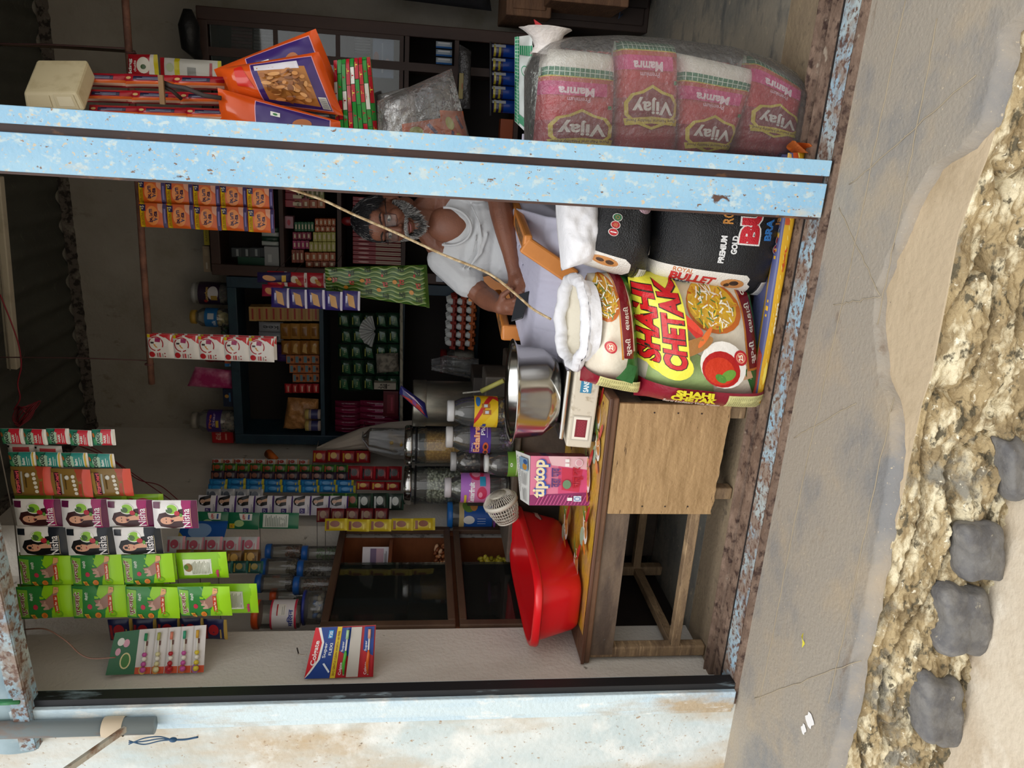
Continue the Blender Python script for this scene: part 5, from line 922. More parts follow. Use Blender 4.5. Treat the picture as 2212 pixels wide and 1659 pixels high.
strip('sachet_strip', 'lime green sachet strip mostly hidden behind the magenta hair colour sachets', 'sachet strip', 'lg', 34, 353, 1098, 1066, 4, y=.32, th=.004)
strip('sachet_strip', 'hanging strip of four white and magenta hair colour sachets', 'sachet strip', 'nm', 33, 428, 1138, 1078, 4, y=.25, th=.008)
strip('sachet_strip', 'hanging strip of three white and black hair colour sachets', 'sachet strip', 'nb', 40, 350, 1199, 1138, 3, y=.25, th=.008)
strip('sachet_strip', 'strip of henna sachets turned back to front behind the three henna sachets', 'sachet strip', 'hb', 44, 492, 1254, 1194, 4, y=.30, th=.005)
strip('sachet_strip', 'hanging strip of three bright green henna sachets', 'sachet strip', 'he', 44, 374, 1264, 1200, 3, y=.25, th=.007)
strip('sachet_strip', 'strip of henna sachets turned back to front behind the four henna sachets', 'sachet strip', 'hb', 44, 557, 1330, 1262, 5, y=.30, th=.005)
strip('sachet_strip', 'hanging strip of bright green henna sachets closest to the left wall', 'sachet strip', 'he', 40, 500, 1336, 1268, 4, y=.25, th=.007)
strip('sachet_strip', 'navy, red and gold packet strip behind the children toothbrush card', 'sachet strip', 'nv', 236, 492, 1384, 1338, 5, y=.36, th=.008)
# rail that carries the front strips
t = thing('hanging_wire', 'thin wire strung along the head of the opening carrying the sachet strips', 'wire', at(20, 1150, y=.27)); b = MB()
z0 = at(33, 1110, y=.26).z+.012; b.tube([V((-1.86, .27, z0+.03)), V((-1.3, .27, z0)), V((-.4, .27, z0+.03)), V((.6, .27, z0+.09)), V((1.5, .27, z0+.12))], .0022, M('6a625a', .5), 6); b.build('wire_strand', t)
# further strips
strip('sachet_strip', 'orange malt drink sachet strip nearer to the post', 'sachet strip', 'bv', 299, 590, 438, 388, 5, y=.95, th=.005, jit=1)
strip('sachet_strip', 'orange malt drink sachet strip, the outer of the two', 'sachet strip', 'bv', 302, 592, 489, 437, 5, y=.93, th=.005, jit=1)
strip('sachet_strip', 'green and yellow sachet strip just showing beside the post above the orange strips', 'sachet strip', 'gr2', 297, 560, 390, 352, 5, y=.985, th=.004, jit=1)
strip('sachet_strip', 'white and red sachet strip hanging alone from the wooden stick', 'sachet strip', 'hi', 320, 592, 774, 722, 5, y=.98, th=.004, jit=1)
strip('sachet_strip', 'white and red sachet strip just behind the other white one', 'sachet strip', 'hi', 324, 598, 770, 718, 5, y=1.02, th=.004, jit=1)
# wooden stick on wires
t = thing('hanging_stick', 'rusty brown stick hung level by wires, carrying the orange and white strips', 'stick', at(310, 400, y=.92))
p0, p1 = at(328, 829, y=1.0), at(268, -40, y=.95); b = MB(); b.tube([p0.lerp(p1, i/12)+V((0, 0, .002*noise.noise(V((i*.8, 0, 0))))) for i in range(13)], .0125, M('5a3a2e', .75, var=(20, .4, .65), hue2='7a5240', bump=(50, .4)), 12); b.build('stick_rod', t)
for q0, q1 in ((at(322, 779, y=1.0), (at(0, 771, y=1.0))), (at(282, 105, y=.95), at(0, 95, y=.98))):
    q1 = q0+(q1-q0)*((ZC-q0.z)/(q1.z-q0.z)); b = MB(); b.tube([q0, q0.lerp(q1, .3)+V((.004, 0, 0)), q0.lerp(q1, .7)-V((.003, 0, 0)), q1], .0028, M('4a3030', .7), 6); b.tube([q0+V((-.014, 0, 0))+V((0, .016*cos(a), .016*sin(a))) for a in [i*pi/6 for i in range(13)]], .0028, M('5a3434', .7), 6); b.build('tie_wire', t)
# green foil strip, red and purple strips
sf = Quad(*C([(928, 664), (922, 572), (702, 578), (704, 632)], 1.25), w=12, h=26, bulge=.012, nz=.006, ns=16, seed=2, k=5)
b = MB(); pouch(b, sf, M('4f6a26', .25), 14, 30); it = [('r', 0, 0, 12, 26, '55702a')]
for k in range(9):
    x0 = -.5+k*1.5
    for c_, o in (('2f5a22', 0), ('94a86a', .5)): it.append(('p', [(min(12, max(0, x0+o+.6+.45*sin(j*.9+k*.3))), j*.65) for j in range(41)]+[(min(12, max(.01, x0+o+1.02+.35*sin(j*.9+k*.3+.3))), j*.65) for j in range(40, -1, -1)], c_))
for j in range(6):
    for k, (tx, c_) in enumerate((('EN', '1c2a18'), ('a', 'b03a2a'), ('EN', '1c2a18'))): it += [('t', tx, 2+k*4+(j % 2)*1.0, 2.6+j*4.2, 1.4, 1.6, 90, c_, .01)]
    it += [('e', 4+(j % 2)*3, 4.4+j*4.1, .7, .6, 'c9862c'), ('e', 9-(j % 2)*3, 3.4+j*4.1, .5, .3, 'b03a2a')]
it.append(('r', 0, 0, 12, .8, '3f5a24')); art(b, sf, it, 14, 30, h0=.001, rough=.18); q = sf(.5, 1); b.tube([q-V((0, 0, .003)), V((q.x, 2.141, q.z+.004))], .0014, '2a2624', 5); tag(b.build('foil_pouch'), 'large wavy green foil pouch hanging in the middle of the shop', 'pouch')
strip('sachet_strip', 'red rusk packet strip hanging beside the wavy green pouch', 'sachet strip', 'rp', 578, 706, 618, 586, 3, y=1.35, th=.010)
strip('sachet_strip', 'purple chocolate packet strip overlapping the wavy green pouch', 'sachet strip', 'pu', 586, 778, 664, 622, 5, y=1.15, th=.006)
b = MB()
for i, (q, c_) in enumerate((((556, 628, 610, 588), '2a2250'), ((566, 612, 640, 614), 'a02040'))):
    sf = Quad(*C([(q[1], q[2]), (q[1], q[3]), (q[0], q[3]), (q[0], q[2])], 1.33+.02*i), w=8, h=8, bulge=.02, nz=.004); b = MB(); pouch(b, sf, M(c_, .35), 8, 8); art(b, sf, [('e', 4, 5, 2.4, 1.4, 'c98a4a', .4), ('r', 1, 1, 6, 2, 'd8b03a')], 6, 6); tag(b.build('chocolate_packet'), ('navy packet with golden sticks above the red rusk strip', 'crimson packet with yellow band above the purple packet strip')[i], 'packet')
# ---- left wall display of strips (x: landscape extents)
LW = [('wr', 458, 668, 1003, 990, 9, 'thin white strip with red dots, nearest the back corner on the side wall', .05),
 ('gn', 458, 752, 1019, 1001, 11, 'dark green mouth freshener strip on the side wall', .07), ('dk', 456, 752, 1037, 1017, 11, 'dark purple mouth freshener strip on the side wall', .08),
 ('bl', 452, 764, 1050, 1034, 8, 'narrow blue wafer strip above the other blue one on the side wall', .09), ('bl', 450, 768, 1062, 1046, 8, 'blue wafer strip just above the face sachets on the side wall', .11),
 ('gy', 446, 568, 1084, 1056, 4, 'short grey razor packet strip on the side wall', .10), ('sh', 428, 752, 1112, 1070, 8, 'lilac shampoo sachet strip printed with a woman, on the side wall', .13),
 ('md', 424, 560, 1142, 1106, 2, 'large green medicated sachet strip on the side wall', .15), ('mb', 560, 645, 1142, 1108, 1, 'back of a large green sachet below the green medicated strip', .15),
 ('rd', 676, 800, 998, 972, 4, 'crimson pouch strip hanging under the beige cloth bag', .10), ('rb', 752, 868, 1036, 1006, 4, 'red and black pouch strip hanging beside the steel lidded jar', .12), ('rd', 770, 866, 1058, 1040, 3, 'thin red pouch strip hanging beside the white sugar balls', .12),
 ('bw', 772, 872, 1102, 1066, 3, 'black and silver sachet strip left of the white sugar balls jar', .14), ('gn', 690, 778, 1096, 1066, 3, 'dark green sachet strip ending just above the black and silver strip', .11), ('mr', 684, 840, 1128, 1098, 5, 'maroon snack strip hanging above the yellow one on the side wall', .15), ('ye', 702, 940, 1146, 1120, 5, 'yellow snack packet strip hanging right above the display case', .17),
 ('wh', 360, 560, 1196, 1160, 5, 'white and pink packet strip behind the green henna backs', .16), ('gd', 380, 562, 1222, 1188, 5, 'gold snack strip behind the green henna backs', .18), ('tl', 470, 568, 1238, 1212, 3, 'dark teal packet strip next to the blue lidded jars', .2)]
for kd, a, c_, d, e_, n, lb, off in LW: strip('sachet_strip', lb, 'sachet strip', kd, a, c_, d, e_, n, x=XW+off*.55+.02, th=.004, nu=3, nv=3, group='strips on the side wall')
for q, lb, art_ in (((388, 488, 1158, 1142), 'bright blue detergent pouch on the side wall beside the white and pink strip', [('r', 0, 0, 10, 8, '1f5fb8'), ('e', 5, 4.4, 3.4, 2, '8ab0e0'), ('p', [(0, 6), (5, 8), (0, 8)], 'c9b85a')]),):
    c0 = at(388, 1160, x=XW+.07); c1 = at(488, 1160, x=XW+.07); w_ = .055; sf = Quad(c1+V((-.0, -w_, 0)), c1+V((.05, w_, 0)), c0+V((.05, w_, 0)), c0+V((0, -w_, 0)), w=10, h=8, bulge=.01, nz=.004); b = MB(); pouch(b, sf, M('1f5fb8', .3), 8, 8); art(b, sf, art_, 8, 8); tag(b.build('detergent_pouch'), lb, 'pouch')
b = MB(); p = at(580, 980, x=XW+.04); b.tube([p+V((0, 0, .012)), p, at(595, 992, x=XW+.05)], [.02, .026, .018], M('c8641c', .6, bump=(30, .5)), 14); tag(b.build('orange_pouch'), 'small orange pouch hanging on the wall above the white dotted strip', 'pouch')
# ---- toothbrush cards
def card(name, label, p4, xoff, w, h, base, items, extra=None, turn=.07):
    (a, c_, d, e_) = p4; LL = at(*a, x=XW+.014); UL = at(*e_, y=LL.y+.0); UL = V((max(UL.x, XW+.012), LL.y, UL.z)); LR = at(*c_, y=LL.y+turn); UR = at(*d, y=LL.y+turn)
    t = thing(name, label, 'toothbrush card', LL); sf = Quad(LL, LR, UR, UL, w=w, h=h, nz=.003, ns=9); b = MB(); b.grid(lambda u, v: sf(u, v), 10, 10, M(base, .35)); b.grid(lambda u, v: sf(1-u, v, -.002), 10, 10, M('c9c5bd', .6)); art(b, sf, items, 10, 10, h0=.0008); b.build('printed_card', t); return t, sf
def brush(t, sf, x, y0, y1, colh, colb, fig=False):
    b = MB(); P = lambda a, c_, h: sf(a/sf.w, c_/sf.h, h); L = y1-y0
    b.tube([P(x, y0, .006), P(x+.15, y0+L*.2, .009), P(x, y0+L*.45, .008), P(x, y0+L*.6, .007)], [.0035, .0055, .0045, .0028], M(colh, .3), 8)
    b.tube([P(x, y0+L*.6, .007), P(x, y0+L*.82, .007), P(x, y1, .008)], [.0022, .0022, .004], M('dcdcd6', .3), 8)
    if fig:
        for k, (yy, rr) in enumerate(((.06, .008), (.16, .0075), (.27, .009), (.38, .0085), (.47, .006))): b.ball(P(x, y0+L*yy, .008), rr, M(colh if k % 2 == 0 else colb, .3), 6, (1.2, 1, .7))
    b.box(P(x-.28, y0+L*.82, .009), P(x+.28, y1, .013), M(colb, .6)) if False else b.tube([P(x, y0+L*.84, .011), P(x, y1, .011)], [.0045, .004], M(colb, .7), 6); b.build('toothbrush', t)
t, sf = card('toothbrush_card', 'children toothbrush card with five figure brushes and a green flap on the side wall', [(440, 1452), (446, 1350), (302, 1360), (290, 1458)], 0, 16, 24, 'd6d0cc', [('r', 0, 0, 16, 24, 'd3cdca'), ('r', 0, 0, 2.4, 24, 'c9502c')]+[('e', 1.4, 3+i*4.6, 1.6, 1.3, c_) for i, c_ in enumerate(('9a6aa0', 'c9703c', 'b02a3a', 'c98a3c', 'd8b05a'))]+[('r', 10, 2+i*4.6, 11.6, 3.2+i*4.6, '6a3a30') for i in range(5)]+[('r', 0, 4.4+i*4.6, 16, 4.6+i*4.6, 'b9b3b0') for i in range(4)])
for i, (c1, c2) in enumerate((('d9c23a', 'd0a03a'), ('c0509a', '3a9a7a'), ('b01c2a', 'd8806a'), ('d8d0a0', 'b0b05a'), ('c0509a', '2a8a5a'))):
    b = MB(); P = lambda a, c_, h: sf(a/16, c_/24, h); y = 2.6+i*4.6
    for k, (xx, rr) in enumerate(((1.6, .010), (3.6, .0085), (5.4, .0085), (7.0, .008))): b.ball(P(xx, y, .009), rr, M(c1 if k != 2 else 'e6e2d8', .3), 7)
    b.tube([P(7, y, .009), P(12, y+.2, .008)], .003, M('dedbd2', .3), 8); b.tube([P(12, y+.2, .010), P(14.6, y+.2, .010)], .0052, M(c2, .7), 8); b.build('toothbrush', t)
LL = sf(0, 1); sf2 = Quad(sf(0, 1.0), sf(1, 1.0), sf(.93, 1.0)+V((.01, -.012, .075)), sf(.12, 1.0)+V((.0, -.03, .085)), w=16, h=8); b = MB(); b.grid(lambda u, v: sf2(u, v), 6, 4, M('2f6a4a', .4)); b.grid(lambda u, v: sf2(1-u, v, -.001), 6, 4, M('d6d0cc', .5))
art(b, sf2, [('e', 5, 3.2, 3.0, 1.6, 'd9cf9a'), ('e', 5, 3.2, 2.5, 1.2, '3f7a3a'), ('e', 11.5, 3.6, 1.5, 1, 'd8a0b4'), ('e', 12.2, 5.4, 1.5, 1.1, 'e4e4e0'), ('e', 8.5, 5.8, 1.4, .8, 'd8a0b4')], h0=.001); b.build('green_flap', t)
it = [('r', 0, 0, 12, 16, 'b01c26'), ('r', 0, 10.2, 12, 16, '1d3f8c'), ('p', [(0, 16), (12, 16), (11.4, 12.6), (9.5, 10.6)], '1d3f8c'), ('p', [(0, 16), (1.2, 15.0), (4.5, 13.2), (8.5, 13.0), (12, 14.5), (12, 16)], 'e9e6e4'), ('p', [(0, 16), (1.0, 15.6), (4.4, 13.8), (8.4, 13.5), (12, 15.2), (12, 16)], 'cc1f2c'), ('r', 0, 8.9, 12, 10.1, 'd9c02c'), ('t', 'Colgate', 6.0, 14.6, 5.8, 1.5, 0, 'f2eeec', .02), ('t', 'Super', 6.6, 12.3, 3.6, 1.0, 0, 'eef0f4', .01), ('t', 'FLEXI', 6.8, 11.0, 2.8, .7, 0, 'eef0f4'), ('p', [(1.2, 10.6), (3.4, 12.4), (3.6, 12.0), (1.6, 10.4)], 'dfe6ee'), ('r', 9.4, 11.0, 11.3, 12.2, '2f8fd0'), ('t', '\u20b920', 10.3, 11.6, 1.5, .8, 0, 'f0f0f0'), ('t', '55+2 GENTLE CLEAN WORTH 160 FREE', 5.8, 9.5, 10.4, .55, 0, '8a4a1c'), ('r', .2, 3.6, 11.8, 8.8, 'bdb7ae'), ('r', .2, 6.4, 11.8, 8.8, '1d3f8c'), ('p', [(.2, 6.4), (5, 6.4), (6.4, 8.8), (.2, 8.8)], 'b01c26'), ('r', .2, .3, 11.8, 2.9, '1d3f8c'), ('p', [(.2, .3), (5, .3), (6.4, 2.9), (.2, 2.9)], 'b01c26'), ('t', 'Colgate', 2.2, 7.9, 2.9, .8, 0, 'f0e8e6'), ('t', 'Colgate', 2.2, 1.9, 2.9, .8, 0, 'f0e8e6'), ('t', 'Super', 7.4, 8.0, 2.4, .7, 0, 'eef0f4'), ('t', 'Super', 7.4, 2.2, 2.4, .7, 0, 'eef0f4')]
t, sf = card('toothbrush_card', 'red and blue toothbrush card with one green and one orange brush on the side wall', [(806, 1462), (812, 1350), (682, 1356), (657, 1470)], 0, 12, 16, 'b01c26', it)
for y, c1, c2 in ((7.2, '4fae3a', 'a9d0a0'), (1.5, 'd8641c', 'd8a08a')):
    b = MB(); P = lambda a, c_, h: sf(a/12, c_/16, h); b.tube([P(.9, y-.2, .008), P(3, y+.1, .010), P(5.6, y-.05, .009), P(6.4, y, .008)], [.003, .0055, .0055, .003], M(c1, .3), 8); b.tube([P(.7, y-.2, .007), P(6, y, .006), P(10.6, y, .008)], .0032, M('dedbd6', .3), 8); b.tube([P(9.2, y, .011), P(11.3, y+.05, .011)], .0052, M(c2, .6), 8); b.build('toothbrush', t)
# ---- goods hanging at the top right, behind the post
cream2 = M('cfc19c', .5, var=(20, .5, .75), hue2='b9a982')
t = thing('switch_box', 'cream plastic electrical box hanging at the top beside the post', 'box', at(120, 205, y=.22)); P = C([(186, 238), (184, 205), (48, 192), (54, 232)], .20); b = MB(); bb = C([(184, 200), (138, 160), (48, 163), (50, 190)], .33)
fr4 = C([(185, 240), (165, 200), (50, 200), (56, 236)], .2); bk4 = [p+V((.09, .12, .01)) for p in fr4]; b.hexa([fr4[0], fr4[1], bk4[1], bk4[0], fr4[3], fr4[2], bk4[2], bk4[3]], cream2); b.build('box_body', t, .006)
sf = Quad(*fr4, w=6, h=12); b = MB(); art(b, sf, [('r', .6, 1, 5.4, 5.4, 'c4b58e'), ('r', 1, 6.4, 5, 11, 'c4b58e'), ('r', 1.4, 1.6, 4.6, 4.8, 'd3c6a4')], h0=.002); b.build('switch_plate', t)
redp = ('a01826', [('r', 0, 0, 10, 6, 'a01826'), ('p', [(0, 2.0), (10, 1.2), (10, 2.6), (0, 3.2)], 'd9682c'), ('p', [(0, .8), (10, .4), (10, 1.4), (0, 2.0)], 'dcb49a'), ('r', 2, 3.4, 7.4, 5.0, '2a2440'), ('e', 1.4, 4.4, .7, .6, 'c9a870')], 10, 6)
def pack(name, label, cat, p4, y, bulge, kind, group=None, nu=10, nv=8, nz=.006, rough=.22, seed=0, ns=22, k=2.5):
    base, items, w, h = kind; sf = Quad(*C(p4, y), w=w, h=h, bulge=bulge, nz=nz, ns=ns, seed=seed, k=k, pw=.6); b = MB(); pouch(b, sf, M(base, rough), nu, nv); art(b, sf, items, nu, nv, h0=.001, rough=rough); return tag(b.build(name), label, cat, group)
# packets hang one below another, their long side level with the strip (runs down in the shop)
rows = [(156, 186, .34, 'outermost'), (192, 220, .30, 'middle'), (226, 252, .26, 'innermost')]; pos = ['top', 'centre', 'bottom']
for i, (a, c_, y, rl) in enumerate(rows):
    for k in range(3):
        x0 = 165+i*14+k*104; x1 = x0+112; base, items, w, h = redp
        P4 = [(x1, c_+4+k*3), (x1, a+4+k*3), (x0, a+k*3), (x0, c_+k*3)]
        its = [('r', 0, 0, 6, 10, 'a01826'), ('p', [(2, 0), (3.2, 0), (2.6, 10), (1.2, 10)], 'd9682c'), ('p', [(.8, 0), (2.0, 0), (1.4, 10), (.4, 10)], 'dcb49a'), ('r', 3.4, 2.4, 5.0, 7.8, '241e38'), ('e', 4.2, 8.8, .6, .6, 'c9a870'), ('r', 3.8, 3, 4.0, 7, '8a86a0'), ('r', 4.4, 3, 4.6, 6, '8a86a0')]
        pack('noodle_packet', 'shiny red packet, %s one of the %s row beside the post' % (pos[k], rl), 'packet', P4, y, .026, (base, its, 6, 10), 'red packets hanging beside the post', 8, 12, seed=i*3+k)
chunk = ('e0ded6', [('r', 0, 0, 8, 10, 'dcd9d0'), ('r', 0, 0, 8, 1.2, 'c9bc1e'), ('p', [(0, 3), (8, 2.4), (8, 10), (0, 10)], 'a81c26'), ('e', 4, 4.6, 3.0, 2.2, 'e2ddcf'), ('e', 3.4, 4.6, .9, .9, '3f5a2a'), ('t', 'king', 3.6, 9, 5.4, 1.6, 0, 'ece8e0', .04), ('t', 'chunks', 3.6, 7.4, 4, .9, 0, 'ece8e0')], 8, 10)
pack('soya_packet', 'red and white chunks packet hanging from the stick behind the red packets', 'packet', [(344, 166), (340, 118), (277, 117), (278, 164)], .93, .015, chunk)
pack('soya_packet', 'pale packet with yellow bands next to the red and white chunks packet', 'packet', [(480, 186), (478, 132), (346, 124), (348, 168)], .93, .015, ('cfcfc4', [('r', 0, 0, 8, 14, 'cfcdc4'), ('r', 0, 9.4, 8, 10.6, 'c9bc1e'), ('r', 0, 0, 8, .8, 'c9bc1e'), ('r', 0, 13, 8, 14, 'a81c26'), ('r', 2, 5.6, 5, 7.6, '8a8a84'), ('e', 4.4, 11.6, 1.6, .9, 'b9c2a0'), ('r', 1, 2, 7, 2.6, 'b04a50')], 8, 14))
b = MB(); b.tube([at(352, 178, y=.24), at(372, 186, y=.23), at(400, 190, y=.22), at(440, 206, y=.21), at(478, 212, y=.21)], .006, M('3a2f2c', .7), 8); b.tube([at(350, 186, y=.24), at(372, 196, y=.24), at(392, 214, y=.26)], .005, M('3a2f2c', .7), 8); tag(b.build('cable_hook'), 'dark bent cable hook in front of the red packets', 'hook')
b = MB(); b.box(at(356, 226, y=.22), at(343, 162, y=.23), M('8a6a48', .8)); tag(b.build('cardboard_tab'), 'narrow brown cardboard tab clipped on the red packets', 'tab')
# large snack bags
def chips(var, w=20, h=26):
    it = [('r', 0, 0, w, h, 'd8541a'), ('p', [(0, 0), (w, 0), (w, 1.6), (0, 1.6)], 'd8541a')]
    if var == 0: it += [('r', .8, 2, w-1, h-8, 'dba0b0'), ('r', 1, 2.2, w-1.2, h-8.2, '3e2a6e'), ('p', [(2, 4.6), (w-4, 4.6), (w-3, h-9.6), (3, h-9.6)], 'b0743a'), ('p', [(w-4.6, 6), (w-2, 6), (w-2, h-9), (w-4.2, h-9)], 'd8d4dc'), ('r', 1.4, 2.4, 5.4, 4.2, 'dcdcd8'), ('t', 'LE BANJA', w*.62, h-5, 6, 1.2, -20, 'e8b0a0', .02), ('p', [(w*.4, h-7.4), (w*.95, h-6.0), (w*.9, h-4), (w*.45, h-3.4)], 'd02a1c')]+[('r', 1.6+i*.3, 2.5, 1.7+i*.3, 4.1, '2a2a2a') for i in range(12)]
    else: it += [('r', .8, 2, w-1, h-8, 'dba0b0'), ('r', 1, 2.2, w-1.2, h-8.2, '3e2a6e'), ('p', [(1, 2.2), (w-6, 2.2), (w-8, 6.5), (1, 7)], '1c1416'), ('e', 5, 4.6, 3.6, 1.8, 'c98a5a', .2), ('e', 9, 6.5, 3, 1.6, 'd09a72', .4), ('e', 13, 8, 3.2, 1.8, 'b06a3c', -.4), ('e', 3.0, 3.6, 1.6, 1.4, 'd8b86a'), ('t', '25', 3.0, 3.6, 1.4, 1.2, 60, '4a3a1c', .02), ('r', 14, 12.6, 16, 14.6, 'e6e6e0'), ('e', 15, 13.6, .5, .5, '2f7a3a')]
    if var == 0:
        r = random.Random(3)
        for i in range(60): x = r.uniform(3, w-5); y = r.uniform(5.4, h-10.4); it.append(('e', x, y, r.uniform(.7, 1.6), r.uniform(.3, .8), r.choice(['c98c50', '9a5f2c', '7a4a24', 'd29a60', 'b0743a']), r.uniform(0, 3)))
    return ('d8541a', it, w, h)
pack('chips_bag', 'orange and purple snack bag leaning behind the other one, its top corner pointing up', 'snack bag', [(752, 232), (682, 62), (462, 150), (500, 232)], .40, .05, chips(1), 'large orange and purple snack bags', 20, 24, .014, .16, 3, 13)
pack('chips_bag', 'orange and purple snack bag lowest of the three, against the post', 'snack bag', [(738, 330), (735, 262), (470, 190), (480, 300)], .24, .04, chips(1), 'large orange and purple snack bags', 20, 24, .012, .16, 7, 13)
pack('chips_bag', 'orange and purple snack bag in front with clear window showing brown crisps', 'snack bag', [(742, 250), (688, 112), (474, 148), (504, 218)], .30, .05, chips(0), 'large orange and purple snack bags', 22, 26, .012, .14, 5, 13)
r = random.Random(8); it = [('r', 0, 0, 10, 12, '2f7a3a')]
for j in range(9):
    x = -1-r.random()*2
    while x < 10: L = r.uniform(1.6, 3); c_ = r.choice(['b01c2a', '2f8a3a', 'dcdcd4', '2f8a3a', 'b01c2a']); it += [('r', max(0, x), j*1.34+.1, min(10, x+L), j*1.34+1.24, c_)]; it += [('t', 'T', x+L/2, j*1.34+.7, .6, .7, 0, 'd8c84a' if c_ == 'b01c2a' else 'a82030')] if 0.6 < x+L/2 < 9.4 else []; x += L+.06
pack('sweets_bag', 'clear bag packed with rows of green and red wrapped sweets beside the snack bags', 'sweets bag', [(822, 330), (800, 122), (722, 132), (728, 330)], .38, .03, ('3a5a3a', it, 10, 12), None, 14, 14, .006, .2, 2, 20)
foil = M('a8a6a4', .22, .6, bump=(45, 1.0)); sfq = C([(900, 330), (1000, 330), (960, 138), (815, 226)], .36)
blob('foil_bag', 'crumpled silvery plastic bag between the sweets bag and the rice packs', 'bag', [(905, 330), (895, 185), (815, 205), (822, 330)], .42, .04, foil, 3, .02, 22, 3, nu=26, nv=26)
b = MB(); sf = Quad(*C([(1024, 335), (975, 148), (815, 218), (818, 335)], .36), bulge=.055, nz=.01, ns=16, seed=6, k=3); pouch(b, sf, clear('efeceb', .14, .08, bump=(40, 1.0)), 22, 22); tag(b.build('clear_bag'), 'big clear plastic bag of orange packets, its corner pointing up beside the post', 'bag')
it = [('r', 0, 0, 10, 10, 'b8582c'), ('e', 3, 3, 2, 1.3, 'c0a83a', .5), ('e', 7, 6.4, 1.8, 1.4, 'a8a83a', 1), ('p', [(1, 6), (5, 5), (5.4, 6), (1.4, 7)], '3a2a5a'), ('p', [(6, 1), (9, 3), (8.6, 3.8), (5.6, 1.8)], '3a2a5a'), ('t', '\u0932\u093e\u0930', 3.4, 8.4, 3, 1.6, 60, '2a2050', .02)]
for i, (p4, lb) in enumerate(([[(960, 330), (952, 255), (868, 268), (872, 330)], 'orange and violet foil packet inside the clear bag, nearer its top'], [[(1015, 330), (1000, 240), (950, 238), (958, 330)], 'orange and violet foil packet inside the clear bag, nearer its bottom'])): pack('spice_packet', lb, 'packet', p4, .36, .025, ('b8582c', it, 10, 10), 'orange packets in the clear bag', 12, 12, .01, .16, i, 22)
# ================================================================ cupboards on the back wall
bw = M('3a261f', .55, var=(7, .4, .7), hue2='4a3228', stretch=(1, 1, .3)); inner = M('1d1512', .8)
bl = M('1b3040', .5, var=(9, .4, .7), hue2='22404c', bump=(40, .15)); bl2 = M('2a4a58', .5, var=(9, .4, .7), hue2='355a66')
YF = 2.16
t = None
def xz(px, py, y=YF): p = at(px, py, y=y); return p.x, p.z
def cupboard(name, label, x0, x1, z0, z1, shelves, m, fw=.05, back=None, uprights=(), yf=YF, top_over=0, fmat=None):
    t = thing(name, label, 'cupboard', ((x0+x1)/2, yf, z0)); parts = []
    for nm, a, c_ in (('side_panel', (x0, yf+.005, z0), (x0+.02, YB-.012, z1)), ('side_panel', (x1-.02, yf+.005, z0), (x1, YB-.012, z1)), ('top_panel', (x0, yf+.005, z1-.02), (x1, YB-.012, z1)), ('base_panel', (x0+.02, yf+.005, z0), (x1-.02, YB-.012, z0+.02)), ('back_panel', (x0+.02, YB-.03, z0), (x1-.02, YB-.012, z1-.02))):
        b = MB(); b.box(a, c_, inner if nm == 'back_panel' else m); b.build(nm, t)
    for a, c_ in (((x0-.01, yf-.02, z0), (x0+fw, yf+.005, z1)), ((x1-fw, yf-.02, z0), (x1+.01, yf+.005, z1)), ((x0+fw, yf-.02, z1-fw), (x1-fw, yf+.005, z1)), ((x0+fw, yf-.02, z0), (x1-fw, yf+.005, z0+fw))):
        b = MB(); b.box(a, c_, fmat or m); b.build('frame_rail', t, .004)
    for zs in shelves: b = MB(); b.box((x0+.021, yf-.015, zs-.022), (x1-.021, YB-.032, zs), m); b.build('shelf', t)
    for xu, za, zb_ in uprights: b = MB(); b.box((xu-.02, yf-.018, za), (xu+.02, YB-.032, zb_), m); b.build('upright', t)
    return t
bx0, bx1 = xz(500, 952)[0], xz(500, 598)[0]-.005; bz1 = xz(500, 780)[1]; s1, s2, s3 = xz(692, 780)[1], xz(864, 780)[1], xz(1024, 740)[1]
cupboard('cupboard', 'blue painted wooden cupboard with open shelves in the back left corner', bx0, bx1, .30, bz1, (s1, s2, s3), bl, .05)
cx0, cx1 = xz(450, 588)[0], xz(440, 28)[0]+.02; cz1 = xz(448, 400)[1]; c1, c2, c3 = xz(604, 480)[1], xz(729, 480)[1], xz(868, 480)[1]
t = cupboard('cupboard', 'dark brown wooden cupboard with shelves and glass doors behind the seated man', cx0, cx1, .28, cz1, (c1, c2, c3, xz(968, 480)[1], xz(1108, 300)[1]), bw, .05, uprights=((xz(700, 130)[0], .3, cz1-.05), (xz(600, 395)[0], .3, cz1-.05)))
b = MB(); gx0, gx1 = xz(650, 360)[0], xz(650, 60)[0]; gz0 = xz(862, 200)[1]; b.box((gx0, YF-.012, gz0), (gx1, YF-.007, cz1-.06), clear('cfd8d4', .10, .03)); b.build('glass_door', t)
for a, c_ in (((gx0, YF-.02, gz0), (gx0+.02, YF-.005, cz1-.05)), ((gx1-.02, YF-.02, gz0), (gx1, YF-.005, cz1-.05)), ((gx0, YF-.02, gz0-.02), (gx1, YF-.005, gz0))): b = MB(); b.box(a, c_, bw); b.build('door_rail', t)
# plastic cover hanging on the corner of the brown cupboard
b = MB(); b.tube([at(405, 20, y=2.05), at(408, 55, y=2.05), at(412, 100, y=2.06), at(430, 125, y=2.12)], [.02, .05, .045, .02], M('121316', .5, bump=(30, .6)), 14); tag(b.build('black_pouch'), 'dark cloth pouch hung on the top corner of the brown cupboard', 'pouch')
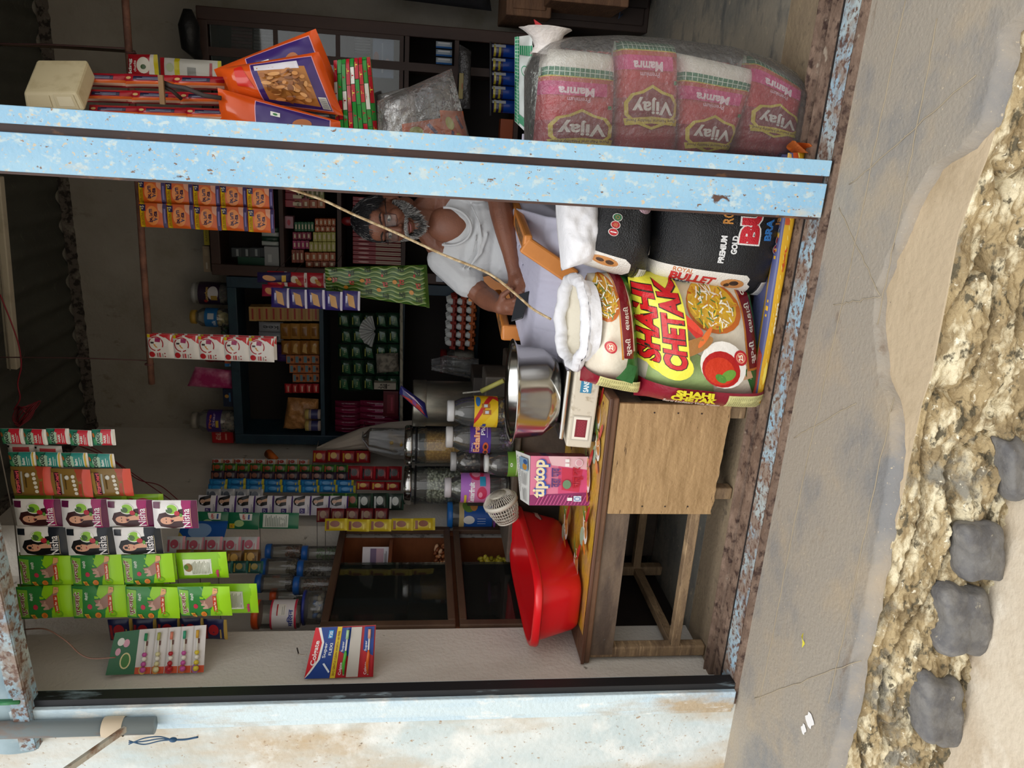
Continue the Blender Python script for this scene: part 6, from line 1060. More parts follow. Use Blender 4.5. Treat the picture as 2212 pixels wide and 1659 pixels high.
# generic packs standing on shelves
def pk(name, label, cat, q, y, c_, group=None, dep=.06, items=None, w=8, h=8, soft=0, rough=.35, seed=0):
    p4 = [(q[1], q[3]), (q[1], q[2]), (q[0], q[2]), (q[0], q[3])]; A = C(p4, y)
    zlo = min(A[0].z, A[1].z); zhi = max(A[2].z, A[3].z); A[0].z = A[1].z = zlo; A[2].z = A[3].z = zhi; A[2].x = A[1].x; A[3].x = A[0].x
    sf = Quad(*A, w=w, h=h, bulge=soft, nz=soft*.15, ns=25, seed=seed, k=4); b = MB(); m = M(c_, rough, bump=(60, .3) if soft else None)
    if soft: pouch(b, sf, m, 6, 6)
    else: b.hexa([A[0], A[1], A[1]+V((0, dep, 0)), A[0]+V((0, dep, 0)), A[3], A[2], A[2]+V((0, dep, 0)), A[3]+V((0, dep, 0))], m)
    if items: art(b, sf, items, 6 if soft else 0, 6 if soft else 0, h0=.001, rough=rough)
    return tag(b.build(name, None, 0 if soft else .002), label, cat, group)
ORD = ('first', 'second', 'third', 'fourth', 'fifth', 'sixth', 'seventh', 'eighth', 'ninth', 'tenth', 'eleventh', 'twelfth', 'thirteenth', 'fourteenth', 'fifteenth', 'sixteenth')
def rowpk(name, label, cat, x0, x1, y0, y1, n, yy, cols, group, dep=.06, items=None, w=8, h=8, soft=0, vert=True, gap=.6, rough=.35):
    """n like packs lying one on another (vert) or standing side by side, alike to the eye: one shared label"""
    for i in range(n):
        if vert: a = x0+(x1-x0)*i/n; q = (a+gap*.5, x0+(x1-x0)*(i+1)/n-gap*.5, y0, y1)
        else: a = y0+(y1-y0)*i/n; q = (x0, x1, a+gap*.5, y0+(y1-y0)*(i+1)/n-gap*.5)
        lb = label if n == 1 else label+(', %s from the top' % ORD[i] if vert else ', %s from the post' % ORD[i])
        pk(name, lb, cat, q, yy, cols[i % len(cols)], group, dep, items, w, h, soft, rough, i)
Y2 = 2.2
lab = lambda c_, c2='d8c8b0': [('r', 1, 2, 7, 6, c2), ('r', 1.8, 3, 6.2, 4, c_)]
# blue cupboard, upper compartment
rowpk('soap_bar', 'yellowish wrapped soap bar in the tall stack, blue cupboard', 'soap', 538, 690, 663, 694, 10, Y2, ['b08a52', 'a8824a'], 'stack of yellowish soap bars', .07, [('r', 1, 3, 7, 5, 'a03a30')])
rowpk('foil_packet', 'golden foil packet in the stack beside the soap bars', 'packet', 606, 690, 699, 733, 4, Y2, ['9a6c30', 'a87a3c'], 'golden foil packets', .06, [('r', 2, 2, 6, 6, '7a4f20')], soft=.02, rough=.2)
rowpk('foil_packet', 'shiny bronze foil packet in the stack under the white strip', 'packet', 608, 690, 736, 766, 4, Y2, ['8a5a28', '9c6c34'], 'bronze foil packets', .06, [('p', [(1, 2), (7, 3), (6, 5), (2, 6)], 'c09a60')], soft=.02, rough=.15)
for k in range(3): rowpk('matchbox_pack', 'small orange printed box, %s pile' % ('inner', 'middle', 'outer')[k], 'box', 618+k*7, 690, 768+k*20, 786+k*20, 4-(k > 0)*0, Y2, ['b0683a', 'a86034'], 'orange printed boxes %s pile' % ('inner', 'middle', 'outer')[k], .07, [('r', 1, 4, 7, 7, '5f7f8a'), ('e', 4, 2.4, 1.6, 1.2, '4a2018')])
rowpk('red_packet', 'small red wrapped packet near the brown chips', 'packet', 615, 690, 829, 849, 5, Y2, ['a01c22', '8c161c'], 'small red wrapped packets', .06, lab('d8c8b0', 'c03a3a'), soft=.012)
rowpk('silver_pouch', 'silver grey printed pouch leaning behind the white strip', 'pouch', 560, 612, 696, 740, 2, Y2+.03, ['8a8d94', '7c7f88'], 'silver grey pouches', .03, [('t', 'kee', 4, 4, 5, 3, 90, '2c2f38')], soft=.015, vert=False)
rowpk('purple_pouch', 'dull purple pouch on the shelf behind the white strip', 'pouch', 600, 640, 745, 782, 2, Y2+.06, ['4a2a6a', '3f2460'], 'dull purple pouches', .03, None, soft=.015, vert=False)
blob('chips_bag', 'clear bag of round brown chips on the blue cupboard upper shelf', 'snack bag', [(690, 925), (688, 862), (622, 858), (612, 925)], Y2, .05, M('9a6a3c', .35, var=(22, .4, .65), hue2='c08a54', bump=(40, .8)), 5, .02, 20)
for i, (a, c_) in enumerate(((884, 906), (908, 931))):
    c = at(690, (a+c_)/2, y=2.13); R = Rpx((c_-a)/2, c, a); H = at(657, a, y=2.13).z-c.z; t = thing('small_jar', ('small labelled jar with cream lid, the one nearer the red packets', 'small labelled jar with cream lid, the one nearer the cupboard side')[i], 'jar', V((c.x, c.y, s1)), 'small labelled jars')
    b = MB(); b.lathe([(.001, s1), (R, s1), (R, s1+H*.75)], M('b9a9a0', .3), (c.x, c.y, 0), 16); b.lathe([(R*1.005, s1+H*.15), (R*1.005, s1+H*.6)], M('3a3a6a', .4), (c.x, c.y, 0), 16, cap=False); b.build('jar_body', t); b = MB(); b.lathe([(R*1.02, s1+H*.75), (R*1.02, s1+H), (.001, s1+H)], M('c0a860', .5), (c.x, c.y, 0), 16, cap=False); b.build('jar_lid', t)
# middle compartment
gi = [('p', [(1, 1), (6, 2), (7, 6), (2, 5)], '2f5a3c'), ('r', 2, 6, 6, 6.6, '9a9a4a'), ('t', 'Tea', 4, 3.6, 3, 1.4, 0, '8a9a6a')]
for k in range(5): rowpk('tea_packet', 'dark green glossy packet in the %s stack' % ('first', 'second', 'third', 'fourth', 'fifth')[k], 'packet', 730+k % 2*6, 864, 676+k*34, 708+k*34, 5, Y2, ['14301f', '183826', '102818'], 'dark green packets %s stack' % ('first', 'second', 'third', 'fourth', 'fifth')[k], .05, gi, soft=.022, rough=.18)
rowpk('detergent_packet', 'magenta glossy packet in the front row', 'packet', 778, 864, 866, 934, 5, Y2, ['6a1434', '7a1a3c'], 'magenta packets front row', .04, [('t', 'u', 4, 4, 2, 2, 0, 'c9a0b0'), ('p', [(1, 1), (3, 2), (3, 6), (1, 5)], 'a03a60')], soft=.02, vert=False, rough=.18)
rowpk('detergent_packet', 'magenta glossy packet standing on top of the front row', 'packet', 724, 780, 866, 934, 5, Y2+.03, ['5f1230', '701838'], 'magenta packets upper row', .04, [('p', [(1, 1), (3, 2), (3, 6), (1, 5)], '943658')], soft=.02, vert=False, rough=.18)
b = MB()
def fan(u, v): q = radians(-78+156*u); p = at(735+46*(1-v)*0, 722, y=2.1); R = .012+.085*v; c = at(812, 716, y=2.08); return c+V((R*sin(q)*.95, -.01*sin(u*40), R*cos(q)*.95))
b.grid(fan, 40, 4, clear('d8dad8', .45, .4)); b.grid(lambda u, v: fan(1-u, v)+V((0, .002, 0)), 40, 4, clear('d8dad8', .45, .4)); tag(b.build('plastic_fan'), 'fan shaped piece of clear printed plastic in front of the dark green packets', 'plastic')
pk('paper_carton', 'cream carton lettered upside down at the front edge of the middle shelf', 'carton', (808, 855, 828, 842), 2.14, 'a39a8a', None, .05, [('t', '\u091f\u094b\u0938\u094d\u091f', 6, 3.4, 9, 3.4, 180, '2a2420', .04)], 12, 6)
pk('paper_carton', 'maroon carton behind the upside down lettered one', 'carton', (828, 860, 846, 900), 2.16, '5a1420', None, .05, lab('a04050', '7a2a34'))
blob('cloth_bundle', 'off white printed cloth bundle on the middle shelf', 'cloth', [(862, 802), (860, 762), (812, 764), (814, 806)], 2.16, .04, M('8a8274', .8, var=(30, .45, .6), hue2='5c564c', bump=(40, .5)), 4, .02)
b = MB(); b.grid(lambda u, v: at(864+6*v, 640+u*300, y=2.13-.02*v)+V((0, 0, .003*noise.noise(V((u*20, v, 0))))), 40, 3, M('b0a690', .8, var=(30, .5, .7), hue2='7a7062')); tag(b.build('shelf_paper'), 'old newspaper lining hanging over the middle shelf edge', 'paper')
# lower compartment: egg trays and jar
eggw = M('d6d8d6', .45); cols = ['8a2418', '9c3a1c', 'b0561e']
ex0, ex1 = at(1000, 750, y=2.05).x, at(1000, 642, y=2.05).x; ez = s3
for k in range(3):
    zt_ = s3+.052*k*1.0+.012; t = thing('egg_tray', ('orange egg tray full of white eggs, bottom one of the stack', 'orange red egg tray full of white eggs, middle one of the stack', 'dark red egg tray full of white eggs, topmost of the stack')[k], 'egg tray', ((ex0+ex1)/2, 2.06, zt_-.012), 'egg trays'); b = MB(); n = 6; m = M(cols[2-k], .5); dx = (ex1-ex0)/n
    for i in range(n):
        for j in range(5):
            cx_, cy_ = ex0+dx*(i+.5), 2.03+dx*(j+.5); b.lathe([(dx*.22, zt_-.010), (dx*.34, zt_+.004), (dx*.46, zt_+.020)], m, (cx_, cy_, 0), 8)
    for i in range(n+1):
        for j in range(6): b.lathe([(dx*.30, zt_), (dx*.12, zt_+.030), (.002, zt_+.032)], m, (ex0+dx*i, 2.03+dx*j, 0), 6, cap=False)
    b.box((ex0-.004, 2.024, zt_+.010), (ex1+.004, 2.032, zt_+.022), m); b.build('tray_shell', t)
    eb = MB(); pr = []
    for i in range(11): a = pi*i/10; pr.append((max(1e-4, .0205*sin(a)*(1+.12*cos(a))), -.027*cos(a)))
    eb.lathe(pr, eggw, (0, 0, 0), 12, cap=False); me = eb.mesh('egg')
    for j in range(3 if k == 2 else 1):
        for i in range(n):
            o = bpy.data.objects.new('egg', me); col.objects.link(o); o.location = (ex0+dx*(i+.5), 2.03+dx*(j+.5), zt_+.030); o.rotation_euler = (rnd(-.1, .1), rnd(-.1, .1), rnd(0, 3))
            tag(o, 'white egg, %s from the post in the %s row of the %s tray' % (ORD[n-1-i], ('front', 'second', 'third')[j], ('bottom', 'middle', 'top')[k]), 'egg', 'eggs %d %d' % (k, j))
c = at(1020, 782, y=2.1); R = Rpx(29, c, 782); H = .16; t = thing('storage_jar', 'wide clear jar of pale flour with dark red lid beside the egg trays', 'jar', V((c.x, c.y, s3)))
b = MB(); b.lathe([(.001, s3+.002), (R*.95, s3+.002), (R, s3+.02), (R, s3+H*.85), (R*.8, s3+H)], pet, (c.x, c.y, 0), 30, cap=False); b.build('jar_body', t); b = MB(); b.lathe([(.001, s3+H), (R*.9, s3+H), (R*.9, s3+H+.035), (.001, s3+H+.035)], M('6a1414', .4), (c.x, c.y, 0), 30); b.build('jar_lid', t)
fill('flour', 'pale flour filling the wide jar beside the egg trays', V((c.x, c.y, s3)), R*.93, .0, H*.72, M('b9b4a8', .8, bump=(200, .4)), 'flour')
hangbag('carrier_bag', 'dim crumpled clear bag beside the dark red lidded jar', [(932, 800, 776), (960, 806, 768), (1000, 815, 770), (1034, 822, 775)], 1.98, clear('9a9aa0', .18, .3, bump=(30, .6)), 9, .03)
# things on top of the blue cupboard
pet2 = clear('c9c9c4', .2, .1)
def topjar(label, x0, pyc, pyh, y, lidm, labc, items, zb, lab_=(.35, .8), neck_=False, fillc=None):
    c = at(x0, pyc, y=y); c.z = zb; R = Rpx(pyh, c, pyc); H = at(x0, pyc, y=y).z-zb; t = thing('sweets_jar', label, 'jar', c, 'jars on the blue cupboard')
    b = MB(); b.lathe([(.001, .002), (R, .003), (R, H*.74), (R*.6, H*.86), (R*.6, H*.9)] if neck_ else [(.001, .002), (R, .003), (R, H*.9)], pet2, c, 26, cap=False); b.build('jar_body', t)
    b = MB(); rr = R*.75 if neck_ else R*.9; b.lathe([(.001, H*.88), (rr, H*.88), (rr, H), (.001, H)], lidm, c, 26); b.build('jar_lid', t); a = facing(c); s = Cyl(c, R*1.01, H*lab_[0], H*lab_[1], a-1.6, a+1.6, 30, 20); b = MB(); b.grid(lambda u, v: s(u, v), 20, 2, M(labc, .4)); art(b, s, items, 20, 2, h0=.0008); b.build('jar_label', t)
    if fillc: heap('wrapped_sweets', 'goods showing below the label of the ' + label.replace('jar with ', 'jar, ')[:60], c, R*.9, zb, zb+H*lab_[0], fillc, 30, .016, 3)
zt_b = bz1
topjar('clear jar with dark purple label standing on the blue cupboard', 418, 632, 24, 2.3, M('a9a9a6', .3), '2f1a34', [('r', 0, 0, 30, 20, '2a1630'), ('e', 15, 6, 6, 5, 'c9c6c8'), ('t', 'Bourbon', 14, 12, 12, 3, 0, 'c9a85a', .03), ('r', 9, 2, 13, 8, 'a88a3a'), ('e', 8, 13, 1.6, 1.6, 'a02a2a')], zt_b, (.3, .82), fillc=['6a5a5a', '8a7a6a'])
topjar('jar with yellow lid and blue label standing on the blue cupboard', 414, 684, 20, 2.25, M('b8923a', .4), '1f5f9c', [('r', 0, 0, 30, 20, '1f6aa8'), ('r', 13, 5, 19, 15, 'b9c2cc'), ('t', 'milk', 9, 5, 6, 6, 0, 'cfdce8', .02)], zt_b, (.34, .64), True, ['c9bc7a', 'b8aa60'])
topjar('clear jar with purple label standing left of the pink pouch', 416, 908, 24, 2.2, M('8f8a80', .4), '3a1f70', [('r', 0, 0, 30, 20, '3a2270'), ('t', 'Five', 14, 15, 12, 4, 0, 'c9703a', .03), ('t', 'Star', 16, 10, 12, 4, 0, 'b9a8d0', .02), ('r', 9, 3, 15, 7, 'c9a83a')], zt_b, (.3, .62), True, ['8a7a6a', '6a5c50', '9a8c7a'])
pk('packing_box', 'red box lettered upside down at the left end of the blue cupboard top', 'box', (459, 503, 930, 957), 2.2, 'a8161e', None, .16, [('r', 0, 0, 12, 8, 'a8161e'), ('t', 'TIP-TOP', 6.4, 5.6, 7, 2, 180, 'd8b8a8', .03), ('r', 3, 2.4, 9, 3.0, 'c98a7a'), ('r', 11.0, 3, 11.3, 5, 'd8b8a8')], 12, 8)
pk('packing_box', 'small dark blue box right of the purple labelled jar', 'box', (483, 503, 841, 879), 2.2, '1a2440', None, .1, [('e', 6, 5, 1, 1.6, 'b98a3a'), ('r', 3, 2, 8, 3.4, '3a6aa0')], 10, 8)
pk('packing_box', 'small blue, orange and white boxes side by side on the cupboard', 'box', (486, 503, 774, 792), 2.2, '2a4a7a', None, .1, [('r', 0, 0, 3, 8, '2f7fc0'), ('r', 3, 0, 5.4, 8, 'c0603a'), ('r', 5.4, 0, 8, 8, '2a4a8a'), ('t', 'Wax', 1.5, 3, 2, 2, 0, 'e0e0e0')])
blob('pink_pouch', 'tall bright pink pouch standing open on top of the blue cupboard', 'pouch', [(503, 840), (501, 800), (422, 792), (405, 834)], 2.2, .035, M('b02a6a', .3, var=(5, .45, .6), hue2='d890b0'), 3, .008, 12)
b = MB(); c = at(455, 772, y=2.3); b.ball(c, .028, M('7a1418', .4), 10, (1, 1, 1.6)); b.box((c.x-.02, c.y-.02, bz1), (c.x+.02, c.y+.02, c.z-.03), M('5a1418', .4)); tag(b.build('red_bottle'), 'small dark red bottle half hidden by the white strip', 'bottle')
b = MB()
for i in range(7): b.ball(at(488, 706+i*4, y=2.25)+V((0, 0, .01*(i % 2))), .018, M(('2f4a2a', '3a3a34', '1f3a34')[i % 3], .5), 5)
tag(b.build('small_wrappers'), 'loose dark green wrappers beside the yellow lidded jar', 'wrappers', None, 'stuff')
# things on the brown cupboard
pk('long_box', 'long yellow box lying on the brown cupboard', 'box', (441, 450, 484, 530), 2.2, 'a89a2c', None, .1, [('t', 'RADIX', 4, 4, 5, 3, 0, '6a6020')])
pk('long_box', 'dusty beige box lying on the brown cupboard beside the yellow one', 'box', (440, 452, 532, 588), 2.2, '8a7a66', None, .12, [('r', 1, 3, 3, 5, 'b0a898'), ('r', 5, 2, 7, 6, '9a8a70')])
# brown cupboard shelves (left part, seen between post and blue cupboard)
rowpk('tube_box', 'dark box of ointment tubes in the brown cupboard', 'box', 500, 602, 536, 556, 5, Y2, ['3a3f42', '2c3234'], 'ointment tube boxes', .05, [('r', 1, 2, 7, 4, '8a9090')])
pk('tube_box', 'flat dark green box on the upper shelf of the brown cupboard', 'box', (514, 602, 558, 580), Y2, '14402c', None, .08)
pk('tube_box', 'greyish white box upright at the end of the upper shelf', 'box', (572, 602, 534, 578), 2.17, '8a8c8c', None, .03, [('r', 2, 4, 5, 6, 'a9abab')])
rowpk('toothpaste_tube', 'dark green and white tube beside the orange strips', 'tube', 566, 602, 492, 532, 4, Y2, ['1a3a2a', 'a9b0ac'], 'dark green and white tubes', .03, None, soft=.01, vert=False)
B = [(616, 668, 387, 450, 4, False, ['8a2430', '9c3038'], 'dull red wrapped soap standing behind the cord', 'reds'), (640, 700, 393, 430, 6, True, ['6a6a3a', '8a8a4a'], 'olive and white soap near the post', 'olives'), (636, 702, 432, 450, 4, True, ['9c4a20', 'a85a28'], 'orange brown soap near the post', 'obrown'),
 (615, 633, 468, 494, 1, True, ['a87a84'], 'pinkish white box next to the green soaps', None), (636, 678, 480, 500, 6, True, ['17552c', '1c6034'], 'dark green soap bar in the brown cupboard', 'greens'), (680, 725, 473, 488, 5, True, ['a8521c', 'b0602a'], 'orange soap bar of the upper pile', 'or1'), (680, 725, 489, 501, 4, True, ['b06026', 'a04c1c'], 'orange soap bar of the lower pile', 'or2'),
 (632, 672, 502, 518, 4, True, ['8a1a3a', '7a1634'], 'crimson soap bar beside the pale yellow ones', 'cr1'), (632, 668, 520, 538, 4, True, ['a01f5a', '8c1a4e'], 'hot pink soap bar beside the pale yellow ones', 'cr2'), (676, 725, 502, 522, 5, True, ['b0a84e', 'a8a048'], 'pale yellow soap bar of the upper pile', 'ye1'), (668, 725, 523, 544, 6, True, ['a8a24a', 'b0aa54'], 'pale yellow soap bar of the lower pile', 'ye2'),
 (630, 656, 540, 568, 3, True, ['8a3a1c', '7a3018'], 'rust coloured soap box left of the orange boxes', 'ru1'), (658, 725, 546, 564, 5, True, ['a04c1a', 'a85620'], 'burnt orange soap box of the upper pile', 'ru2'), (660, 725, 565, 578, 4, True, ['8c4018', '7c3814'], 'burnt orange soap box of the bottom pile', 'ru3')]
for x0, x1, y0, y1, n, v_, cs, lb, g in B:
    if n == 1: pk('soap_bar', lb, 'soap', (x0, x1, y0, y1), Y2, cs[0], None, .05, [('e', 4, 4, 2, 1.5, 'b03040')])
    else: rowpk('soap_bar', lb, 'soap', x0, x1, y0, y1, n, Y2, cs, 'soap bars '+g, .05, [('r', 2, 2.6, 6, 5.4, 'd0c0a0')], vert=v_)
rowpk('incense_pack', 'long red and cream incense pack standing behind the man', 'incense pack', 762, 866, 430, 574, 15, Y2, ['8a1820', '941c26'], 'red and cream incense packs', .03, [('r', 1, 0, 7, 4.2, 'a08a70'), ('r', 3.4, 0, 4.6, 8, '6a1018'), ('e', 4, 6.2, 1.4, .9, 'c9a09a')], vert=False, gap=1.0)
b = MB(); c = at(752, 478, y=2.1); b.ball(c, .03, M('7a1418', .35), 12, (.8, .8, 1.2)); b.tube([c, c+V((0, .1, 0))], .012, M('7a1418', .4), 10); tag(b.build('red_knob_bottle'), 'dark red rounded bottle top just above the head of the man', 'bottle')
rowpk('blue_bottle', 'small white and blue bottle below the wavy green pouch', 'bottle', 942, 966, 570, 610, 3, 2.1, ['b9c0cc', 'a9b4c4'], 'white and blue bottles', .03, [('r', 0, 0, 8, 3, '2a4aa0')], vert=False)
# seen behind the glass, right of the post
rowpk('bangle_card', 'dim red hanging ribbon card behind the glass door', 'card', 500, 545, 62, 132, 10, 2.22, ['4a1420', '3a1018'], 'red ribbon cards behind the glass', .01, None, vert=False)
rowpk('bangle_card', 'dim grey hanging ribbon card below the red ones behind the glass', 'card', 548, 590, 62, 132, 10, 2.22, ['5a5c60', '484a4e'], 'grey ribbon cards behind the glass', .01, None, vert=False)
rowpk('cloth_pack', 'folded grey cloth pack behind the glass near its lower end', 'pack', 766, 800, 82, 118, 6, 2.2, ['6a6e74', '565a60'], 'grey cloth packs behind the glass', .02, None, vert=False, soft=.008)
pk('blue_parcel', 'pale blue printed parcel behind the glass near the sweets bag', 'parcel', (805, 850, 84, 170), 2.19, '6a86b0', None, .04, [('e', 4, 6.6, 1.2, 1, 'a0605a'), ('e', 3, 2.4, 1, 1, 'b0a0b8'), ('r', 1, 4, 7, 4.6, '9ab0d0')])
rowpk('brush_pack', 'white and blue brush hanging in the brown cupboard', 'brush', 942, 976, 90, 142, 3, 2.1, ['9aa4ac', '8a98a4'], 'white and blue brushes', .02, [('r', 0, 0, 2, 8, '1f5a9a'), ('r', 5, 1, 7, 7, 'c9ccd0')], vert=False, soft=.008, gap=3)
blob('clear_packet', 'tall shiny clear packet hanging behind the clear bag of orange packets', 'packet', [(1016, 235), (1018, 110), (992, 95), (988, 235)], 2.0, .02, M('4a4848', .2, .3, bump=(50, 1)), 4, .01, 20)
rowpk('paper_tag', 'yellowish strip label beside the shiny clear packet', 'label', 992, 1000, 158, 214, 1, 1.98, ['9a8a50'], None, .006, [('e', 4, 2, 1, .7, 'a03020')])
for i in range(5):
    pk('detergent_pouch', 'blue pouch with yellow and navy header, %s from the post' % ORD[4-i], 'pouch', (1060-(i % 2)*2, 1116, 98+i*30, 126+i*30), 2.12, '123f9a', 'blue pouches in a row', .05, [('r', 0, 0, 12, 8, '123f9a')] and [('r', 0, 0, 8, 12, '123f9a'), ('r', 0, 6.4, 8, 12, '2a2452'), ('r', 0, 7.4, 8, 8.4, 'b8a82c'), ('r', 0, 9.6, 8, 10.6, 'b8a82c'), ('r', 5.6, 5.4, 7.4, 12, 'b9bdc4')], 8, 12, soft=.03, rough=.25)
b = MB(); b.tube([at(1060, 90+k*20, y=2.1) for k in range(9)], .006, M('3a3a3a', .6), 8); tag(b.build('hanger_bar'), 'thin dark bar that holds the three blue pouches', 'bar')
pk('orange_tub', 'orange tub low in the dark beside the blue pouches', 'tub', (1082, 1108, 258, 320), 2.2, 'a0481c', None, .1, [('r', 1, 1, 2.4, 7, 'a88a78')])
pk('paper_slip', 'white paper slip stuck beside the clear rice sack at the post', 'paper', (1128, 1146, 290, 335), .45, 'c4c0d0', None, .004)
# wooden crates and low dark cupboard at the back right
cr = M('6a4a34', .7, var=(8, .4, .7), hue2='856044', stretch=(1, 1, 4), bump=(30, .3))
for i, (x0, x1, y0, y1, y, dep, lb) in enumerate(((1098, 1190, -60, 40, 1.9, .45, 'wooden crate high up against the back wall at the picture edge'), (1192, 1358, -60, 16, 1.7, .5, 'long wooden crate below the first crate'), (1168, 1328, -60, 66, 2.05, .4, 'low dark wooden cabinet standing on the floor behind the rice sack'))):
    A, B_ = at(x1, y1, y=y), at(x0, y0, y=y); z0 = A.z if i < 2 else .0; m = cr if i < 2 else M('2f211b', .6, var=(6, .4, .7), hue2='3a2a22')
    t = thing('wooden_crate' if i < 2 else 'low_dark_box', lb, 'crate' if i < 2 else 'cabinet', ((A.x+B_.x)/2, y+dep/2, z0)); b = MB(); b.box((A.x, y, z0), (B_.x, y+dep, B_.z), m); b.build('crate_body' if i < 2 else 'cabinet_body', t, .006)
    b = MB(); b.box((A.x+.03, y-.012, z0+.03), (B_.x-.03, y, B_.z-.03), m); b.build('front_board' if i < 2 else 'door', t, .004)
    if i < 2: b = MB(); b.box((A.x+.1, y+.1, 0.0 if i else z0-.5), (A.x+.16, y+.16, z0), M('2a201b', .8)); b.box((B_.x-.16, y+dep-.1, 0), (B_.x-.1, y+dep-.04, z0), M('2a201b', .8)); b.build('support_leg', t)
b = MB(); b.tube([at(1328, 20, y=2.0), at(1340, 26, y=2.0), at(1336, 40, y=2.0), at(1345, 30, y=2.0)], .004, M('1f3a5a', .6), 6); tag(b.build('blue_string'), 'short blue string tied on the low cabinet corner', 'string')
blob('dark_cloth', 'dark cloth bundle hanging high on the back wall at the picture edge', 'cloth', [(1062, 24), (1050, -60), (800, -70), (820, -6)], 2.2, .06, M('17161a', .9, bump=(20, .6)), 4, .02, 12)

b = MB(); b.box((XW-.262, NA+.006, .0), (XW-.03, NB-.006, .612), M('1c1613', .7, var=(6, .4, .7), hue2='2a201a')); tag(b.build('low_dark_box', None, .004), 'added dark box for the shade in the open niche under the display case', 'cabinet')  # dark box added to give the shade of the open recess below the case
# ================================================================ display case in the side niche
fm = M('4a3528', .55, var=(8, .4, .7), hue2='5f4836', stretch=(1, .4, 1), bump=(40, .2)); inw = M('7a4528', .5, var=(6, .4, .7), hue2='8a5230', stretch=(1, .3, 3))
def wy(px, py): return at(px, py, x=XW)
ya, yb = NA+.008, NB-.022; zt1 = wy(715, 1240).z; zm = wy(981, 1240).z; zb1 = .62
t = thing('display_case', 'dark wooden display case with sliding glass set into the side niche', 'display case', (XW-.12, .7, zb1)); b = MB()
b.box((XW-.255, ya, zb1), (XW-.245, yb, zt1), inw); b.build('back_board', t)
for a, c_ in (((XW-.245, ya, zb1), (XW-.012, ya+.018, zt1)), ((XW-.245, yb-.018, zb1), (XW-.012, yb, zt1))): b = MB(); b.box(a, c_, inw); b.build('side_board', t)
for z_ in (zt1-.02, zm-.01, zb1, wy(848, 1170).z): b = MB(); b.box((XW-.245, ya+.018, z_), (XW-.03 if z_ != zt1-.02 else XW-.012, yb-.018, z_+.016), inw); b.build('shelf_board', t)
for z0, z1 in ((zm+.008, zt1), (zb1, zm-.008)):
    for a, c_ in (((XW-.012, ya, z0), (XW+.012, ya+.035, z1)), ((XW-.012, yb-.035, z0), (XW+.012, yb, z1)), ((XW-.012, ya+.035, z1-.03), (XW+.012, yb-.035, z1)), ((XW-.012, ya+.035, z0), (XW+.012, yb-.035, z0+.03))): b = MB(); b.box(a, c_, fm); b.build('frame_rail', t, .004)
    gl = clear('8a9088', .12, .04); yg = ya+.50; b = MB(); b.box((XW-.016, ya+.03, z0+.03), (XW-.012, yg, z1-.03), gl); b.build('glass_pane', t); b = MB(); b.box((XW-.024, ya+.03, z0+.03), (XW-.020, ya+.47, z1-.03), gl); b.build('glass_pane', t)
    b = MB(); b.box((XW-.022, yb-.052, z0+.03), (XW-.010, yb-.036, z1-.03), M('b9b9b6', .4, .6, var=(30, .5, .6), hue2='7a7a78')); b.build('metal_channel', t)
def inside(px, py, dx=.1): return at(px, py, x=XW-dx)
zs1 = wy(848, 1170).z+.016
b = MB(); c = inside(846, 1205, .1); b.hexa([V((c.x+a, c.y+d, zs1+.002)) for a, d in ((-.02, -.05), (.06, .0), (.058, .004), (-.022, -.046))]+[V((c.x+a, c.y+d, zs1+.125)) for a, d in ((-.02, -.05), (.06, .0), (.058, .004), (-.022, -.046))], M('d6d2da', .5)); 
tag(b.build('leaflet'), 'white and mauve leaflet standing inside the display case', 'leaflet')
b2 = Quad(V((c.x-.021, c.y-.052, zs1+.01)), V((c.x+.058, c.y-.003, zs1+.01)), V((c.x+.058, c.y-.003, zs1+.11)), V((c.x-.021, c.y-.052, zs1+.11)), w=8, h=10); b = MB(); art(b, b2, [('r', 1, 1.6, 7.6, 7.8, 'b08a9a'), ('r', 1, 5, 7.6, 7.8, '5a3a6a'), ('r', 1, .2, 6.6, .5, '8a8488'), ('r', 1, .8, 5.6, 1.1, '8a8488')], h0=.003); tag(b.build('leaflet_print'), 'mauve printed panel on the white leaflet in the display case', 'print')
def case_heap(label, px, py, cols_, n, R, hgt, size, zb_, seed, cat='sweets', dx=.12): c = inside(px, py, dx); c.x = max(XW-.235+R, min(XW-.03-R, c.x)); heap('wrapped_sweets', label, V((c.x, c.y, zb_)), R, zb_, zb_+hgt, cols_, n, size, seed, None, cat)
zlow = zm+.006
case_heap('copper foil wrapped sweets in the open half of the display case', 965, 1205, ['b06a3c', 'c98858', '8a4a28', 'e0b088'], 60, .07, .07, .013, zlow, 2)
case_heap('dull red wrapped sweets behind the glass at the front end of the case', 800, 1330, ['8a1c18', 'a8302a', '6a1410'], 70, .07, .06, .012, zs1, 3)
case_heap('dull gold wrapped sweets behind the glass of the display case', 930, 1270, ['6a5a34', '8a7a4a', '54482c'], 90, .08, .10, .012, zlow, 4)
case_heap('dark wrapped sweets behind the glass at the front corner', 930, 1335, ['22262a', '3a4046', '5a6066'], 60, .06, .05, .012, zlow, 6)
case_heap('yellow wrapped sweets in the lower part of the display case', 1085, 1235, ['b0a024', 'c0b038', '988a1c'], 160, .08, .17, .016, zb1+.016, 7)
case_heap('red wrapped sweets in the lower part of the display case', 1090, 1325, ['a0281c', 'b83a28', '882018'], 140, .08, .10, .015, zb1+.016, 8)
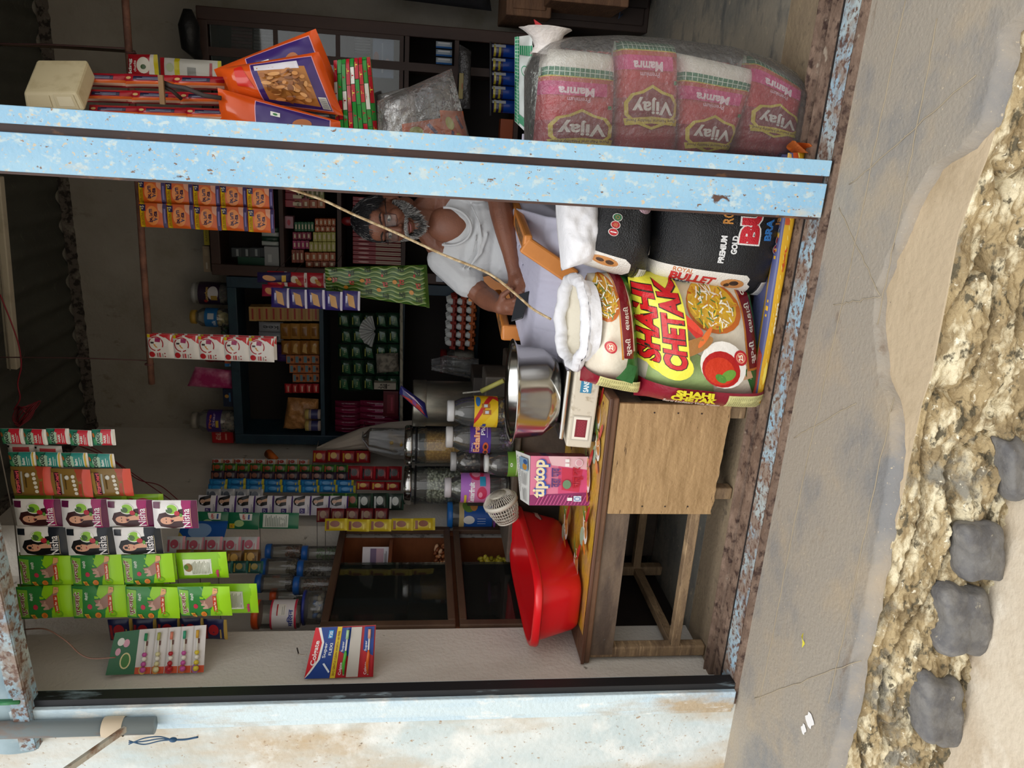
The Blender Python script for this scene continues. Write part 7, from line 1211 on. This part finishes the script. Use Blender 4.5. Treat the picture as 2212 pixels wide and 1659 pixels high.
# jars on the display case
blue = M('1f62b8', .4)
def casejar(label, px_b, px_t, pyc, pyh, lid, cont, z0, dx=.10, lidh=.16, grp='blue lidded jars on the display case', up=False, cols_=None):
    p = at(px_b, pyc, x=XW-dx); c = V((p.x, p.y, z0)); R = Rpx(pyh, c, pyc)*.98; c.x = min(max(c.x, XW-.26+R), XW+.0); H = (px_b-px_t)*((c-CAM).dot(_fw))/F_PX; t = thing('snack_jar', label, 'jar', c, grp)
    b = MB(); b.lathe([(.001, .002), (R*.97, .002), (R, .012), (R, H*(1-lidh)), (R*.95, H*(1-lidh*.8))], clear('a8a49c', .18, .15), c, 30, cap=False); b.build('jar_body', t)
    b = MB(); b.lathe([(.001, H*(1-lidh)), (R*1.04, H*(1-lidh)), (R*1.05, H*.97), (R*.98, H), (.001, H)], lid, c, 30); b.build('jar_lid', t)
    if cols_: heap('snack_pieces', 'pieces inside the '+label, c, R*.9, z0, z0+H*cont, cols_, 60, R*.2, 5, None, 'snack')
    elif cont: fill('snack_fill', 'fine mix inside the '+label, c, R*.92, 0, H*cont, M('8a8468', .8, bump=(120, 1)), 'snack')
    return H
zc = zt1+.001; J = [(1163, 18, 'nearest the back'), (1196, 17, 'second from the back'), (1230, 20, 'third from the back'), (1264, 19, 'fourth from the back')]
cont = [(.45, ['8a7a5a', '9a8a68']), (.6, ['6a8a5a', '7a9a68']), (.85, ['3a2f28', '4a3c32']), (.75, ['7a5238', '6a4630'])]; contu = [(.55, ['c0a884', 'b09872']), (.45, ['8a5a44', '7a4c38']), (.3, ['6a6048', '7a7054']), (.2, ['3a3430'])]
for i, (pyc, pyh, w_) in enumerate(J):
    px = 727-i*3; H = casejar('blue lidded jar of the lower row, '+w_, px, px-76-i*2, pyc, pyh, blue, cont[i][0], zc, cols_=cont[i][1])
    casejar('blue lidded jar of the upper row, '+w_, px-74, px-148-i*2, pyc-(4 if i else 1), pyh, blue, contu[i][0], zc+H+.001, cols_=contu[i][1])
ora = M('c9501c', .4); t = None
H = casejar('wide tub of small packs with dark blue rim beside the toothbrush card', 712, 662, 1312, 36, M('26348a', .4), .5, zc, dx=.07, lidh=.12, grp=None, cols_=['8a8c90', '2a2c34', '3a6aa8', 'a8a08c'])
casejar('orange lidded jar with white and red label behind the toothbrush card', 664, 565, 1326, 30, ora, .0, zc+H+.001, dx=.06, lidh=.14, grp=None)
c = at(640, 1326, x=XW-.06); 
casejar('orange lidded jar with dark green stick, behind the labelled one', 664, 580, 1288, 17, ora, .4, zc+H+.001, dx=.16, lidh=.16, grp=None, cols_=['1f3a24', '3a4a34'])
p = at(664, 1326, x=XW-.06); c = V((min(max(p.x, XW-.26+.06), XW), p.y, zc+H)); R = Rpx(30, c, 1326); a = facing(c); s = Cyl(c, R*1.02, .012, .115, a-1.5, a+1.5, 30, 20); b = MB(); b.grid(lambda u, v: s(u, v), 24, 2, M('d9d4d6', .4)); b.grid(lambda u, v: s(1-u, v, -.0008), 24, 2, M('d9d4d6', .4)); art(b, s, [('r', 0, 0, 30, 1.6, 'c02a44'), ('r', 0, 18.6, 30, 20, 'c02a44'), ('r', 14, 8, 22, 15, 'e0dcd4'), ('r', 14, 14, 22, 15, 'b01c26'), ('r', 14.6, 9, 21, 9.4, '8a8884'), ('r', 14.6, 10.4, 20, 10.8, '8a8884'), ('t', '\u092e\u093f\u0932\u0928', 12, 4.6, 12, 4.4, 0, '2a3a8a', .03)], 24, 2, h0=.001); o = b.build('paper_label'); tag(o, 'white and red printed label wrapped round the orange lidded jar', 'label')
# ================================================================ ceiling and wires
t = thing('tube_light_batten', 'long white painted tube light batten hanging below the roof sheets', 'light fitting', at(20, 600, y=1.2)); p0, p1 = at(30, 795, y=1.15), at(-8, 380, y=1.1); b = MB(); b.beam(p0, p1, .035, .04, M('b9b09c', .6, var=(12, .5, .7), hue2='a0967f')); b.build('batten_body', t, .004)
b = MB(); b.tube([p0+V((0, -.03, .0)), p1+V((0, -.03, .0))], .003, M('8a8272', .6), 6); b.build('edge_strip', t)
for q in (.2, .8): p = p0.lerp(p1, q); b = MB(); b.tube([p, V((p.x, p.y, ZC))], .003, M('4a4440', .6), 6); b.build('hanger_wire', t)
def wire(name, label, P, rad, c_, y=None):
    pts = [at(a, b_, y=yy) for a, b_, yy in P]; sm = []
    for i in range(len(pts)-1):
        for k in range(6): sm.append(pts[i].lerp(pts[i+1], k/6))
    sm.append(pts[-1])
    for _ in range(5): sm = [sm[0]]+[(sm[i-1]+sm[i]*2+sm[i+1])/4 for i in range(1, len(sm)-1)]+[sm[-1]]
    b = MB(); b.tube(sm, rad, M(c_, .5), 6); return tag(b.build(name), label, 'wire')
wire('electric_wire', 'red twin wire looping over the end of the white batten', [(0, 636, 1.0), (22, 690, 1.0), (40, 740, 1.0), (48, 790, 1.0), (36, 830, 1.0), (46, 860, 1.0), (30, 885, 1.0)], .0028, '8a1c2c')
b = MB()
for k in range(7):
    c = at(46, 896, y=1.0); b.tube([c+V(((.035+.004*k)*cos(q+k), .02*sin(q*2+k), (.03+.003*k)*sin(q+k*.7)-.004*k)) for q in [i*pi/10 for i in range(21)]], .0026, M('7a1826', .5), 6)
tag(b.build('wire_coil'), 'coiled red electric wire hanging above the balm sachets', 'wire')
wire('electric_wire', 'thin red wire running from the balm sachets to the side wall', [(150, 955, .8), (210, 978, .9), (252, 1000, 1.0), (300, 1040, 1.1), (345, 1045, 1.2), (390, 1085, 1.25)], .0022, '6a1822')
wire('electric_wire', 'second thin red wire hanging below the first one near the side wall', [(170, 950, .8), (240, 990, .9), (300, 1032, 1.0), (372, 1082, 1.15)], .0022, '6a1822')
wire('rope', 'dark twisted rope hanging under the roof beside the post', [(0, 96, 1.6), (100, 100, 1.6), (200, 106, 1.5), (290, 112, 1.2)], .006, '4a3c30')
wire('brown_string', 'brown string tied to a nail above the children toothbrush card', [(50, 1360, .10), (100, 1356, .08), (145, 1385, .06), (170, 1412, .06), (195, 1424, .05), (250, 1420, .06)], .0022, '6a4a3c')
b = MB(); q = at(645, 1413, x=XW+.01); b.tube([q, q+V((.03, -.004, .004))], .0025, M('3a3430', .5, .6), 6); tag(b.build('wall_nail'), 'bent nail in the side wall just above the red and blue card', 'nail')
wire('tie_string', 'twisted string on the nail above the red and blue card', [(645, 1412, .09), (652, 1416, .09), (662, 1414, .08)], .0016, '8a8074')
# electrical items on the outer pillar
zz = at(340, 1570, y=-.05).z
b = MB(); b.tube([V((-.085, .19, 1.5)), V((-.082, .195, 2.2)), V((-.085, .19, ZC))], .004, M('4a4038', .7), 6); tag(b.build('rope'), 'cord behind the blue post from which the snack bags hang', 'cord')
t = thing('steel_pipe', 'painted steel pipe fixed vertically on the outer wall beside the opening', 'pipe', (-2.05, -.06, zz)); b = MB(); xq = at(200, 1572, y=-.07).x; b.tube([V((xq, -.068, zz)), V((xq, -.068, 3.2))], .026, M('7d8a90', .5, var=(10, .5, .65), hue2='8c7264', stretch=(1, 1, .4)), 18); b.build('pipe_tube', t)
b = MB(); b.lathe([(.03, zz+.09), (.031, zz+.1), (.031, zz+.14), (.03, zz+.15)], M('c9b9a0', .6), (xq, -.068, 0), 18, cap=False); b.build('pipe_collar', t)
t = thing('steel_stay', 'thin whitish steel stay running diagonally out from the pipe', 'stay', at(200, 1620, y=-.1)); b = MB(); b.beam(at(270, 1575, y=-.09), at(120, 1680, y=-.30), .018, .012, M('b9b4a8', .5, var=(20, .5, .65), hue2='8a6a54')); b.build('stay_bar', t)
for k in range(3): wire('nylon_string', ('upper strand of blue nylon string below the steel pipe', 'middle strand of blue nylon string below the steel pipe', 'lower strand of blue nylon string below the steel pipe')[k], [(278, 1608-k*4, -.10), (310, 1594+k*8, -.10), (345, 1590+k*5, -.10), (372, 1598, -.10)], .0018, '1f4a6e')
wire('nylon_string', 'short loose end of blue nylon string below its knot', [(370, 1598, -.10), (400, 1598, -.10), (428, 1592, -.10)], .003, '1f4a6e')
b = MB(); b.ball(at(374, 1598, y=-.1), .008, M('1f4a6e', .6), 8, (1, 1, 1.5)); tag(b.build('string_knot'), 'knot in the blue nylon string on the outer wall', 'knot')
b = MB(); b.box(at(20, 1520, y=-.1), at(-10, 1514, y=-.08), M('2f7a4a', .5)); b.tube([at(-5, 1519, y=-.1), at(42, 1517, y=-.1)], .006, M('2f7a4a', .5), 8); tag(b.build('green_cord'), 'short green cord end beside the head beam', 'cord')
# ================================================================ on the ground
sm_ = layers('dressed_stone', '706e6b', [('85827e', 5, .45, .62, (1, 1, 1)), ('5c5b5c', 9, .5, .62, (1, 1, 1)), ('b0a894', 30, .68, .72, (1, 1, 1))], .7, (35, .7))
for i, (cx_, cy_, rx, ry, lb) in enumerate(((2112, 1190, 48, 62, 'grey building stone in the broken plinth, nearest the middle of the step'), (2068, 1335, 52, 72, 'largest grey building stone, second along the broken plinth'), (2022, 1528, 46, 70, 'grey squarish building stone at the left end of the plinth'), (2178, 1010, 26, 60, 'narrow grey building stone half sunk in the mortar'))):
    yb_ = poly_interp(BAND, at(cx_, cy_, z=-.2).x)-.035; c = at(cx_, cy_, y=yb_); e1 = at(cx_, cy_+ry, y=yb_)-c; e2 = at(cx_+rx, cy_, y=yb_)-c; b = MB()
    def st(u, v):
        th, ph = 2*pi*u, pi*(v-.5); n = 7.0; x, y = cos(th), sin(th); q = (abs(x)**n+abs(y)**n)**(-1/n); w_ = max(0, cos(ph))**.3 if 0 < v < 1 else 0; q *= 1+.16*noise.noise(V((cos(th)*1.3+i*5, sin(th)*1.3, ph*.6))); p = c+e1*x*q*w_+e2*y*q*w_+V((0, -.045*sin(ph), 0)); f = noise.noise(p*14+V((i*9, 0, 0)))+.5*noise.noise(p*33)
        return p+(p-c).normalized()*(.012*f+.010*noise.noise(p*6)) if 0 < v < 1 else p
    b.grid(st, 40, 18, sm_, closeu=True); tag(b.build('building_stone', weld=False), lb, 'stone', 'grey stones of the plinth')
b = MB(); p0, p1 = at(1738, 1370, z=-.011), at(1736, 1396, z=-.011); b.grid(lambda u, v: p0.lerp(p1, v)+V(((u-.5)*.012, 0, .004+.006*sin(v*5)*u)), 4, 10, M('c9c02c', .5)); tag(b.build('yellow_wrapper'), 'tiny yellow wrapper strip lying on the paving slab', 'wrapper')
b = MB()
for (x, y, a, c_) in ((1750, 1556, .022, .010), (1737, 1575, .016, .006)): p = at(x, y, z=-.013); b.grid(lambda u, v: p+V((a*v*cos(2*pi*u), c_*2*v*sin(2*pi*u)*(1+.3*sin(u*25)), .0018)), 20, 2, M('e2e0de', .8), closeu=True)
tag(b.build('paint_splash'), 'white splashes on the paving slab near the left wall', 'splash')
